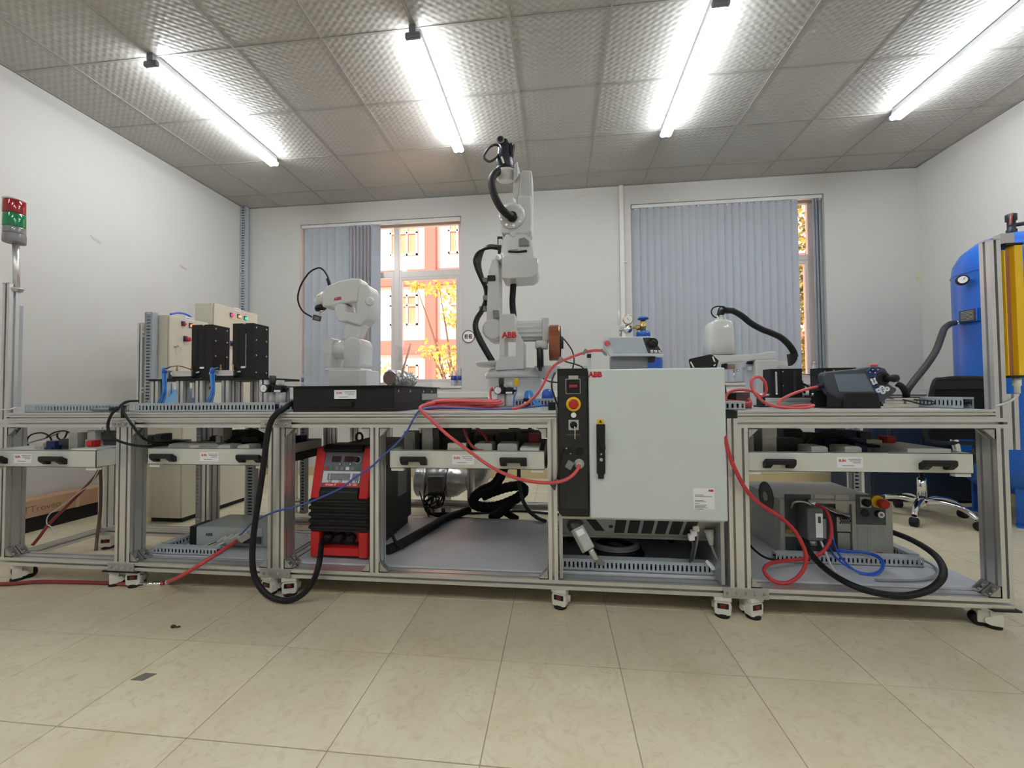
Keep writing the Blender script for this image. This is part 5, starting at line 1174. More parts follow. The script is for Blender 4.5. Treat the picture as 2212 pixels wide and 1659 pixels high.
pbx(1228, 907, 1250, 929, STEEL, 'key_switch_plate', .002, .0005); pcy(1239, 918, [(.015, 0), (.015, .01), (.008, .012), (.008, .016)], BLACK, 'key_switch')
a, b = pp(1241, 920), pp(1241.5, 949); q = MB(); q.tube([(a.x, YP-.016, a.z), (a.x+.001, YP-.02, (a.z+b.z)/2), (b.x, YP-.014, b.z)], .0028, 8, 4); q.build('key', CHROME, pan)
pbx(1224, 938.5, 1254, 939.5, MGREY, 'position_scale', .0004)
pcy(1228, 975, [(.019, 0), (.019, .002)], BLACK, 'socket_cover'); pcy(1251, 975, [(.0175, 0), (.0175, .004), (.014, .004), (.014, .001)], BLACK, 'socket_ring')
for x, y in ((1223.5, 968.5), (1232.5, 980)): pcy(x, y, [(.003, 0), (.003, .003)], CHROME, 'screw', None, 8)
pcy(1251, 1002, [(.021, 0), (.021, .004), (.016, .006), (.016, .02), (.012, .022), (.012, .03)], RELG, 'round_connector')
a = pp(1230, 1003); q = MB(); q.boxm(Matrix.Translation((a.x, YP-.014, a.z)) @ Euler((0, math.radians(30), 0)).to_matrix().to_4x4(), .028, .026, .034, .003); q.build('plug_cover', MGREY, pan)
q = MB(); a, b = pp(1227, 1056), pp(1254, 1085)
for w0, w1, z0_, z1_ in ((a.x, b.x, a.z-.001, a.z), (a.x, b.x, b.z, b.z+.001), (a.x, a.x+.001, b.z, a.z), (b.x-.001, b.x, b.z, a.z)): q.box(w0, w1, YP-.0012, YP, z0_, z1_)
q.build('service_flap', DGREY, pan)
YD = YC0-.016
def dp_(x, y): return at(x, y, YD)
a = dp_(1285.5, 809.7); text('logo', 'ABB', REDINK, door, (a.x, YD-.0004, a.z), .0215, bold=.06)
a, b = dp_(1289.5, 905.5), dp_(1304, 917); q = MB(); q.box(a.x, b.x, YD-.001, YD, b.z, a.z); q.build('warning_label', YEL, door)
m_ = dp_(1297, 910); q = MB(); q.prism([(m_.x-.007, m_.z-.0065), (m_.x+.007, m_.z-.0065), (m_.x, m_.z+.0065)], YD-.0014, YD-.001); q.prism([(m_.x-.0045, m_.z-.005), (m_.x+.0045, m_.z-.005), (m_.x, m_.z+.0035)], YD-.0016, YD-.0012); q.build('warning_sign', INK, door)
q = MB(); q.prism(px([(1288, 916), (1306.5, 916), (1307, 1022), (1304, 1024), (1304, 1033), (1292, 1033), (1292, 1024), (1289, 1022)], YD), YD-.012, YD, 'y', .002); q.build('handle_plate', BLACK, door)
q = MB(); q.prism(px([(1293, 940), (1296, 935), (1304, 935), (1306, 950), (1308, 971), (1304, 973), (1296, 966)], YD-.02), YD-.032, YD-.012, 'y', .004); q.build('handle_lever', BLACK, door)
for y_, r in ((980, .004), (992, .007)): a = dp_(1298, y_); q = MB(); q.cyl((a.x, YD-.012, a.z), (a.x, YD-.015, a.z), r, 12); q.build('lock', STEEL, door)
a, b = dp_(1497, 1054), dp_(1544, 1101); q = MB(); q.box(a.x, b.x, YD-.0008, YD, b.z, a.z); q.build('label', PAPER, door)
text('label_logo', 'ABB', REDINK, door, (b.x-.014, YD-.001, a.z-.01), .008, bold=.06)
q = MB()
for zz, f in ((.028, .5), (.034, .95), (.05, .5), (.055, .62), (.062, .25), (.069, .66), (.074, .6), (.079, .7), (.084, .45)): q.box(a.x+.006, a.x+.006+(b.x-a.x-.012)*f, YD-.0013, YD-.0008, a.z-zz-.0012, a.z-zz+.0012)
q.build('label_print', INKG, door)
# base of the cabinet with the slanted connector plate
GALV = mat('galvanised_sheet', (.44, .45, .45), .42, .7, .1, 14)
for x in (CX0, CX1-.014):
    q = MB(); q.box(x, x+.014, YC0+.02, 2.44, ZB1+.0065, CZ0); q.build('base_side', GALV, cc)
q = MB(); q.box(CX0, CX1, YC0+.012, YC0+.03, CZ0-.018, CZ0); q.build('base_lip', GALV, cc)
q = MB(); q.box(CX0+.014, CX1-.014, 2.30, 2.31, ZB1+.0065, CZ0); q.build('base_rear', BLACKM, cc)
def SL(x, v, w=0): # point on the slanted plate: v 0 top .. 1 bottom
    Yv = YC0+.035+.085*v; z = CZ0-.02-.092*v; n = Vector((0, -.092, -.085)).normalized(); return Vector((x, Yv, z))+n*w
def spl(x0, x1, v0, v1, mt, name, w0, w1, sk=0.0, par=cc):
    q = MB(); q.loft([[SL(x0, v0, w0), SL(x1, v0, w0), SL(x1+sk, v1, w0), SL(x0+sk, v1, w0)], [SL(x0, v0, w1), SL(x1, v0, w1), SL(x1+sk, v1, w1), SL(x0+sk, v1, w1)]], False); return q.build(name, mt, par)
cpl = spl(CX0+.014, CX1-.014, 0, 1.06, GALV, 'connector_plate', -.003, 0)
for k in range(6):
    x = .245+.0585*k; b_ = spl(x, x+.044, .06, .9, BLACKM, 'blank_cover', 0, .002, 0, cpl)
spl(.118, .158, .05, .8, BLACKM, 'blank_cover', 0, .002, .045, cpl)
spl(CX0+.014, CX1-.014, 1.0, 1.12, GALV, 'plate_flange', .0, .012, 0, cpl)
q = MB(); q.lathe(SL(.228, .5), Vector((0, -.092, -.085)), [(.010, 0), (.010, .002)], 12); q.build('hole_cap', BLACK, cpl)
# heavy grey plug
hpz = thing('power_plug', 'heavy grey multipole plug hanging tilted under the control cabinet', 'plug', tuple(at(1262, 1190, 1.80)))
M_ = Matrix.Translation(at(1258, 1163, 1.79)) @ Euler((math.radians(-20), math.radians(-30), 0)).to_matrix().to_4x4() @ Euler((0, 0, math.radians(30))).to_matrix().to_4x4()
q = MB(); q.boxm(M_, .052, .04, .105, .006); q.build('hood', MATS['relay_grey'], hpz)
q = MB(); q.boxm(M_ @ Matrix.Translation((0, 0, .062)), .06, .05, .03, .005); q.build('latch_frame', DGREY, hpz)
q = MB(); q.boxm(M_ @ Matrix.Translation((-.004, -.0205, .024)), .034, .002, .024); q.build('label', PAPER, hpz)
e0 = M_ @ Vector((.01, 0, -.052)); q = MB(); q.tube([e0, e0+Vector((.012, -.002, -.022)), e0+Vector((.022, .0, -.04))], .014, 12, 4); q.build('gland', STEEL, hpz)
q = MB(); z_ = ZB1+.022; q.tube([e0+Vector((.02, 0, -.036)), Vector((e0.x+.05, 1.84, z_+.03)), Vector((e0.x+.08, 1.93, z_)), Vector((e0.x+.16, 2.0, z_)), Vector((e0.x+.2, 2.1, z_)), Vector((e0.x+.1, 2.18, z_)), Vector((e0.x-.02, 2.1, z_))], .012, 10, 6); q.build('cord', GCABLE, hpz)
# ================================================================== ON TOP OF THE CABINET
YPD = 1.98
tp2 = thing('teach_pendant', 'light grey teach pendant with glossy blank screen upright on the control cabinet', 'teach pendant', tuple(at(1370, 796, YPD)))
FR2 = [(1302, 735), (1306, 728.5), (1404, 727), (1415, 729), (1424, 742), (1435, 767), (1432, 771), (1400, 769), (1342, 769), (1318, 769), (1312, 760), (1304, 748)]
q = MB(); q.prism(px(FR2, YPD), YPD, YPD+.035, 'y', .004); q.build('frame', mat('pendant_light_grey', srgb(206, 210, 210), .4), tp2)
q = MB(); q.prism(px([(1315, 729.5), (1386, 728.5), (1398, 763), (1325, 762.5)], YPD), YPD-.0025, YPD, 'y'); q.build('screen', mat('pendant_screen_reflection', srgb(186, 198, 206), .14, .4, .05, 6), tp2)  # pale screen colour stands in for the reflection of the lights
q = MB(); q.prism(px([(1388, 729.5), (1405, 729), (1418, 742), (1431, 762), (1400, 763)], YPD), YPD-.0025, YPD, 'y'); kp = q.build('key_field', DGREY, tp2)
c_ = at(1409, 741, YPD); q = MB(); q.tube([c_+Vector((.022*math.cos(i*math.pi/5), -.006, .020*math.sin(i*math.pi/5))) for i in range(10)], .0045, 8, 3, True); q.build('joystick_ring', BLACK, tp2)
q = MB(); q.lathe(c_+Vector((0, 0, -.004)), (0, -1, 0), [(.010, 0), (.012, .012), (.016, .022), (.010, .026)], 18); q.build('joystick', BLACK, tp2)
for i, (x, y) in enumerate(((1408, 760.5), (1417, 760.5), (1426, 761), (1408, 757), (1416, 757.5), (1424, 758))):
    a = at(x, y, YPD-.003); q = MB(); q.box(a.x-.0065, a.x+.0065, YPD-.005, YPD-.002, a.z-.0025, a.z+.0025, .001); q.build('key', PAPER, tp2)
a = at(1311, 742, YPD); q = MB(); q.lathe((a.x, YPD+.004, a.z), (0, -1, 0), [(.009, 0), (.009, .01), (.0135, .012), (.0135, .022), (.009, .026)], 18); q.build('stop_button', mat('salmon_red', srgb(206, 92, 96), .45), tp2)
q = MB(); q.prism(px([(1320, 769), (1400, 769), (1400, 796.5), (1320, 796.5)], YPD+.03), YPD+.03, YPD+.09, 'y', .004); q.build('stand', MGREY, tp2)
q = MB(); q.prism(px([(1402, 770), (1417, 770), (1414, 783), (1403, 783)], YPD), YPD+.0, YPD+.03, 'y', .003); q.build('grip', BLACK, tp2)
q = MB(); q.prism(px([(1300, 752), (1311, 762), (1312, 768), (1306, 766), (1300, 757)], YPD), YPD+.006, YPD+.03, 'y', .003); q.build('cable_gland', MGREY, tp2)
bz = thing('pendant_holder', 'black angled metal bracket lying on the right end of the control cabinet', 'bracket', tuple(at(1520, 796, 1.88)))
q = MB(); q.prism(px([(1488, 779), (1490, 775), (1534, 765.5), (1540, 767), (1553, 779), (1548, 796), (1492, 796)], 1.85), 1.85, 1.855, 'y', .001); q.build('plate', BLACKM, bz)
q = MB(); q.box(at(1492, 795, 1.85).x, at(1548, 795, 1.85).x, 1.855, 1.95, CZ1, CZ1+.004); q.build('foot', BLACKM, bz)
for pl in ([(1490.5, 782), (1493, 781), (1500, 794), (1497, 794)], [(1538, 770.5), (1541, 770), (1545.5, 782), (1542, 781)], [(1541, 789), (1546, 786), (1545.5, 789), (1542, 791.5)]):
    q = MB(); q.prism(px(pl, 1.849), 1.8485, 1.8498, 'y'); q.build('slot', WHITEP, bz)
# ================================================================== GAS BOTTLE BEHIND THE CABINET
YG = 3.3; gX = at(1390, 760, YG).x
BLUEG = mat('gas_bottle_blue', srgb(34, 82, 168), .3, 0, .06, 6)
gb = thing('gas_bottle', 'blue gas bottle with brass valve and gold gauge behind the control cabinet', 'gas bottle', (gX, YG, 0))
zn = at(1390, 716, YG).z
q = MB(); q.lathe((gX, YG, 0), (0, 0, 1), [(.135, 0), (.14, .02), (.14, zn-.24), (.13, zn-.17), (.10, zn-.10), (.055, zn-.055), (.05, zn-.01), (.045, zn)], 32); q.build('cylinder', BLUEG, gb)
q = MB(); q.lathe((gX, YG, zn-.045), (0, 0, 1), [(.052, 0), (.054, .004), (.054, .036), (.046, .044)], 24); q.build('neck_ring', BLUEG, gb)
z0_, z1_ = zn, at(1390, 692, YG).z
q = MB(); q.lathe((gX, YG, z0_), (0, 0, 1), [(.022, 0), (.022, .03), (.026, .032), (.026, .05), (.018, .052), (.022, (z1_-z0_)*.75), (.018, z1_-z0_)], 16); q.build('valve', BRASS, gb)
q = MB(); q.lathe((gX, YG, z1_), (0, 0, 1), [(.02, 0), (.04, .006), (.042, .018), (.03, .028), (.012, .032)], 20); q.build('handwheel', BLUEG, gb)
zr = at(1370, 708, YG).z; q = MB(); q.cyl((gX, YG, zr), (at(1367, 708, YG).x, YG, zr), .011, 12); q.lathe((at(1374, 708, YG).x, YG, zr), (1, 0, 0), [(.02, 0), (.02, .03)], 6); q.build('outlet_pipe', BRASS, gb)
rg_ = thing('gas_regulator', 'silver gas regulator with gold rimmed gauge and clear flow tube', 'regulator', tuple(at(1356, 722, YG)))
q = MB(); a = at(1359, 708, YG-.03); q.lathe((a.x, YG+.02, a.z), (-.3, -1, -.25), [(.03, 0), (.036, .01), (.036, .04), (.024, .05), (.02, .09), (.014, .094)], 24); q.build('body', CHROME, rg_)
c_ = at(1357, 689.5, YG-.03); q = MB(); q.lathe((c_.x, YG, c_.z), (0, -1, 0), [(.036, 0), (.040, .006), (.040, .022), (.036, .026)], 28); gg = q.build('gauge', BRASS, rg_)
q = MB(); q.cyl((c_.x, YG-.026, c_.z), (c_.x, YG-.027, c_.z), .034, 28); q.build('dial', PAPER, gg)
q = MB(); q.prism([(c_.x-.002, c_.z), (c_.x-.012, c_.z+.018), (c_.x+.001, c_.z+.002), (c_.x+.006, c_.z-.010)], YG-.0285, YG-.0272); q.build('needle', INK, gg)
q = MB(); q.cyl((c_.x, YG, c_.z-.04), (c_.x, YG, c_.z-.07), .009, 10); q.build('stem', BRASS, rg_)
a, b = at(1337, 703, YG), at(1337, 670, YG); q = MB(); q.cyl(a, b, .010, 14); q.build('flow_tube', CLEARP, rg_)
a = at(1343, 707, YG); q = MB(); q.box(a.x-.022, a.x+.022, YG-.03, YG+.01, a.z-.03, a.z+.015, .006); q.cyl((a.x-.01, YG-.01, a.z-.03), (a.x-.012, YG-.01, a.z-.07), .009, 10); q.build('flow_valve', STEEL, rg_)
q = MB(); a = at(1273, 790, 2.62); q.box(a.x-.014, a.x+.014, 2.62, 2.65, ZTOP, at(1273, 773, 2.62).z, .002)
sv = thing('air_cylinder', 'small upright aluminium air cylinder with black cap behind the switch panel', 'air cylinder', (a.x, 2.635, ZTOP)); q.build('barrel', ALU, sv)
q = MB(); z_ = at(1273, 773, 2.62).z; q.box(a.x-.013, a.x+.013, 2.62, 2.65, z_, z_+.026, .003); q.build('cap', BLACK, sv)
q = MB(); q.box(a.x-.034, a.x-.018, 2.62, 2.65, ZTOP, z_-.05, .002); q.build('guide', ALUD, sv)
# ================================================================== WHITE SCARA ROBOT
YA = 2.36
sc = thing('industrial_robot', 'white horizontal arm robot with tapered cover before the wide blind', 'robot', (at(1656, 850, YA).x, YA+.06, ZTOP))
def ps(poly, y0, y1, name, mt=ROBW, bev=.006, Yp=YA): q = MB(); q.prism(px(poly, Yp), y0, y1, 'y', bev); return q.build(name, mt, sc)
bp_ = px([(1632, 777), (1680, 777)], YA); q = MB(); q.box(bp_[0][0], bp_[1][0], YA, YA+.14, ZTOP, bp_[0][1], .008); q.build('base_column', ROBW, sc)
q = MB(); q.box(bp_[0][0]-.02, bp_[1][0]+.03, YA-.02, YA+.17, ZTOP, ZTOP+.014, .002); q.build('base_plate', ROBW, sc)
ps([(1622, 790), (1632, 790), (1632, 800), (1622, 800)], YA+.03, YA+.1, 'side_boss')
ps([(1680, 778), (1708, 779), (1709, 789), (1680, 790)], YA+.03, YA+.12, 'connector_box', WHITEP, .003)
ps([(1533, 777), (1537, 765), (1585, 766), (1640, 763), (1660, 759), (1674, 758), (1679, 762), (1681, 777), (1640, 778), (1560, 784), (1545, 784)], YA+.005, YA+.12, 'arm_link', ROBW, .008)
# tapered cover (rounded-rect loft)
def rrect(cx, cy, z, hx, hy, r=.03, n=5):
    pts = []
    for qx, qy, a0 in ((1, 1, 0), (-1, 1, 90), (-1, -1, 180), (1, -1, 270)):
        for k in range(n):
            an = math.radians(a0+90*k/(n-1)); pts.append(Vector((cx+qx*(hx-r)+r*math.cos(an), cy+qy*(hy-r)+r*math.sin(an), z)))
    return pts
rings = []
for y, xl, xr in ((766, 1532, 1589), (740, 1533, 1588), (715, 1534.5, 1586), (698, 1536, 1584), (693.5, 1538.5, 1581), (691, 1545, 1575)):
    a, b = at(xl, y, YA+.02), at(xr, y, YA+.02); rings.append(rrect((a.x+b.x)/2, YA+.07, a.z, (b.x-a.x)/2, .07 if y > 697 else .06, .028))
q = MB(); q.loft(rings); q.build('cover', ROBW, sc)
a = at(1558, 691, YA+.05); q = MB(); q.lathe((a.x, YA+.07, a.z-.002), (0, 0, 1), [(.026, 0), (.026, .010), (.02, .02), (.02, .03)], 20); q.build('cover_cap', ROBW, sc)
ps([(1567, 785), (1574, 784), (1574, 796), (1567, 795)], YA+.02, YA+.06, 'bracket', BLACK, .002)
ps([(1574, 786), (1590, 786), (1590, 797), (1573, 797)], YA+.01, YA+.06, 'gripper_block', mat('bronze_block', srgb(150, 132, 120), .3, .5), .002)
ps([(1622, 780), (1630, 780), (1630, 786), (1620, 785)], YA+.02, YA+.05, 'stopper', BLACK, .002)
a = at(1585, 798, YA+.03); q = MB(); q.cyl(a, (a.x, a.y, a.z-.07), .004, 8); q.cyl((a.x+.02, a.y, a.z), (a.x+.02, a.y, a.z-.02), .006, 8); q.build('suction_rod', CHROME, sc)
ah = thing('robot_hose', 'black ribbed hose sweeping from the white arm robot down to its base', 'hose', tuple(at(1716, 790, YA+.06)))
Yh = YA+.07
q = MB(); corr(q, [at(1572, 671, Yh), at(1584, 672, Yh), at(1602, 682, Yh), at(1622, 698, Yh), at(1645, 711, Yh), at(1668, 720, Yh), at(1688, 730, Yh), at(1704, 745, Yh), at(1714, 760, Yh), at(1717, 772, Yh)], .0165, .009, .04, 14); q.build('tube', RUBBER, ah)
q = MB(); q.tube([at(1555, 684, Yh), at(1557, 677, Yh), at(1564, 671, Yh), at(1574, 671, Yh)], .018, 12, 5); q.build('top_elbow', BLACK, ah)
q = MB(); q.prism(px([(1707, 764), (1723, 764), (1723, 776), (1718, 784), (1711, 790), (1709, 776)], YA+.05), YA+.05, YA+.09, 'y', .003); q.build('end_elbow', BLACK, ah)
for pts in ([(1548, 687), (1540, 682), (1536.5, 673), (1541, 665), (1552, 661.5), (1562, 664), (1566, 670)], [(1553, 684), (1551, 675), (1554, 666), (1560, 662), (1567, 665), (1570, 670)]):
    q = MB(); q.tube([at(x, y, Yh-.03) for x, y in pts], .0035, 8, 6); q.build('lead', CABLE, ah)
# ================================================================== MAGAZINES ON THE RIGHT BENCH
def guide(label, xl, xr, Y):
    a, b = at(xl, 868, Y), at(xr, 868, Y); t = thing('linear_guide', label, 'linear guide', ((a.x+b.x)/2, Y+.03, ZTOP), 'linear guides on the right bench')
    q = MB(); q.box(a.x-.02, b.x+.02, Y-.005, Y+.065, ZTOP, ZTOP+.008); q.build('base_plate', BLACKM, t)
    q = MB(); profile(q, 'x', a.x, b.x, Y, Y+.06, ZTOP+.008, ZTOP+.045, .008, .008, .03); q.build('rail', ALU, t)
    for x in (a.x, b.x): q = MB(); q.box(x-.006, x+.006, Y-.002, Y+.062, ZTOP+.006, ZTOP+.05); q.build('end_block', BLACK, t)
    q = MB(); q.cyl((a.x-.1, Y+.03, ZTOP+.06), (b.x, Y+.03, ZTOP+.06), .006, 10); q.build('rod', STEEL, t)
def holder(label, xl, xr, ytop, Y, slots):
    a, b = at(xl, ytop, Y), at(xr, ytop, Y); z0 = ZTOP+.05; t = thing('workpiece_holder', label, 'holder', ((a.x+b.x)/2, Y+.03, z0), 'black slotted workpiece holders')
    w = b.x-a.x
    def plate(xa, xb, sx):
        q = MB(); s0, s1 = sx-.0055, sx+.0055; zl, zh = z0+.012, a.z-.014
        q.box(xa, s0, Y, Y+.004, z0, a.z); q.box(s1, xb, Y, Y+.004, z0, a.z); q.box(s0, s1, Y, Y+.004, z0, zl); q.box(s0, s1, Y, Y+.004, zh, a.z); q.build('slotted_plate', BLACKM, t)
    plate(a.x, a.x+w*.34, a.x+w*slots[0]); plate(b.x-w*.34, b.x, a.x+w*slots[1])
    q = MB(); q.box(a.x+w*.34, b.x-w*.34, Y-.004, Y+.006, z0, a.z); q.build('centre_plate', BLACKM, t)
    for x in (a.x, b.x-.004): q = MB(); q.box(x, x+.004, Y+.004, Y+.075, z0, a.z); q.build('side_plate', BLACKM, t)
    q = MB(); q.box(a.x, b.x, Y-.004, Y+.079, z0-.004, z0); q.build('floor_plate', BLACKM, t)
    for fx, fz in ((.38, .9), (.38, .4)):
        q = MB(); q.cyl((a.x+w*fx, Y-.004, z0+(a.z-z0)*fz), (a.x+w*fx, Y-.006, z0+(a.z-z0)*fz), .003, 8); q.build('screw', STEEL, t)
guide('aluminium linear guide under the left slotted black holder', 1650, 1755, 2.14); guide('aluminium linear guide partly hidden behind the pendant cradle', 1765, 1900, 2.24)
holder('black slotted workpiece holder left of the dark teach pendant', 1664, 1732, 797, 2.15, (.19, .77))
holder('black slotted workpiece holder half hidden behind the dark teach pendant', 1769, 1850, 795, 2.25, (.16, .84))
q = MB(); a, b = at(1541, 845, 1.96), at(1577, 878, 1.96); 
mo = thing('drive_motor', 'small dark motor block beside the red cable coil on the right bench', 'motor', (at(1590, 868, 2.0).x, 2.02, ZTOP))
a, b = at(1590, 847, 1.99), at(1621, 870, 1.99); q = MB(); q.box(a.x, b.x, 1.99, 2.05, ZTOP+.004, a.z, .003); q.build('body', mat('motor_brown_grey', srgb(110, 96, 92), .4, .4), mo)
c_ = at(1572, 850, 1.99); q = MB(); q.box(c_.x, a.x, 1.995, 2.045, ZTOP+.004, a.z-.004, .004); q.build('end_bell', BLACK, mo)
q = MB(); q.box(c_.x-.005, b.x+.005, 1.985, 2.055, ZTOP, ZTOP+.004); q.build('base_plate', BLACKM, mo)
q = MB(); a, b = at(1558, 829, 2.1), at(1571, 862, 2.1); q.prism(px([(1560, 870), (1560, 832), (1564, 829), (1568, 831), (1571, 850), (1571, 870)], 1.95), 1.95, 1.99, 'y', .003)
one('hose_bracket', BLACK, 'black upright bracket at the right side of the control cabinet', 'bracket', q)
# dark teach pendant in a black cradle
Y2 = 1.97
tp3 = thing('teach_pendant', 'dark grey teach pendant with blue key field in a black cradle', 'teach pendant', tuple(at(1850, 879, Y2)))
PB = [(1778, 811), (1783, 804), (1806, 801), (1851, 797), (1877, 792), (1899, 791.5), (1914, 796), (1919, 806), (1920, 814), (1918, 827), (1926, 833), (1938, 839), (1937, 845), (1925, 857), (1909, 867), (1899, 869), (1840, 865), (1806, 862), (1792, 850), (1784, 834)]
PD_ = mat('pendant_dark', srgb(66, 72, 80), .5, 0, .06, 20, .08, 300)
q = MB(); q.prism(px(PB, Y2), Y2, Y2+.045, 'y', .008); q.build('body', PD_, tp3)
q = MB(); q.prism(px([(1801, 808.5), (1868, 807.5), (1888, 846), (1812, 846.5)], Y2), Y2-.0012, Y2+.001, 'y'); q.build('screen', mat('pendant_screen_dark', srgb(112, 124, 136), .22, .2, .12, 5, .05, 200), tp3)
q = MB(); q.prism(px([(1870, 801), (1878, 795), (1901, 795), (1896, 806), (1893, 818), (1895, 829), (1904, 836), (1921, 838), (1920, 845), (1906, 851), (1893, 850), (1880, 822)], Y2), Y2-.0016, Y2+.001, 'y'); q.build('key_field', mat('key_field_blue', srgb(70, 104, 160), .45), tp3)
for i, (x, y, c_) in enumerate(((1885, 798.5, 'b'), (1896, 798.5, 'b'), (1879, 804, 'b'), (1890, 805, 'b'), (1883, 813, 'd'), (1885.5, 820, 'w'), (1889, 827, 'w'), (1892.5, 834, 'd'), (1905, 838, 'w'), (1916, 840, 'w'), (1897, 843, 'w'), (1907, 846, 'w'))):
    a = at(x, y, Y2-.002); k_ = {'b': (NAVY, PAPER), 'd': (NAVY, NAVY), 'w': (PAPER, INK)}[c_]
    q = MB(); q.lathe((a.x, Y2-.001, a.z), (0, -1, 0), [(.0105, 0), (.0105, .003)], 18); q.build('key', k_[0], tp3)
    q = MB(); q.prism([(a.x-.003, a.z-.003), (a.x+.004, a.z), (a.x-.003, a.z+.003)], Y2-.0046, Y2-.0038); q.build('key_symbol', k_[1], tp3)
a = at(1907, 817, Y2); q = MB(); q.lathe((a.x, Y2+.004, a.z), (0, -1, 0), [(.03, 0), (.03, .006), (.02, .008)], 24); q.lathe((a.x+.012, Y2-.002, a.z-.002), (.35, -1, 0), [(.016, 0), (.012, .012), (.018, .03), (.016, .042), (.008, .048)], 18); q.build('joystick', BLACK, tp3)
a = at(1889, 792, Y2+.02); q = MB(); q.lathe((a.x, Y2+.022, a.z-.002), (0, 0, 1), [(.009, 0), (.014, .005), (.014, .012), (.009, .015)], 16); q.build('stop_button', MATS['salmon_red'], tp3)
q = MB(); q.tube([at(1779, 834, Y2+.02), at(1771, 834, Y2+.02), at(1765, 835, Y2+.02)], .009, 10, 4); q.build('cable_gland', BLACK, tp3)
cr = thing('pendant_cradle', 'black sheet metal cradle holding the dark teach pendant', 'cradle', tuple(at(1845, 879, Y2-.03)))
CY = Y2-.04
q = MB(); q.prism(px([(1826, 849), (1896, 849), (1903, 880), (1820, 880)], CY), CY, CY+.004, 'y', .001); q.build('front_plate', BLACKM, cr)
a, b = at(1787, 879, CY), at(1903, 879, CY); q = MB(); q.box(a.x, b.x, CY, Y2+.06, ZTOP, ZTOP+.004); q.build('base_plate', BLACKM, cr)
q = MB(); q.prism(px([(1787, 880), (1787, 846), (1806, 860), (1822, 862), (1826, 880)], CY+.005), CY+.005, CY+.009, 'y', .001); q.build('side_lip', BLACKM, cr)
q = MB(); q.box(a.x, b.x, Y2+.05, Y2+.054, ZTOP, ZTOP+.08); q.build('rear_plate', BLACKM, cr)
for k, x in enumerate((1936, 1963)):
    a = at(x, 868, 2.02); tb_ = thing('terminal_block', 'beige terminal block on the right bench, '+('nearer the dark pendant' if k == 0 else 'nearer the slotted edge duct'), 'terminal block', (a.x, 2.03, ZTOP), 'beige terminal blocks')
    q = MB(); q.box(a.x-.026, a.x+.026, 2.0, 2.06, ZTOP, ZTOP+.016, .002); q.box(a.x-.02, a.x+.02, 2.005, 2.055, ZTOP+.016, ZTOP+.034, .002); q.box(a.x-.026, a.x+.026, 1.998, 2.058, ZTOP+.034, ZTOP+.043, .002); q.build('body', TERM, tb_)
    q = MB(); q.box(a.x-.03, a.x+.03, 2.0, 2.058, ZTOP+.043, ZTOP+.046); q.build('cover', BLACK, tb_)
# ================================================================== COMPACT CONTROLLER (lower right shelf)
YK = 2.13
kc = thing('robot_controller', 'compact grey robot controller with emergency stop on the lower right shelf', 'controller', (1.32, 2.33, ZB1+.006))
KX0, KX1, KZ0, KZ1 = 1.072, 1.572, ZB1+.0065, .397
KG = mat('controller_case', srgb(172, 174, 168), .42, .25, .04, 8); KD = mat('controller_panel_dark', srgb(72, 78, 80), .5, 0, .08, 20)
q = MB(); q.box(KX0, KX1, YK+.02, 2.56, KZ0, KZ1, .003); q.build('case', KG, kc)
def kp_(x, y): return at(x, y, YK)
def kbox(x0, y0, x1, y1, mt, name, d=.003, y1_=YK, bev=0.0, par=None):
    a, b = kp_(x0, y0), kp_(x1, y1); q = MB(); q.box(a.x, b.x, y1_-d, y1_+.0005, b.z, a.z, bev); return q.build(name, mt, par or kc)
def kcy(x, y, prof, mt, name, Y0=None, seg=20):
    a = kp_(x, y); q = MB(); q.lathe((a.x, YK if Y0 is None else Y0, a.z), (0, -1, 0), prof, seg); return q.build(name, mt, kc)
a, b = kp_(1691, 1064), kp_(1758, 1199); q = MB(); q.box(KX0, b.x, YK, YK+.02, KZ0, KZ1-.002, .002); q.build('left_front', KG, kc)
b2_ = kp_(1843, 1199); q = MB(); q.box(b2_.x, KX1, YK, YK+.02, KZ0, KZ1-.002, .002); q.build('right_front', KG, kc)
q = MB(); q.box(b.x, b2_.x, YK, YK+.02, KZ1-.016, KZ1-.002); q.build('top_bar', KG, kc)
kbox(1694, 1067, 1753, 1153, KD, 'connector_panel'); kbox(1696, 1159, 1756, 1196, KD, 'connector_panel')
ORG = mat('orange_label', srgb(176, 124, 50), .6); kbox(1697, 1143, 1722, 1151, ORG, 'hazard_label', .004); kbox(1698, 1188, 1722, 1195, ORG, 'hazard_label', .004)
kbox(1848, 1068, 1913, 1134, KD, 'switch_panel')
for k in range(16):
    x = 1850.5+k*3.9; kbox(x, 1138, x+1.9, 1189, mat('louvre_light', srgb(206, 208, 200), .45), 'louvre', .004)
a = kp_(1899, 1196); text('logo', 'ABB', REDINK, kc, (a.x, YK-.0008, a.z), .014, bold=.05)
kbox(1856, 1073, 1880, 1096, ALUD, 'selector_plate', .006, YK, .001); kcy(1868, 1085, [(.018, 0), (.018, .012), (.008, .014), (.008, .02)], BLACK, 'selector_knob', YK-.006)
kcy(1893, 1083, [(.028, 0), (.028, .008), (.024, .01)], YEL, 'stop_ring', YK-.003, 28); kcy(1895, 1084, [(.012, 0), (.012, .02), (.022, .024), (.024, .03), (.022, .045), (.016, .05)], MATS['stop_red'], 'stop_button', YK-.003, 12)
kcy(1867, 1108, [(.0185, 0), (.0185, .004)], BLACK, 'button', YK-.003); kcy(1896, 1109, [(.016, 0), (.016, .01)], BLACK, 'lock_base', YK-.003); kcy(1898, 1110, [(.0145, 0), (.0145, .004)], PAPER, 'lock_face', YK-.013); kcy(1898, 1110, [(.006, 0), (.006, .003)], MGREY, 'lock_core', YK-.017)
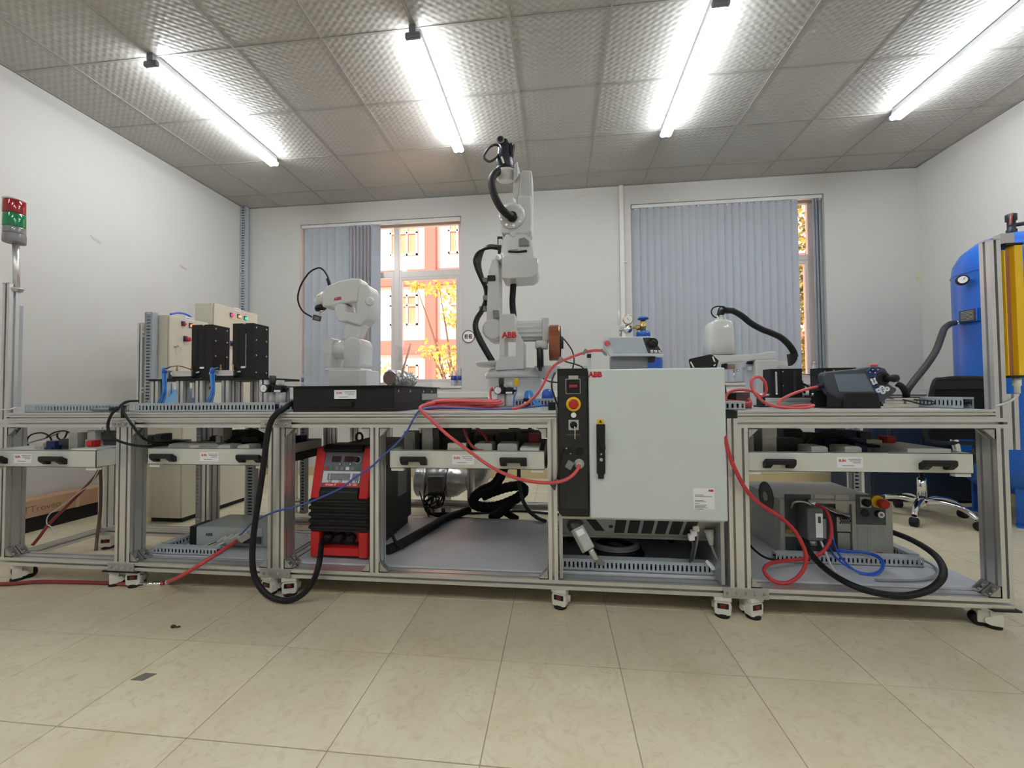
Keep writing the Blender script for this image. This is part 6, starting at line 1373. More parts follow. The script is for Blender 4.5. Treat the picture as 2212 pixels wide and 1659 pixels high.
# open middle bay
q = MB(); q.box(b.x, b2_.x, YK+.0195, YK+.0205, KZ0, KZ1-.016); q.build('bay_back', DGREY, kc)
def bay(x0, y0, x1, y1, mt, name, d): a, b = kp_(x0, y0), kp_(x1, y1); q = MB(); q.box(a.x, b.x, YK+.02-d, YK+.02, b.z, a.z, .001); return q.build(name, mt, kc)
bay(1809, 1117, 1840, 1150, PSU, 'drive_module', .014); bay(1812, 1152, 1840, 1192, PSU, 'drive_module', .012); bay(1762, 1070, 1805, 1078, PSU, 'card_bracket', .012); bay(1808, 1070, 1840, 1112, PSU, 'card_bracket', .008); bay(1772, 1122, 1788, 1165, MATS['relay_grey'], 'board', .012); bay(1763, 1086, 1790, 1096, GRNP, 'board', .012)
for j in range(3):
    for i in range(5):
        kcy(1817+i*4.6+(j % 2)*2, 1122+j*4.2, [(.0042, 0), (.0042, .0015)], RUBBER, 'vent_hole', YK+.0062, 6)
for i, (x, c_) in enumerate(((1772, BLUEC), (1780, WCABLE), (1792, ORG), (1800, GCABLE), (1786, CABLE))):
    q = MB(); q.tube([kp_(x-4, 1090+i*2), kp_(x+8, 1098+i*2)+Vector((0, -.02, 0)), kp_(x+26, 1104+i*3)+Vector((0, -.012, 0)), kp_(1836, 1112+i*1.5)], .0035, 6, 5); q.build('wire', c_, kc)
# big plug on the connector panel
M_ = Matrix.Translation(kp_(1736, 1120)+Vector((0, -.05, 0)))
q = MB(); q.boxm(M_, .07, .085, .15, .006); q.build('plug_hood', mat('plug_grey', srgb(92, 98, 100), .45), kc)
a = kp_(1746, 1120); q = MB(); q.boxm(Matrix.Translation(kp_(1743, 1122)+Vector((0, -.0935, 0))), .03, .002, .11); pl_ = q.build('plug_label', PAPER, kc)
q = MB(); q.boxm(Matrix.Translation(kp_(1743, 1110)+Vector((0, -.0948, 0))), .012, .001, .03); q.build('plug_print', INK, kc)
q = MB(); q.tube([kp_(1707, 1098)+Vector((0, -.01, 0)), kp_(1706, 1080)+Vector((0, -.04, 0)), kp_(1725, 1079)+Vector((0, -.05, 0)), kp_(1738, 1086)+Vector((0, -.05, 0))], .005, 8, 5); q.build('plug_latch', STEEL, kc)
a = kp_(1739, 1155)+Vector((0, -.05, 0)); q = MB(); q.cyl(a, a+Vector((0, 0, -.03)), .022, 16); q.build('plug_gland', STEEL, kc)
M_ = Matrix.Translation(kp_(1733, 1182)+Vector((0, -.03, 0))); q = MB(); q.boxm(M_, .06, .06, .055, .006); q.build('lower_plug', DGREY, kc)
a = kp_(1752, 1088); q = MB(); q.tube([a+Vector((-.02, -.01, .015)), a+Vector((0, -.03, 0))], .014, 12, 2); q.build('round_plug', CHROME, kc)
yf = atx(1655, 1072, KX0); q = MB(); q.lathe((KX0, yf.y, yf.z), (-1, 0, 0), [(.075, 0), (.075, .003), (.066, .003), (.066, .001)], 28); q.build('fan_grille', KD, kc)
q = MB(); q.lathe((KX0-.001, yf.y, yf.z), (-1, 0, 0), [(.024, 0), (.024, .004)], 20); q.build('fan_hub', KG, kc)
# ================================================================== OFFICE CHAIR
oc = thing('office_chair', 'black mesh back office chair with chrome five star base', 'chair', (2.62, 3.28, 0))
cX, cY = 2.62, 3.28
for k in range(5):
    an = math.radians(295+72*k); d_ = Vector((math.cos(an), math.sin(an), 0)); base = Vector((cX, cY, 0))
    q = MB(); q.tube([base+d_*.03+Vector((0, 0, .125)), base+d_*.12+Vector((0, 0, .14)), base+d_*.22+Vector((0, 0, .12)), base+d_*.285+Vector((0, 0, .07))], .02, 12, 5, radii=[.024, .02, .018, .015]); q.build('leg', CHROME, oc)
    w_ = base+d_*.295; s_ = Vector((-d_.y, d_.x, 0)); cst = None
    q = MB(); q.lathe(w_+s_*-.024+Vector((0, 0, .03)), s_, [(.022, 0), (.03, .006), (.03, .042), (.022, .048)], 20); q.build('wheel', RUBBER, oc)
q = MB(); q.lathe((cX, cY, .08), (0, 0, 1), [(.03, 0), (.036, .02), (.036, .06), (.03, .07)], 20); q.build('hub', CHROME, oc)
q = MB(); q.lathe((cX, cY, .15), (0, 0, 1), [(.028, 0), (.028, .14), (.014, .145), (.014, .28)], 20); q.build('column', CHROME, oc)
q = MB(); q.box(cX-.23, cX+.23, cY-.22, cY+.24, .43, .50, .03); q.build('seat', mat('black_fabric', (.014, .014, .015), .85, 0, .2, 60, .3, 300), oc)
# back turned toward the benches, frame with open mesh
YBk = cY-.27
xl, xr = at(2001, 860, YBk).x, at(2151, 860, YBk).x; zt_ = at(2100, 816, YBk).z
q = MB(); q.tube([(xl, YBk, .60), (xl+.01, YBk-.005, .80), (xl+.035, YBk-.02, zt_-.03), (xl+.08, YBk-.025, zt_-.008), ((xl+xr)/2, YBk-.03, zt_), (xr-.08, YBk-.025, zt_-.008), (xr-.035, YBk-.02, zt_-.03), (xr-.01, YBk-.005, .80), (xr, YBk, .60), ((xl+xr)/2, YBk, .575)], .014, 10, 6, True); q.build('back_frame', BLACK, oc)
MESHB = glassmat('chair_mesh', (.25, .25, .26), .0, .6, .45); MESHB.node_tree.nodes['Diffuse BSDF'].inputs[0].default_value = (.01, .01, .011, 1)
q = MB(); q.prism([(xl+.005, .60), (xr-.005, .60), (xr-.015, .80), (xr-.045, zt_-.02), ((xl+xr)/2, zt_-.003), (xl+.045, zt_-.02), (xl+.015, .80)], YBk-.016, YBk-.014); q.build('back_mesh', MESHB, oc)
q = MB(); q.prism([(xl+.02, zt_-.075), (xr-.02, zt_-.075), (xr-.04, zt_-.02), ((xl+xr)/2, zt_-.004), (xl+.04, zt_-.02)], YBk-.03, YBk-.008, 'y', .003); q.build('headband', BLACK, oc)
q = MB(); q.tube([(cX, cY-.2, .46), (cX, YBk+.0, .50), (cX, YBk+.02, .62)], .022, 10, 5); q.build('back_stem', CHROME, oc)
for s in (-1, 1):
    q = MB(); q.tube([(cX+s*.24, cY-.1, .46), (cX+s*.28, cY-.08, .52), (cX+s*.28, cY-.1, .66), (cX+s*.27, cY+.12, .67)], .014, 10, 5); q.build('armrest', BLACK, oc)
q = MB(); q.box(cX-.02, 3.40, 3.74, 4.25, .02, .74, .01)
dkc = thing('storage_cabinet', 'dark blue steel cabinet standing behind the office chair', 'cabinet', (3.0, 4.0, 0)); q.build('body', mat('dark_blue_steel', srgb(36, 48, 66), .5, .2), dkc)
q = MB(); q.box(cX-.01, 3.0, 3.728, 3.74, .06, .72, .004); q.build('door', MATS['dark_blue_steel'], dkc); q = MB(); q.box(3.01, 3.39, 3.728, 3.74, .06, .72, .004); q.build('door', MATS['dark_blue_steel'], dkc)
q = MB(); q.box(cX, 3.38, 3.76, 4.2, 0, .02); q.build('plinth', BLACK, dkc)
# ================================================================== BLUE AIR TANK
TB = mat('tank_blue', srgb(28, 96, 190), .3, 0, .05, 4, .04, 120)
tX, tY, tR = 3.28, 3.30, .31
at_ = thing('air_tank', 'tall bright blue compressed air tank in the right corner', 'air tank', (tX, tY, 0))
zs = 1.78
q = MB(); q.lathe((tX, tY, .18), (0, 0, 1), [(.06, 0), (.2, .03), (.285, .10), (tR, .2), (tR, zs-.18), (.30, zs-.10), (.26, zs-.02), (.18, zs+.05), (.06, zs+.085)], 48); q.build('shell', TB, at_)
q = MB(); q.tube([(tX+(tR+.001)*math.cos(i*math.pi/18), tY+(tR+.001)*math.sin(i*math.pi/18), zs) for i in range(36)], .003, 6, 1, True); q.build('weld_seam', TB, at_)
for k in range(3):
    an = math.radians(90+120*k+20); q = MB(); c_, s_ = math.cos(an), math.sin(an); q.boxm(Matrix.Translation((tX+c_*.24, tY+s_*.24, .15)) @ Euler((0, 0, an)).to_matrix().to_4x4(), .012, .1, .3); q.boxm(Matrix.Translation((tX+c_*.25, tY+s_*.25, .005)) @ Euler((0, 0, an)).to_matrix().to_4x4(), .1, .1, .01); q.build('leg', TB, at_)
q = MB(); zt2 = .18+zs+.08; q.lathe((tX, tY, zt2), (0, 0, 1), [(.028, 0), (.028, .04), (.022, .045), (.022, .1), (.03, .105), (.03, .15), (.02, .155)], 16); q.cyl((tX, tY, zt2+.07), (tX+.07, tY-.02, zt2+.075), .014, 10); q.build('safety_valve', mat('cast_iron', srgb(58, 64, 66), .5, .6), at_)
q = MB(); q.tube([(tX-.01, tY-.02, zt2+.15), (tX-.04, tY-.04, zt2+.12), (tX-.055, tY-.05, zt2+.05)], .008, 8, 4); q.build('valve_lever', mat('rust_red', srgb(120, 56, 52), .5), at_)
def surf(x, y):  # point on the tank shell seen at photo position x, y
    d = FWD + RIGHT*((x-1106)/FPX) - UPV*((y-829.5)/FPX); ox, oy = -tX, -tY
    A_ = d.x**2+d.y**2; B_ = 2*(d.x*ox+d.y*oy); C_ = ox*ox+oy*oy-tR*tR; D_ = B_*B_-4*A_*C_
    t_ = (-B_-math.sqrt(max(0, D_)))/(2*A_); return CAMP+d*t_
g0 = surf(2093, 606); n0 = Vector((g0.x-tX, g0.y-tY, 0)).normalized(); gdir = Vector((-.55, -.83, 0))
q = MB(); q.tube([g0-n0*.005, g0+n0*.03, g0+n0*.05+Vector((0, 0, .0))], .010, 10, 3); q.build('gauge_pipe', STEEL, at_)
q = MB(); gc = g0+n0*.05; q.lathe(gc, gdir, [(.03, 0), (.036, .005), (.036, .03), (.033, .034)], 24); gz_ = q.build('gauge', BLACK, at_)
q = MB(); q.cyl(gc+gdir*.0345, gc+gdir*.0355, .025, 24); q.build('dial', PAPER, gz_)
q = MB(); u_ = gdir.cross(Vector((0, 0, 1))).normalized(); q.tube([gc+gdir*.037-u_*.002, gc+gdir*.037-u_*.012+Vector((0, 0, .016))], .0015, 6, 1); q.build('needle', INK, gz_)
g1 = surf(2097, 682); n1 = Vector((g1.x-tX, g1.y-tY, 0)).normalized(); Mz = Matrix.Translation(g1+n1*.018) @ n1.to_track_quat('X', 'Z').to_matrix().to_4x4()
q = MB(); q.boxm(Mz @ Matrix.Translation((-.01, 0, 0)), .03, .12, .09, .002); q.build('plate_bracket', TB, at_)
q = MB(); q.boxm(Mz @ Matrix.Translation((.0065, 0, 0)), .003, .105, .085); q.build('name_plate', DGREY, at_)
q = MB()
for k in range(7): q.boxm(Mz @ Matrix.Translation((.0084, 0, .03-.01*k)), .0006, .085, .003)
q.build('name_plate_print', RELG, at_)
g2 = surf(2078, 697); n2 = Vector((g2.x-tX, g2.y-tY, 0)).normalized(); q = MB(); q.cyl(g2-n2*.01, g2+n2*.05, .016, 14); q.build('outlet', CHROME, at_)
hz = thing('air_hose', 'black air hose rising from the right bench to the blue tank', 'hose', tuple(at(1957, 855, 2.03)))
q = MB(); hp0 = g2+n2*.045
q.tube([at(1957, 858, 2.03), at(1960, 843, 2.04), at(1978, 818, 2.12), at(2002, 788, 2.3), at(2022, 757, 2.5), at(2033, 728, 2.7), at(2040, 710, 2.9), at(2052, 700, 3.05), hp0], .019, 12, 8, radii=[.013, .0135, .014, .015, .016, .017, .018, .019, .019]); q.build('tube', RUBBER, hz)
q = MB(); q.tube([at(1937, 829, 2.03), at(1947, 834, 2.02), at(1955, 845, 2.02), at(1958, 858, 2.03)], .0125, 10, 6); q.build('branch', RUBBER, hz)
# ================================================================== LIGHT CURTAIN ON THE RIGHT END POST
lc = thing('light_curtain', 'yellow safety light curtain mounted on the tall right end post', 'light curtain', (1.77, 1.80, .98))
lx = 1.722
z0_, z1_ = at(2190, 812, 1.8).z, at(2190, 535, 1.8).z
q = MB(); q.box(lx+.040, lx+.068, 1.765, 1.80, z0_, z1_, .002); q.build('housing', YEL, lc)
q = MB(); q.box(lx+.004, lx+.0075, 1.765, 1.785, z0_, z1_-.02, .001); q.build('side_wing', YEL, lc)
q = MB(); q.box(lx+.002, lx+.040, 1.785, 1.795, z0_, z1_-.02); q.build('back_strip', mat('sensor_strip', srgb(176, 128, 116), .35, .3), lc)
for z in (z0_-.008, z1_): q = MB(); q.box(lx+.006, lx+.07, 1.762, 1.825, z, z+.008, .001); q.build('end_cap', BLACKM, lc)
q = MB(); q.box(1.722, lx+.05, 1.772, 1.80, z1_+.008, z1_+.05, .002); q.build('bracket', ALUD, lc)
q = MB(); q.lathe((lx+.05, 1.785, z0_-.008), (0, 0, -1), [(.012, 0), (.012, .03), (.009, .032), (.009, .06)], 14); q.build('plug', WHITEP, lc)
q = MB(); q.tube([(lx+.05, 1.785, z0_-.066), at(2198, 855, 1.78), at(2180, 868, 1.76), at(2160, 875, 1.755), at(2142, 880, 1.80)], .004, 8, 6); q.build('lead', WCABLE, lc)
q = MB(); profile(q, 'z', .69, z0_-.07, 1.722, 1.762, 1.772, 1.812); q.build('mounting_profile', ALU, lc)
# ================================================================== CABLES, HOSES AND LOOSE THINGS
def cable(name, label, cat, mt, pts, r, group=None, seg=10, res=8):
    "pts: (x, y, Y) photo position at a distance, or a Vector"
    q = MB(); q.tube([p if isinstance(p, Vector) else at(*p) for p in pts], r, seg, res)
    return one(name, mt, label, cat, q, group)
V = Vector
# red cable coil on the middle table
cc0 = atz(985, 878, .85); cx_, cy_ = -.47, 2.02
coil = thing('cable_coil', 'salmon red cable coiled flat on the middle table in front of the robot', 'cable', (cx_, cy_, ZTOP), 'red pendant cables')
for k in range(8):
    rx, ry = random.uniform(.14, .20), random.uniform(.09, .15); ph = random.uniform(0, 6.28); z = ZTOP+.008+.0052*k
    q = MB(); q.tube([(cx_+.02*math.sin(ph)+rx*math.cos(a*math.pi/6), cy_+.015*math.cos(ph)+ry*math.sin(a*math.pi/6), z+.004*math.sin(a*1.3+ph)) for a in range(12)], .0065, 8, 5, True); q.build('loop', REDC, coil)
cable('pendant_cable', 'red cable sagging from the table edge to the round plug on the control cabinet', 'cable', REDC,
      [(1010, 872, 2.05), (960, 869, 1.95), (925, 873, 1.83), (908, 880, 1.75), (913, 890, 1.73), (935, 910, 1.72), (965, 938, 1.715), (1010, 972, 1.71), (1060, 1008, 1.70), (1110, 1031, 1.69), (1155, 1041, 1.685), (1200, 1042, 1.68), (1230, 1032, 1.69), (1248, 1014, 1.705), (1251, 1004, 1.716)], .0072, 'red pendant cables')
cable('pendant_cable', 'red cable loop hanging into the middle drawer below the table', 'cable', mat('dark_red_cable', srgb(150, 52, 50), .45, 0, .06, 40),
      [(1003, 918, 1.86), (1004, 932, 1.85), (1012, 952, 1.84), (1022, 966, 1.83), (1036, 973, 1.83), (1048, 970, 1.84), (1053, 957, 1.86), (1046, 941, 1.88), (1034, 928, 1.90), (1024, 918, 1.92)], .0068, 'red pendant cables')
cable('pendant_cable', 'red cable rising from the table coil to the light grey pendant on the cabinet', 'cable', REDC,
      [(1040, 880, 2.0), (1075, 884, 1.93), (1110, 883, 1.92), (1137, 872, 1.95), (1160, 851, 1.99), (1176, 825, 2.02), (1186, 803, 2.03), (1202, 786, 2.03), (1228, 774, 2.02), (1255, 764, 2.01), (1280, 757.5, 2.0), (1302, 757.5, 2.0)], .0068, 'red pendant cables')
for x, y, Y in ((1210, 777, 2.025), (1263, 760, 2.005)):
    a = at(x, y, Y); q = MB(); q.boxm(Matrix.Translation(a) @ Euler((0, .6, 0)).to_matrix().to_4x4(), .016, .02, .03, .004)
    one('cable_tie', MGREY, 'grey tape tag wrapped round the red cable '+('near the copper spool' if x < 1250 else 'next to the light grey pendant'), 'tape', q)
cable('air_tube', 'thin blue air tube crossing in front of the red welder', 'tube', mat('blue_thin_tube', srgb(62, 84, 160), .4, 0, .08, 40),
      [(1185, 875, 2.0), (1130, 881, 1.95), (1060, 884, 1.86), (990, 881, 1.83), (935, 880, 1.79), (908, 886, 1.742), (893, 905, 1.735), (880, 930, 1.73), (858, 957, 1.725), (825, 987, 1.725), (800, 1010, 1.725), (765, 1033, 1.725), (735, 1055, 1.725), (690, 1076, 1.73), (640, 1094, 1.735), (590, 1107, 1.74), (545, 1130, 1.78), (525, 1150, 1.86), (505, 1165, 1.93)], .0042)
cable('power_cable', 'thick black cable drooping to the floor in front of the welder', 'cable', CABLE,
      [(650, 873, 1.95), V((-1.232, 1.80, ZTOP+.045)), (612, 884, 1.74), (598, 893, 1.73), (585, 912, 1.725), (577, 945, 1.72), (570, 1000, 1.715), (560, 1070, 1.71), (549, 1145, 1.71), (545, 1205, 1.71), (551, 1248, 1.71), (572, 1280, 1.71), (600, 1295, 1.71), (630, 1296, 1.71), (658, 1280, 1.71), (678, 1252, 1.715), (688, 1222, 1.72), (692, 1200, 1.76), (694, 1178, 1.84), (697, 1165, 1.89)], .0125, None, 14)
# left: black cables hooked over the duct
cable('power_cable', 'black cable looping below the plate joint at the left benches', 'cable', CABLE,
      [(300, 866, 1.80), (280, 867, 1.775), (266, 872, 1.76), (257, 880, 1.745), (241, 895, 1.735), (233, 918, 1.73), (238, 938, 1.73), (255, 952, 1.735), (285, 961, 1.745), (315, 964, 1.76), (345, 962, 1.83), (400, 958, 1.92)], .0058)
cable('power_cable', 'black cable hanging diagonally over the left joint plate', 'cable', CABLE,
      [(288, 866, 1.80), (272, 868, 1.77), (264, 876, 1.75), (268, 892, 1.738), (282, 913, 1.735), (298, 935, 1.738), (312, 948, 1.76), (335, 956, 1.84), (380, 955, 1.92)], .0055)
q = MB(); a = at(266, 889, 1.757); q.box(a.x-.006, a.x+.006, 1.75, 1.76, a.z-.03, a.z+.03, .002)
one('cable_clip', BLACK, 'black clip on the top rail above the left joint plate', 'clip', q)
pgx = thing('inline_plug', 'grey round plug lying on the duct of the leftmost workbench', 'plug', tuple(at(228, 884, 1.79)))
q = MB(); q.cyl(at(197, 884, 1.79), at(240, 884, 1.79), .007, 12); q.build('sleeve', GCABLE, pgx); q = MB(); q.cyl(at(239, 884, 1.79), at(252, 883.5, 1.79), .010, 12); q.build('head', BLACK, pgx)
cable('signal_cable', 'thin white cable crossing the tall left end post at table height', 'cable', WCABLE, [(-5, 884, 1.765), (10, 885, 1.762), (22, 884, 1.766), (33, 880, 1.80)], .003)
# floor hose with coupler
fh = thing('air_hose', 'dark red air hose on the floor joined by a silver coupler', 'hose', tuple(atz(325, 1262, 0)))
def fz(x, y, z=.0095): return atz(x, y, z)
HOSER = mat('maroon_hose', srgb(132, 44, 50), .45, 0, .08, 40)
q = MB(); q.tube([fz(-60, 1262), fz(20, 1261), fz(80, 1257), fz(150, 1257), fz(220, 1259), fz(280, 1262), fz(305, 1262.5)], .009, 10, 8); q.build('tube', HOSER, fh)
q = MB(); q.cyl(fz(303, 1262.5), fz(349, 1261), .0125, 14); q.lathe(fz(318, 1262.2), fz(349, 1261)-fz(318, 1262), [(.0135, 0), (.0135, .03)], 14); q.build('coupler', CHROME, fh)
q = MB(); q.tube([fz(347, 1261), fz(362, 1257), (385, 1249, 1.70) and at(385, 1247, 1.70), at(420, 1227, 1.72), at(455, 1205, 1.76), at(485, 1186, 1.82), at(510, 1170, 1.90)], .0095, 10, 8); q.build('red_tube', mat('red_hose', srgb(190, 66, 66), .45, 0, .08, 40), fh)
q = MB(); a, b = fz(362, 1257), at(372, 1254, 1.70); q.cyl(a, a+(b-a).normalized()*.018, .012, 12); q.build('clamp_band', WHITEP, fh)
cable('supply_cable', 'dark red cable slanting to the floor inside the leftmost bench', 'cable', HOSER, [(216, 1012, 2.0), (205, 1030, 2.0), (170, 1068, 2.0), (140, 1098, 2.0), (105, 1133, 1.99), (85, 1160, 1.98), (70, 1178, 1.96)], .0075)
cable('supply_cable', 'thin pale wire twisted along the dark red slanting cable', 'cable', WCABLE, [(214, 1015, 1.99), (196, 1045, 1.985), (172, 1063, 1.985), (130, 1095, 1.985), (106, 1112, 1.985), (101, 1130, 1.985), (112, 1140, 1.985), (118, 1158, 1.98)], .0028)
cable('supply_cable', 'brown cable hanging straight down inside the leftmost bench', 'cable', mat('brown_cable', srgb(104, 88, 82), .5), [(217, 1010, 2.05), (218, 1060, 2.05), (216, 1110, 2.05), (211, 1150, 2.04), (207, 1190, 2.02)], .0075)
for i, (pts, lab) in enumerate((([(64, 968, 1.95), (58, 952, 1.95), (68, 939, 1.95), (90, 935, 1.95), (106, 942, 1.95), (112, 952, 1.95)], 'black wire arching at the left end of the leftmost drawer'),
                   ([(100, 945, 1.98), (118, 934, 1.98), (140, 931, 1.98), (153, 938, 1.98), (156, 950, 1.98)], 'black wire arching over the middle of the leftmost drawer'),
                   ([(124, 936, 2.0), (124, 944, 2.0), (132, 950, 2.0), (140, 945, 2.0), (146, 932, 2.0)], 'black wire dipping into the leftmost drawer'))):
    cable('drawer_wire', lab, 'wire', CABLE, pts, .004, 'loose wires in the drawers')
cable('drawer_wire', 'grey wire sloping over the left end of the leftmost drawer', 'wire', GCABLE, [(0, 977, 1.75), (28, 972, 1.80), (58, 958, 1.9), (100, 946, 1.98), (130, 934, 2.02)], .004, 'loose wires in the drawers')
# wires in the other drawers
for k in range(4):
    cable('drawer_wire', ['thick black wires lying along the second drawer, front strand', 'thick black wires lying along the second drawer, second strand', 'thick black wires lying along the second drawer, third strand', 'thick black wires lying along the second drawer, rear strand'][k], 'wire', CABLE,
          [(330, 960-k*2, 1.9+.02*k), (380, 959-k*2, 1.92+.02*k), (430, 960-k, 1.93+.02*k), (480, 956-k*2, 1.93+.02*k), (520, 948-k*3, 1.94+.02*k), (545, 938-k*3, 1.95+.02*k), (575, 946-k*2, 1.97+.02*k)], .007, 'loose wires in the drawers')
q = MB(); a = at(545, 950, 1.95); q.box(a.x-.05, a.x+.045, 1.93, 1.98, a.z-.012, a.z+.02, .006); one('power_adapter', BLACK, 'black power adapter lying on the second drawer', 'adapter', q)
for k in range(4):
    cable('drawer_wire', ['black wire arching highest over the right drawer', 'black wire arching second highest over the right drawer', 'black wire arching low over the right drawer', 'black wire arching lowest over the right drawer'][k], 'wire', CABLE,
          [(1735, 968, 1.98+.02*k), (1748, 950+k*2, 1.98+.02*k), (1765, 938+k*3, 1.98+.02*k), (1795, 935+k*3, 1.99+.02*k), (1825, 943+k*3, 2.0+.02*k), (1860, 957+k*2, 2.0+.02*k), (1900, 964, 2.0+.02*k), (1935, 962, 2.02+.02*k)], .006, 'loose wires in the drawers')
# right lower bay: red, black, blue, white and grey cables
cable('pendant_cable', 'red cable looping over the lower right shelf to the compact controller', 'cable', mat('deep_red_cable', srgb(184, 46, 50), .45, 0, .06, 40),
      [(1563, 928, 1.76), (1566, 945, 1.745), (1576, 985, 1.735), (1592, 1022, 1.73), (1612, 1058, 1.73), (1640, 1087, 1.74), (1672, 1108, 1.76), (1703, 1132, 1.79), (1725, 1160, 1.81), (1740, 1195, 1.82), (1737, 1228, 1.82), (1716, 1252, 1.815), (1690, 1260, 1.815), (1663, 1250, 1.82), (1651, 1233, 1.83), (1660, 1219, 1.86), (1690, 1212, 1.92), (1730, 1208, 1.98), (1765, 1200, 2.02), (1788, 1178, 2.03), (1796, 1148, 2.04), (1790, 1115, 2.06), (1775, 1095, 2.08), (1757, 1089, 2.10)], .0078, 'red pendant cables', 10)
cable('power_cable', 'thick black cable sweeping off the lower right shelf over the front rail', 'cable', CABLE,
      [(1739, 1163, 2.08), (1742, 1178, 2.06), (1752, 1196, 2.02), (1775, 1222, 1.93), (1810, 1248, 1.82), (1855, 1270, 1.755), (1905, 1283, 1.745), (1955, 1287, 1.745), (2003, 1276, 1.75), (2031, 1255, 1.77), (2038, 1232, 1.82), (2026, 1206, 1.90), (2000, 1184, 1.98), (1962, 1163, 2.1), (1918, 1146, 2.22)], .0125, None, 14)
cable('network_cable', 'blue network cable looped in front of the compact controller', 'cable', BLUEC,
      [(1797, 1148, 2.1), (1803, 1178, 2.06), (1820, 1208, 1.98), (1850, 1234, 1.93), (1884, 1243, 1.92), (1905, 1232, 1.92), (1908, 1213, 1.95), (1890, 1198, 2.0), (1850, 1191, 2.04), (1805, 1187, 2.08)], .0042)
cable('network_cable', 'second blue network cable loop nested beside the first', 'cable', BLUEC,
      [(1790, 1182, 2.08), (1806, 1205, 2.0), (1838, 1228, 1.94), (1872, 1239, 1.925), (1898, 1234, 1.925), (1906, 1220, 1.94), (1895, 1204, 1.98), (1862, 1194, 2.03), (1812, 1192, 2.07)], .0042)
cable('signal_cable', 'white cable dropping from the compact controller plug to the shelf', 'cable', WCABLE, [(1757, 1147, 2.09), (1772, 1168, 2.06), (1784, 1195, 2.02), (1794, 1220, 1.94), (1806, 1237, 1.90)], .005)
cable('signal_cable', 'light grey cable curling round the right end of the shelf duct', 'cable', GCABLE, [V((1.30, 1.86, .140)), V((1.42, 1.865, .140)), V((1.52, 1.89, .140)), V((1.615, 1.96, .140)), V((1.655, 2.03, .142)), V((1.63, 2.08, .16))], .005)
cable('signal_cable', 'dark cable lying left of the compact controller', 'cable', CABLE, [(1618, 1175, 2.1), (1632, 1190, 2.05), (1655, 1205, 2.0), (1690, 1212, 1.98)], .005)
# red loops on the right bench
cable('pendant_cable', 'red cable looping upright on the right bench toward the dark pendant', 'cable', REDC,
      [(1620, 876, 1.92), (1590, 874, 1.92), (1571, 868, 1.93), (1569, 855, 1.94), (1580, 845, 1.95), (1600, 842, 1.96), (1625, 845, 1.95), (1645, 856, 1.93), (1655, 845, 1.92), (1653, 828, 1.91), (1644, 816, 1.90), (1632, 815, 1.90), (1623, 824, 1.89), (1626, 842, 1.88), (1638, 858, 1.87), (1655, 871, 1.865), (1680, 879, 1.865), (1715, 882, 1.87), (1745, 880, 1.87), (1757, 875.5, 1.89), (1735, 876, 1.90), (1700, 879, 1.89), (1684, 876, 1.88), (1683, 868, 1.89), (1697, 858, 1.90), (1720, 848, 1.93), (1745, 840, 1.97), (1768, 835, 1.99)], .0062, 'red pendant cables')
c3 = thing('cable_coil', 'bunch of red cable ends beside the control cabinet on the right bench', 'cable', tuple(atz(1605, 880, ZTOP)), 'red pendant cables')
for k in range(4):
    q = MB(); q.tube([at(1572, 866+k, 1.90+.012*k), at(1595, 868+k*2.5, 1.89+.012*k), at(1612, 871+k*2.5, 1.88+.012*k), at(1622, 868+k*3, 1.90+.012*k), at(1618, 862+k*2, 1.95)], .0058, 8, 6); q.build('strand', REDC, c3)
cable('hose_ring', 'black hose curled beside the left slotted holder', 'hose', CABLE, [(1728, 818, 2.24), (1734, 830, 2.22), (1737, 845, 2.2), (1740, 856, 2.2), (1747, 857, 2.2), (1751, 846, 2.2), (1746, 835, 2.2), (1734, 829, 2.22)], .006)
cable('signal_cable', 'thin black wire between the two slotted holders', 'wire', CABLE, [(1730, 808, 2.2), (1745, 809, 2.2), (1760, 812, 2.2), (1770, 818, 2.2)], .002)
cable('signal_cable', 'black wire loop crossing the duct at the right table edge', 'wire', CABLE, [(1950, 863, 1.99), (1970, 868, 1.96), (1990, 873, 1.94), (2010, 874, 1.93), (2020, 870, 1.93), (2008, 866, 1.94), (1985, 864, 1.97), (1975, 863, 2.0)], .0028)
# under the control cabinet
for k in range(5):
    q = MB(); q.tube([(.27+(.13-.006*k)*math.cos(a*math.pi/6), 2.06+(.12-.006*k)*math.sin(a*math.pi/6), ZB1+.02+.012*k) for a in range(12)], .010 if k > 2 else .013, 8, 4, True)
    if k == 0: uc = thing('cable_coil', 'dark cable coiled on the shelf under the control cabinet', 'cable', (.27, 2.06, ZB1+.006))
    q.build('loop', CABLE if k < 3 else GCABLE, uc)
uc2 = thing('hose_coil', 'thick black hose bundle in the dark cavity under the control cabinet', 'hose', (.42, 2.2, ZB1+.006))
for k in range(4):
    q = MB(); q.tube([(.05, 2.2-.02*k, .15+.02*k), (.18, 2.15, .22+.02*k), (.36, 2.13, .25+.015*k), (.5, 2.16, .22+.01*k), (.58, 2.2, .16+.005*k)], .017, 10, 6); q.build('strand', RUBBER, uc2)
for i, (x, y) in enumerate(((1503, 1141), (1498, 1151), (1493, 1160))):
    t = thing('signal_plug', ['white data plug under the cabinet, uppermost of three', 'white data plug under the cabinet, middle of three', 'white data plug under the cabinet, lowest of three'][i], 'plug', tuple(at(x, y+8, 1.82)), 'white data plugs under the cabinet')
    q = MB(); q.boxm(Matrix.Translation(at(x, y, 1.82)) @ Euler((.2, -.15, 0)).to_matrix().to_4x4(), .024, .02, .026, .003); q.build('body', PAPER, t)
    q = MB(); q.tube([at(x, y+5, 1.82), at(x+4, y+18, 1.825), at(x-1, y+45, 1.84), at(x-6, y+75, 1.93)], .0052, 8, 6); q.build('cord', DGREY if i else GCABLE, t)
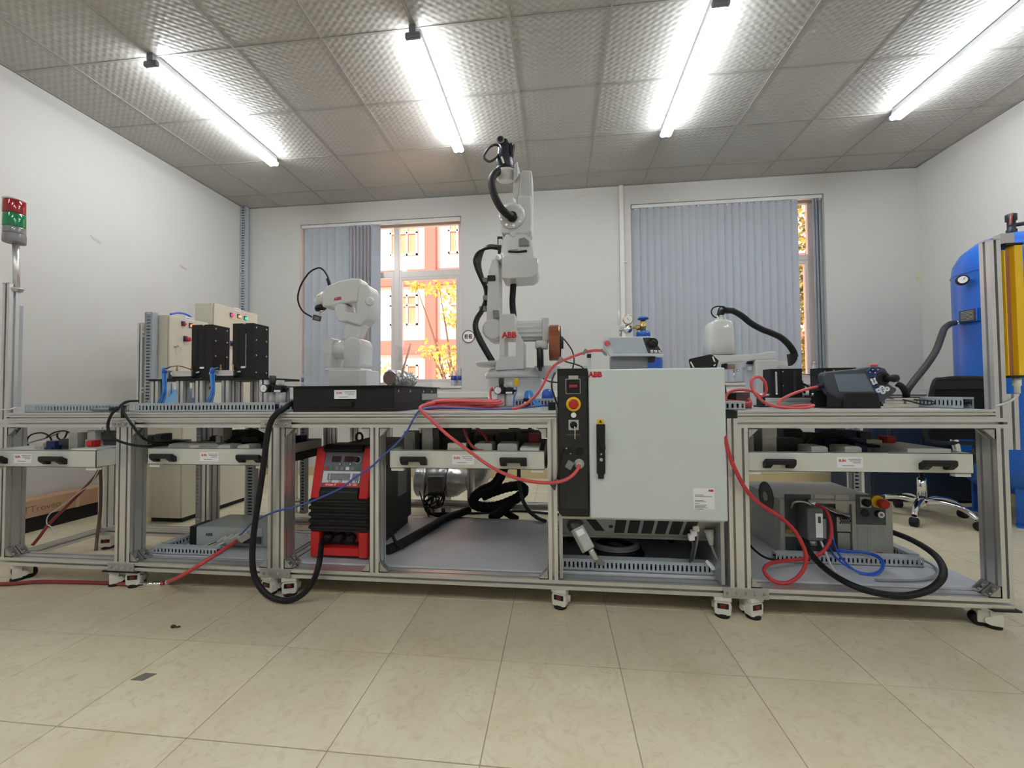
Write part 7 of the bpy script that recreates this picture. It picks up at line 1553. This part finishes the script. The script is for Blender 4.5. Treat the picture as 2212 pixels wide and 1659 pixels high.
t = thing('cable_plug', 'pale grey tapered plug with cable at the right end of the connector plate', 'plug', tuple(at(1538, 1180, 1.82)))
a, b = at(1531, 1144, 1.83), at(1537, 1178, 1.81); q = MB(); q.lathe(a, b-a, [(.02, 0), (.02, .012), (.017, .014), (.015, .03), (.008, (b-a).length)], 16); q.build('sleeve', RELG, t)
q = MB(); q.tube([b, at(1543, 1195, 1.81), at(1552, 1213, 1.82), at(1554, 1225, 1.84), at(1546, 1236, 1.92)], .005, 8, 6); q.build('cord', GCABLE, t)
q = MB(); q.prism(px([(1523, 1213), (1528, 1209), (1547, 1228), (1548, 1232), (1538, 1232)], 1.845), 1.845, 1.846, 'y'); q.build('tag', PAPER, t)
# hoses under the middle bench
YD_ = 2.78
bh = thing('robot_hose', 'big black ribbed hose coiled behind the middle drawer', 'hose', tuple(at(1075, 1118, YD_)))
q = MB(); corr(q, [at(1112, 915, YD_), at(1104, 950, YD_), at(1094, 985, YD_), at(1085, 1020, YD_-.04), at(1068, 1047, YD_-.06), at(1042, 1060, YD_-.06), at(1024, 1075, YD_-.05), at(1026, 1090, YD_-.04), at(1052, 1096, YD_-.03), at(1085, 1090, YD_-.02), at(1118, 1075, YD_), at(1132, 1060, YD_+.02), at(1124, 1050, YD_+.03), at(1098, 1052, YD_+.03), at(1066, 1062, YD_+.03), at(1042, 1072, YD_+.03)], .034, .03, .05, 14); q.build('tube', RUBBER, bh)
q = MB(); q.tube([at(1112, 1078, YD_), at(1098, 1092, YD_-.05), at(1080, 1107, YD_-.1), at(1062, 1120, YD_-.16)], .03, 12, 6); q.build('tail', RUBBER, bh)
q = MB(); q.tube([at(1062, 1090, YD_-.02), at(1080, 1100, YD_-.05), at(1100, 1112, YD_-.1), at(1116, 1121, YD_-.14)], .022, 12, 6); q.build('tail', RUBBER, bh)
cable('power_cable', 'grey cable dropping behind the middle drawer to the shelf', 'cable', DGREY, [(1120, 918, 2.7), (1121, 980, 2.68), (1121, 1030, 2.65), (1126, 1070, 2.6), (1140, 1100, 2.58), (1160, 1118, 2.56), (1178, 1126, 2.5)], .012)
cable('power_cable', 'black strip cable slanting behind the middle drawer to the right post', 'cable', CABLE, [(1150, 915, 2.7), (1137, 940, 2.7), (1122, 965, 2.68), (1112, 985, 2.66)], .012)
tz = lambda x, y, z=.155: atz(x, y, z)
wc = thing('welder_cable', 'fat black sleeved cable lying across the shelf behind the welder', 'cable', tuple(atz(880, 1172, ZB1+.006)))
q = MB(); q.tube([tz(836, 1188), tz(865, 1176), tz(900, 1156), tz(935, 1136), tz(962, 1120), V((-.60, 2.72, .14))], .024, 14, 8); q.build('sleeve', RUBBER, wc)
q = MB(); q.tube([tz(846, 1150, .25), tz(852, 1166, .2), tz(860, 1176, .175), tz(868, 1178, .16)], .008, 10, 6); q.build('lead', CABLE, wc)
for k, lab in enumerate(('innermost strand of black wires tangled behind the welder', 'second strand of black wires tangled behind the welder', 'third strand of black wires tangled behind the welder', 'fourth strand of black wires tangled behind the welder', 'outermost strand of black wires tangled behind the welder')):
    J = lambda x, y, Y: (x+random.uniform(-12, 12), min(1124, y+random.uniform(-7, 7)), Y+random.uniform(-.04, .04))
    cable('tangled_wire', lab, 'wire', CABLE, [(906+14*k, 1052+random.uniform(-10, 10), 2.80), J(912+10*k, 1072, 2.76), J(924+6*k, 1095, 2.72), J(950, 1085, 2.7), J(945, 1068, 2.7), J(925, 1080, 2.68), J(930, 1105, 2.66), J(945, 1118, 2.64), (985+22*k, 1122, 2.61)], .0042, 'wires tangled behind the welder')
cable('floor_cable', 'black cable running along the floor behind the middle bench, upper one', 'cable', CABLE, [V((-.95, 3.06, .012)), V((-.6, 3.1, .012)), V((-.3, 3.18, .012)), V((0, 3.12, .012)), V((.35, 3.1, .012))], .009)
cable('floor_cable', 'black cable running along the floor behind the middle bench, lower one', 'cable', CABLE, [V((-.85, 2.86, .012)), V((-.55, 2.84, .012)), V((-.25, 2.76, .012)), V((.1, 2.8, .012)), V((.45, 2.86, .012))], .009)
# air tubes
for (x, lab) in ((352, 'blue air tube bundle at the left pneumatic cylinder'), (456, 'blue air tube bundle at the right pneumatic cylinder')):
    t = thing('air_tube_bundle', lab, 'tube bundle', tuple(at(x, 872, 1.9)), 'blue tube bundles on the magazine stand')
    for k in range(4):
        o_ = (k-1.5)*.006; q = MB(); q.tube([at(x+6+3*k, 796+k, 1.92)+V((0, 0, .004*k)), at(x+2, 795+k, 1.91)+V((o_*.5, 0, 0)), at(x, 803, 1.905)+V((o_*.6, .004*k, 0)), at(x+1, 822, 1.90)+V((o_*.5, .004*k, 0)), at(x+4, 842, 1.90)+V((o_, 0, 0)), at(x+1, 856, 1.90)+V((o_*1.4, 0, 0)), at(x-6, 872, 1.90)+V((o_*1.8, 0, 0))], .0027, 8, 6); q.build('tube', BLUEC if k == 2 else BLUET, t)
    a = at(x+1, 803, 1.905); q = MB(); q.cyl(a+V((0, .006, -.006)), a+V((0, .006, .006)), .010, 12); q.build('tie', BLUEC, t)
cable('sensor_wire', 'thin black wire arching over the left pneumatic cylinder', 'wire', CABLE, [(358, 797, 1.91), (370, 792, 1.91), (386, 790.5, 1.91), (400, 794, 1.91), (413, 798, 1.92), (427, 799, 1.935)], .0022)
cable('air_tube', 'red air tube dropping from the regulator before the tall robot', 'tube', REDC, [V((at(1064, 838, 2.27).x, 2.27, .939)), (1062, 838, 2.26), (1059, 850, 2.25), (1062, 870, 2.22), (1073, 881, 2.15), (1086, 885, 2.05)], .0062)
cable('air_tube', 'thin blue air tube dropping from the regulator before the tall robot', 'tube', BLUEC, [(1116, 836, 2.26), (1116, 845, 2.25), (1110, 862, 2.24), (1109, 878, 2.22)], .003)
vt = thing('air_valve', 'small valve block with bent light blue tubes on the middle table', 'valve', tuple(atz(1138, 880, ZTOP)))
a = atz(1138, 879, ZTOP); q = MB(); q.box(a.x-.02, a.x+.012, a.y-.01, a.y+.02, ZTOP, ZTOP+.05, .003); q.build('body', BLACK, vt)
q = MB(); q.box(a.x-.016, a.x+.008, a.y-.012, a.y-.01, ZTOP+.012, ZTOP+.03); q.build('label', PAPER, vt)
for k in range(4):
    o_ = .006*k; q = MB(); q.tube([V((a.x-.012+o_, a.y+.005, ZTOP+.048)), V((a.x-.008+o_, a.y+.005, ZTOP+.085)), V((a.x+.01+o_, a.y+.005, ZTOP+.09)), V((a.x+.028+o_, a.y, ZTOP+.05)), V((a.x+.05+o_*2, a.y-.01, ZTOP+.012)), V((a.x+.11+o_*2, a.y-.02, ZTOP+.008))], .0034, 8, 6); q.build('tube', BLUET, vt)
q = MB(); a = atz(1190, 886, ZTOP); q.box(a.x-.012, a.x+.022, a.y, a.y+.05, ZTOP, ZTOP+.035, .002)
one('junction_block', BLACK, 'small black junction block at the right end of the middle table', 'block', q)
for pts, lab in (([(1212, 727, 2.68), (1222, 737, 2.66), (1236, 758, 2.64), (1240, 780, 2.63), (1236, 800, 2.62)], 'black lead falling from the copper spool end plate'),
                 ([(1212, 773, 2.6), (1222, 781, 2.5), (1240, 786, 2.4), (1256, 792, 2.3), (1262, 800, 2.25)], 'black lead running from the copper spool behind the switch panel'),
                 ([(1174, 818, 2.5), (1186, 824, 2.4), (1200, 826, 2.3), (1210, 826, 2.2)], 'black lead running from the tall robot turret toward the cabinet'),
                 ([(1198, 805, 1.9), (1193, 820, 1.86), (1192, 838, 1.83), (1198, 858, 1.81), (1206, 880, 1.79), (1211, 892, 1.745)], 'black lead drooping past the left edge of the switch panel'),
                 ([(1218, 968, 1.738), (1212, 985, 1.732), (1208, 1010, 1.73), (1204, 1035, 1.73)], 'black lead hanging from the cabinet socket over the post')):
    cable('robot_lead', lab, 'cable', CABLE, pts, .0042, 'black leads around the tall robot')
q = MB(); q.prism(px([(1187, 1046), (1203, 1036), (1200, 1058), (1197, 1060)], 1.735), 1.735, 1.755, 'y', .002)
one('plug_cap', DGREY, 'dark grey cone cap hanging at the post left of the control cabinet', 'cap', q)
# long cardboard box by the left wall
cbx = thing('cardboard_box', 'long flat cardboard box with handwriting lying along the left wall', 'box', (-3.63, 2.75, 0))
CARD = mat('cardboard', srgb(178, 142, 112), .8, 0, .05, 10, .1, 200)
q = MB(); q.box(-3.70, -3.565, 2.15, 3.35, .105, .222, .003); q.build('carton', CARD, cbx)
q = MB(); q.box(-3.69, -3.60, 2.2, 3.3, 0, .105); q.build('base_block', BLACK, cbx)  # black block added to fill the dark gap below the carton
y_ = atx(168, 1082, -3.565).y; q = MB(); q.box(-3.5655, -3.5635, y_-.012, y_+.012, .105, .222); q.build('tape_strip', mat('packing_tape', srgb(196, 160, 118), .35), cbx)
text('handwriting', 'TTroveo', mat('marker_brown', srgb(128, 96, 72), .8), cbx, (-3.5648, atx(92, 1100, -3.565).y, .16), .042, rot=(math.pi/2, 0, math.pi/2))
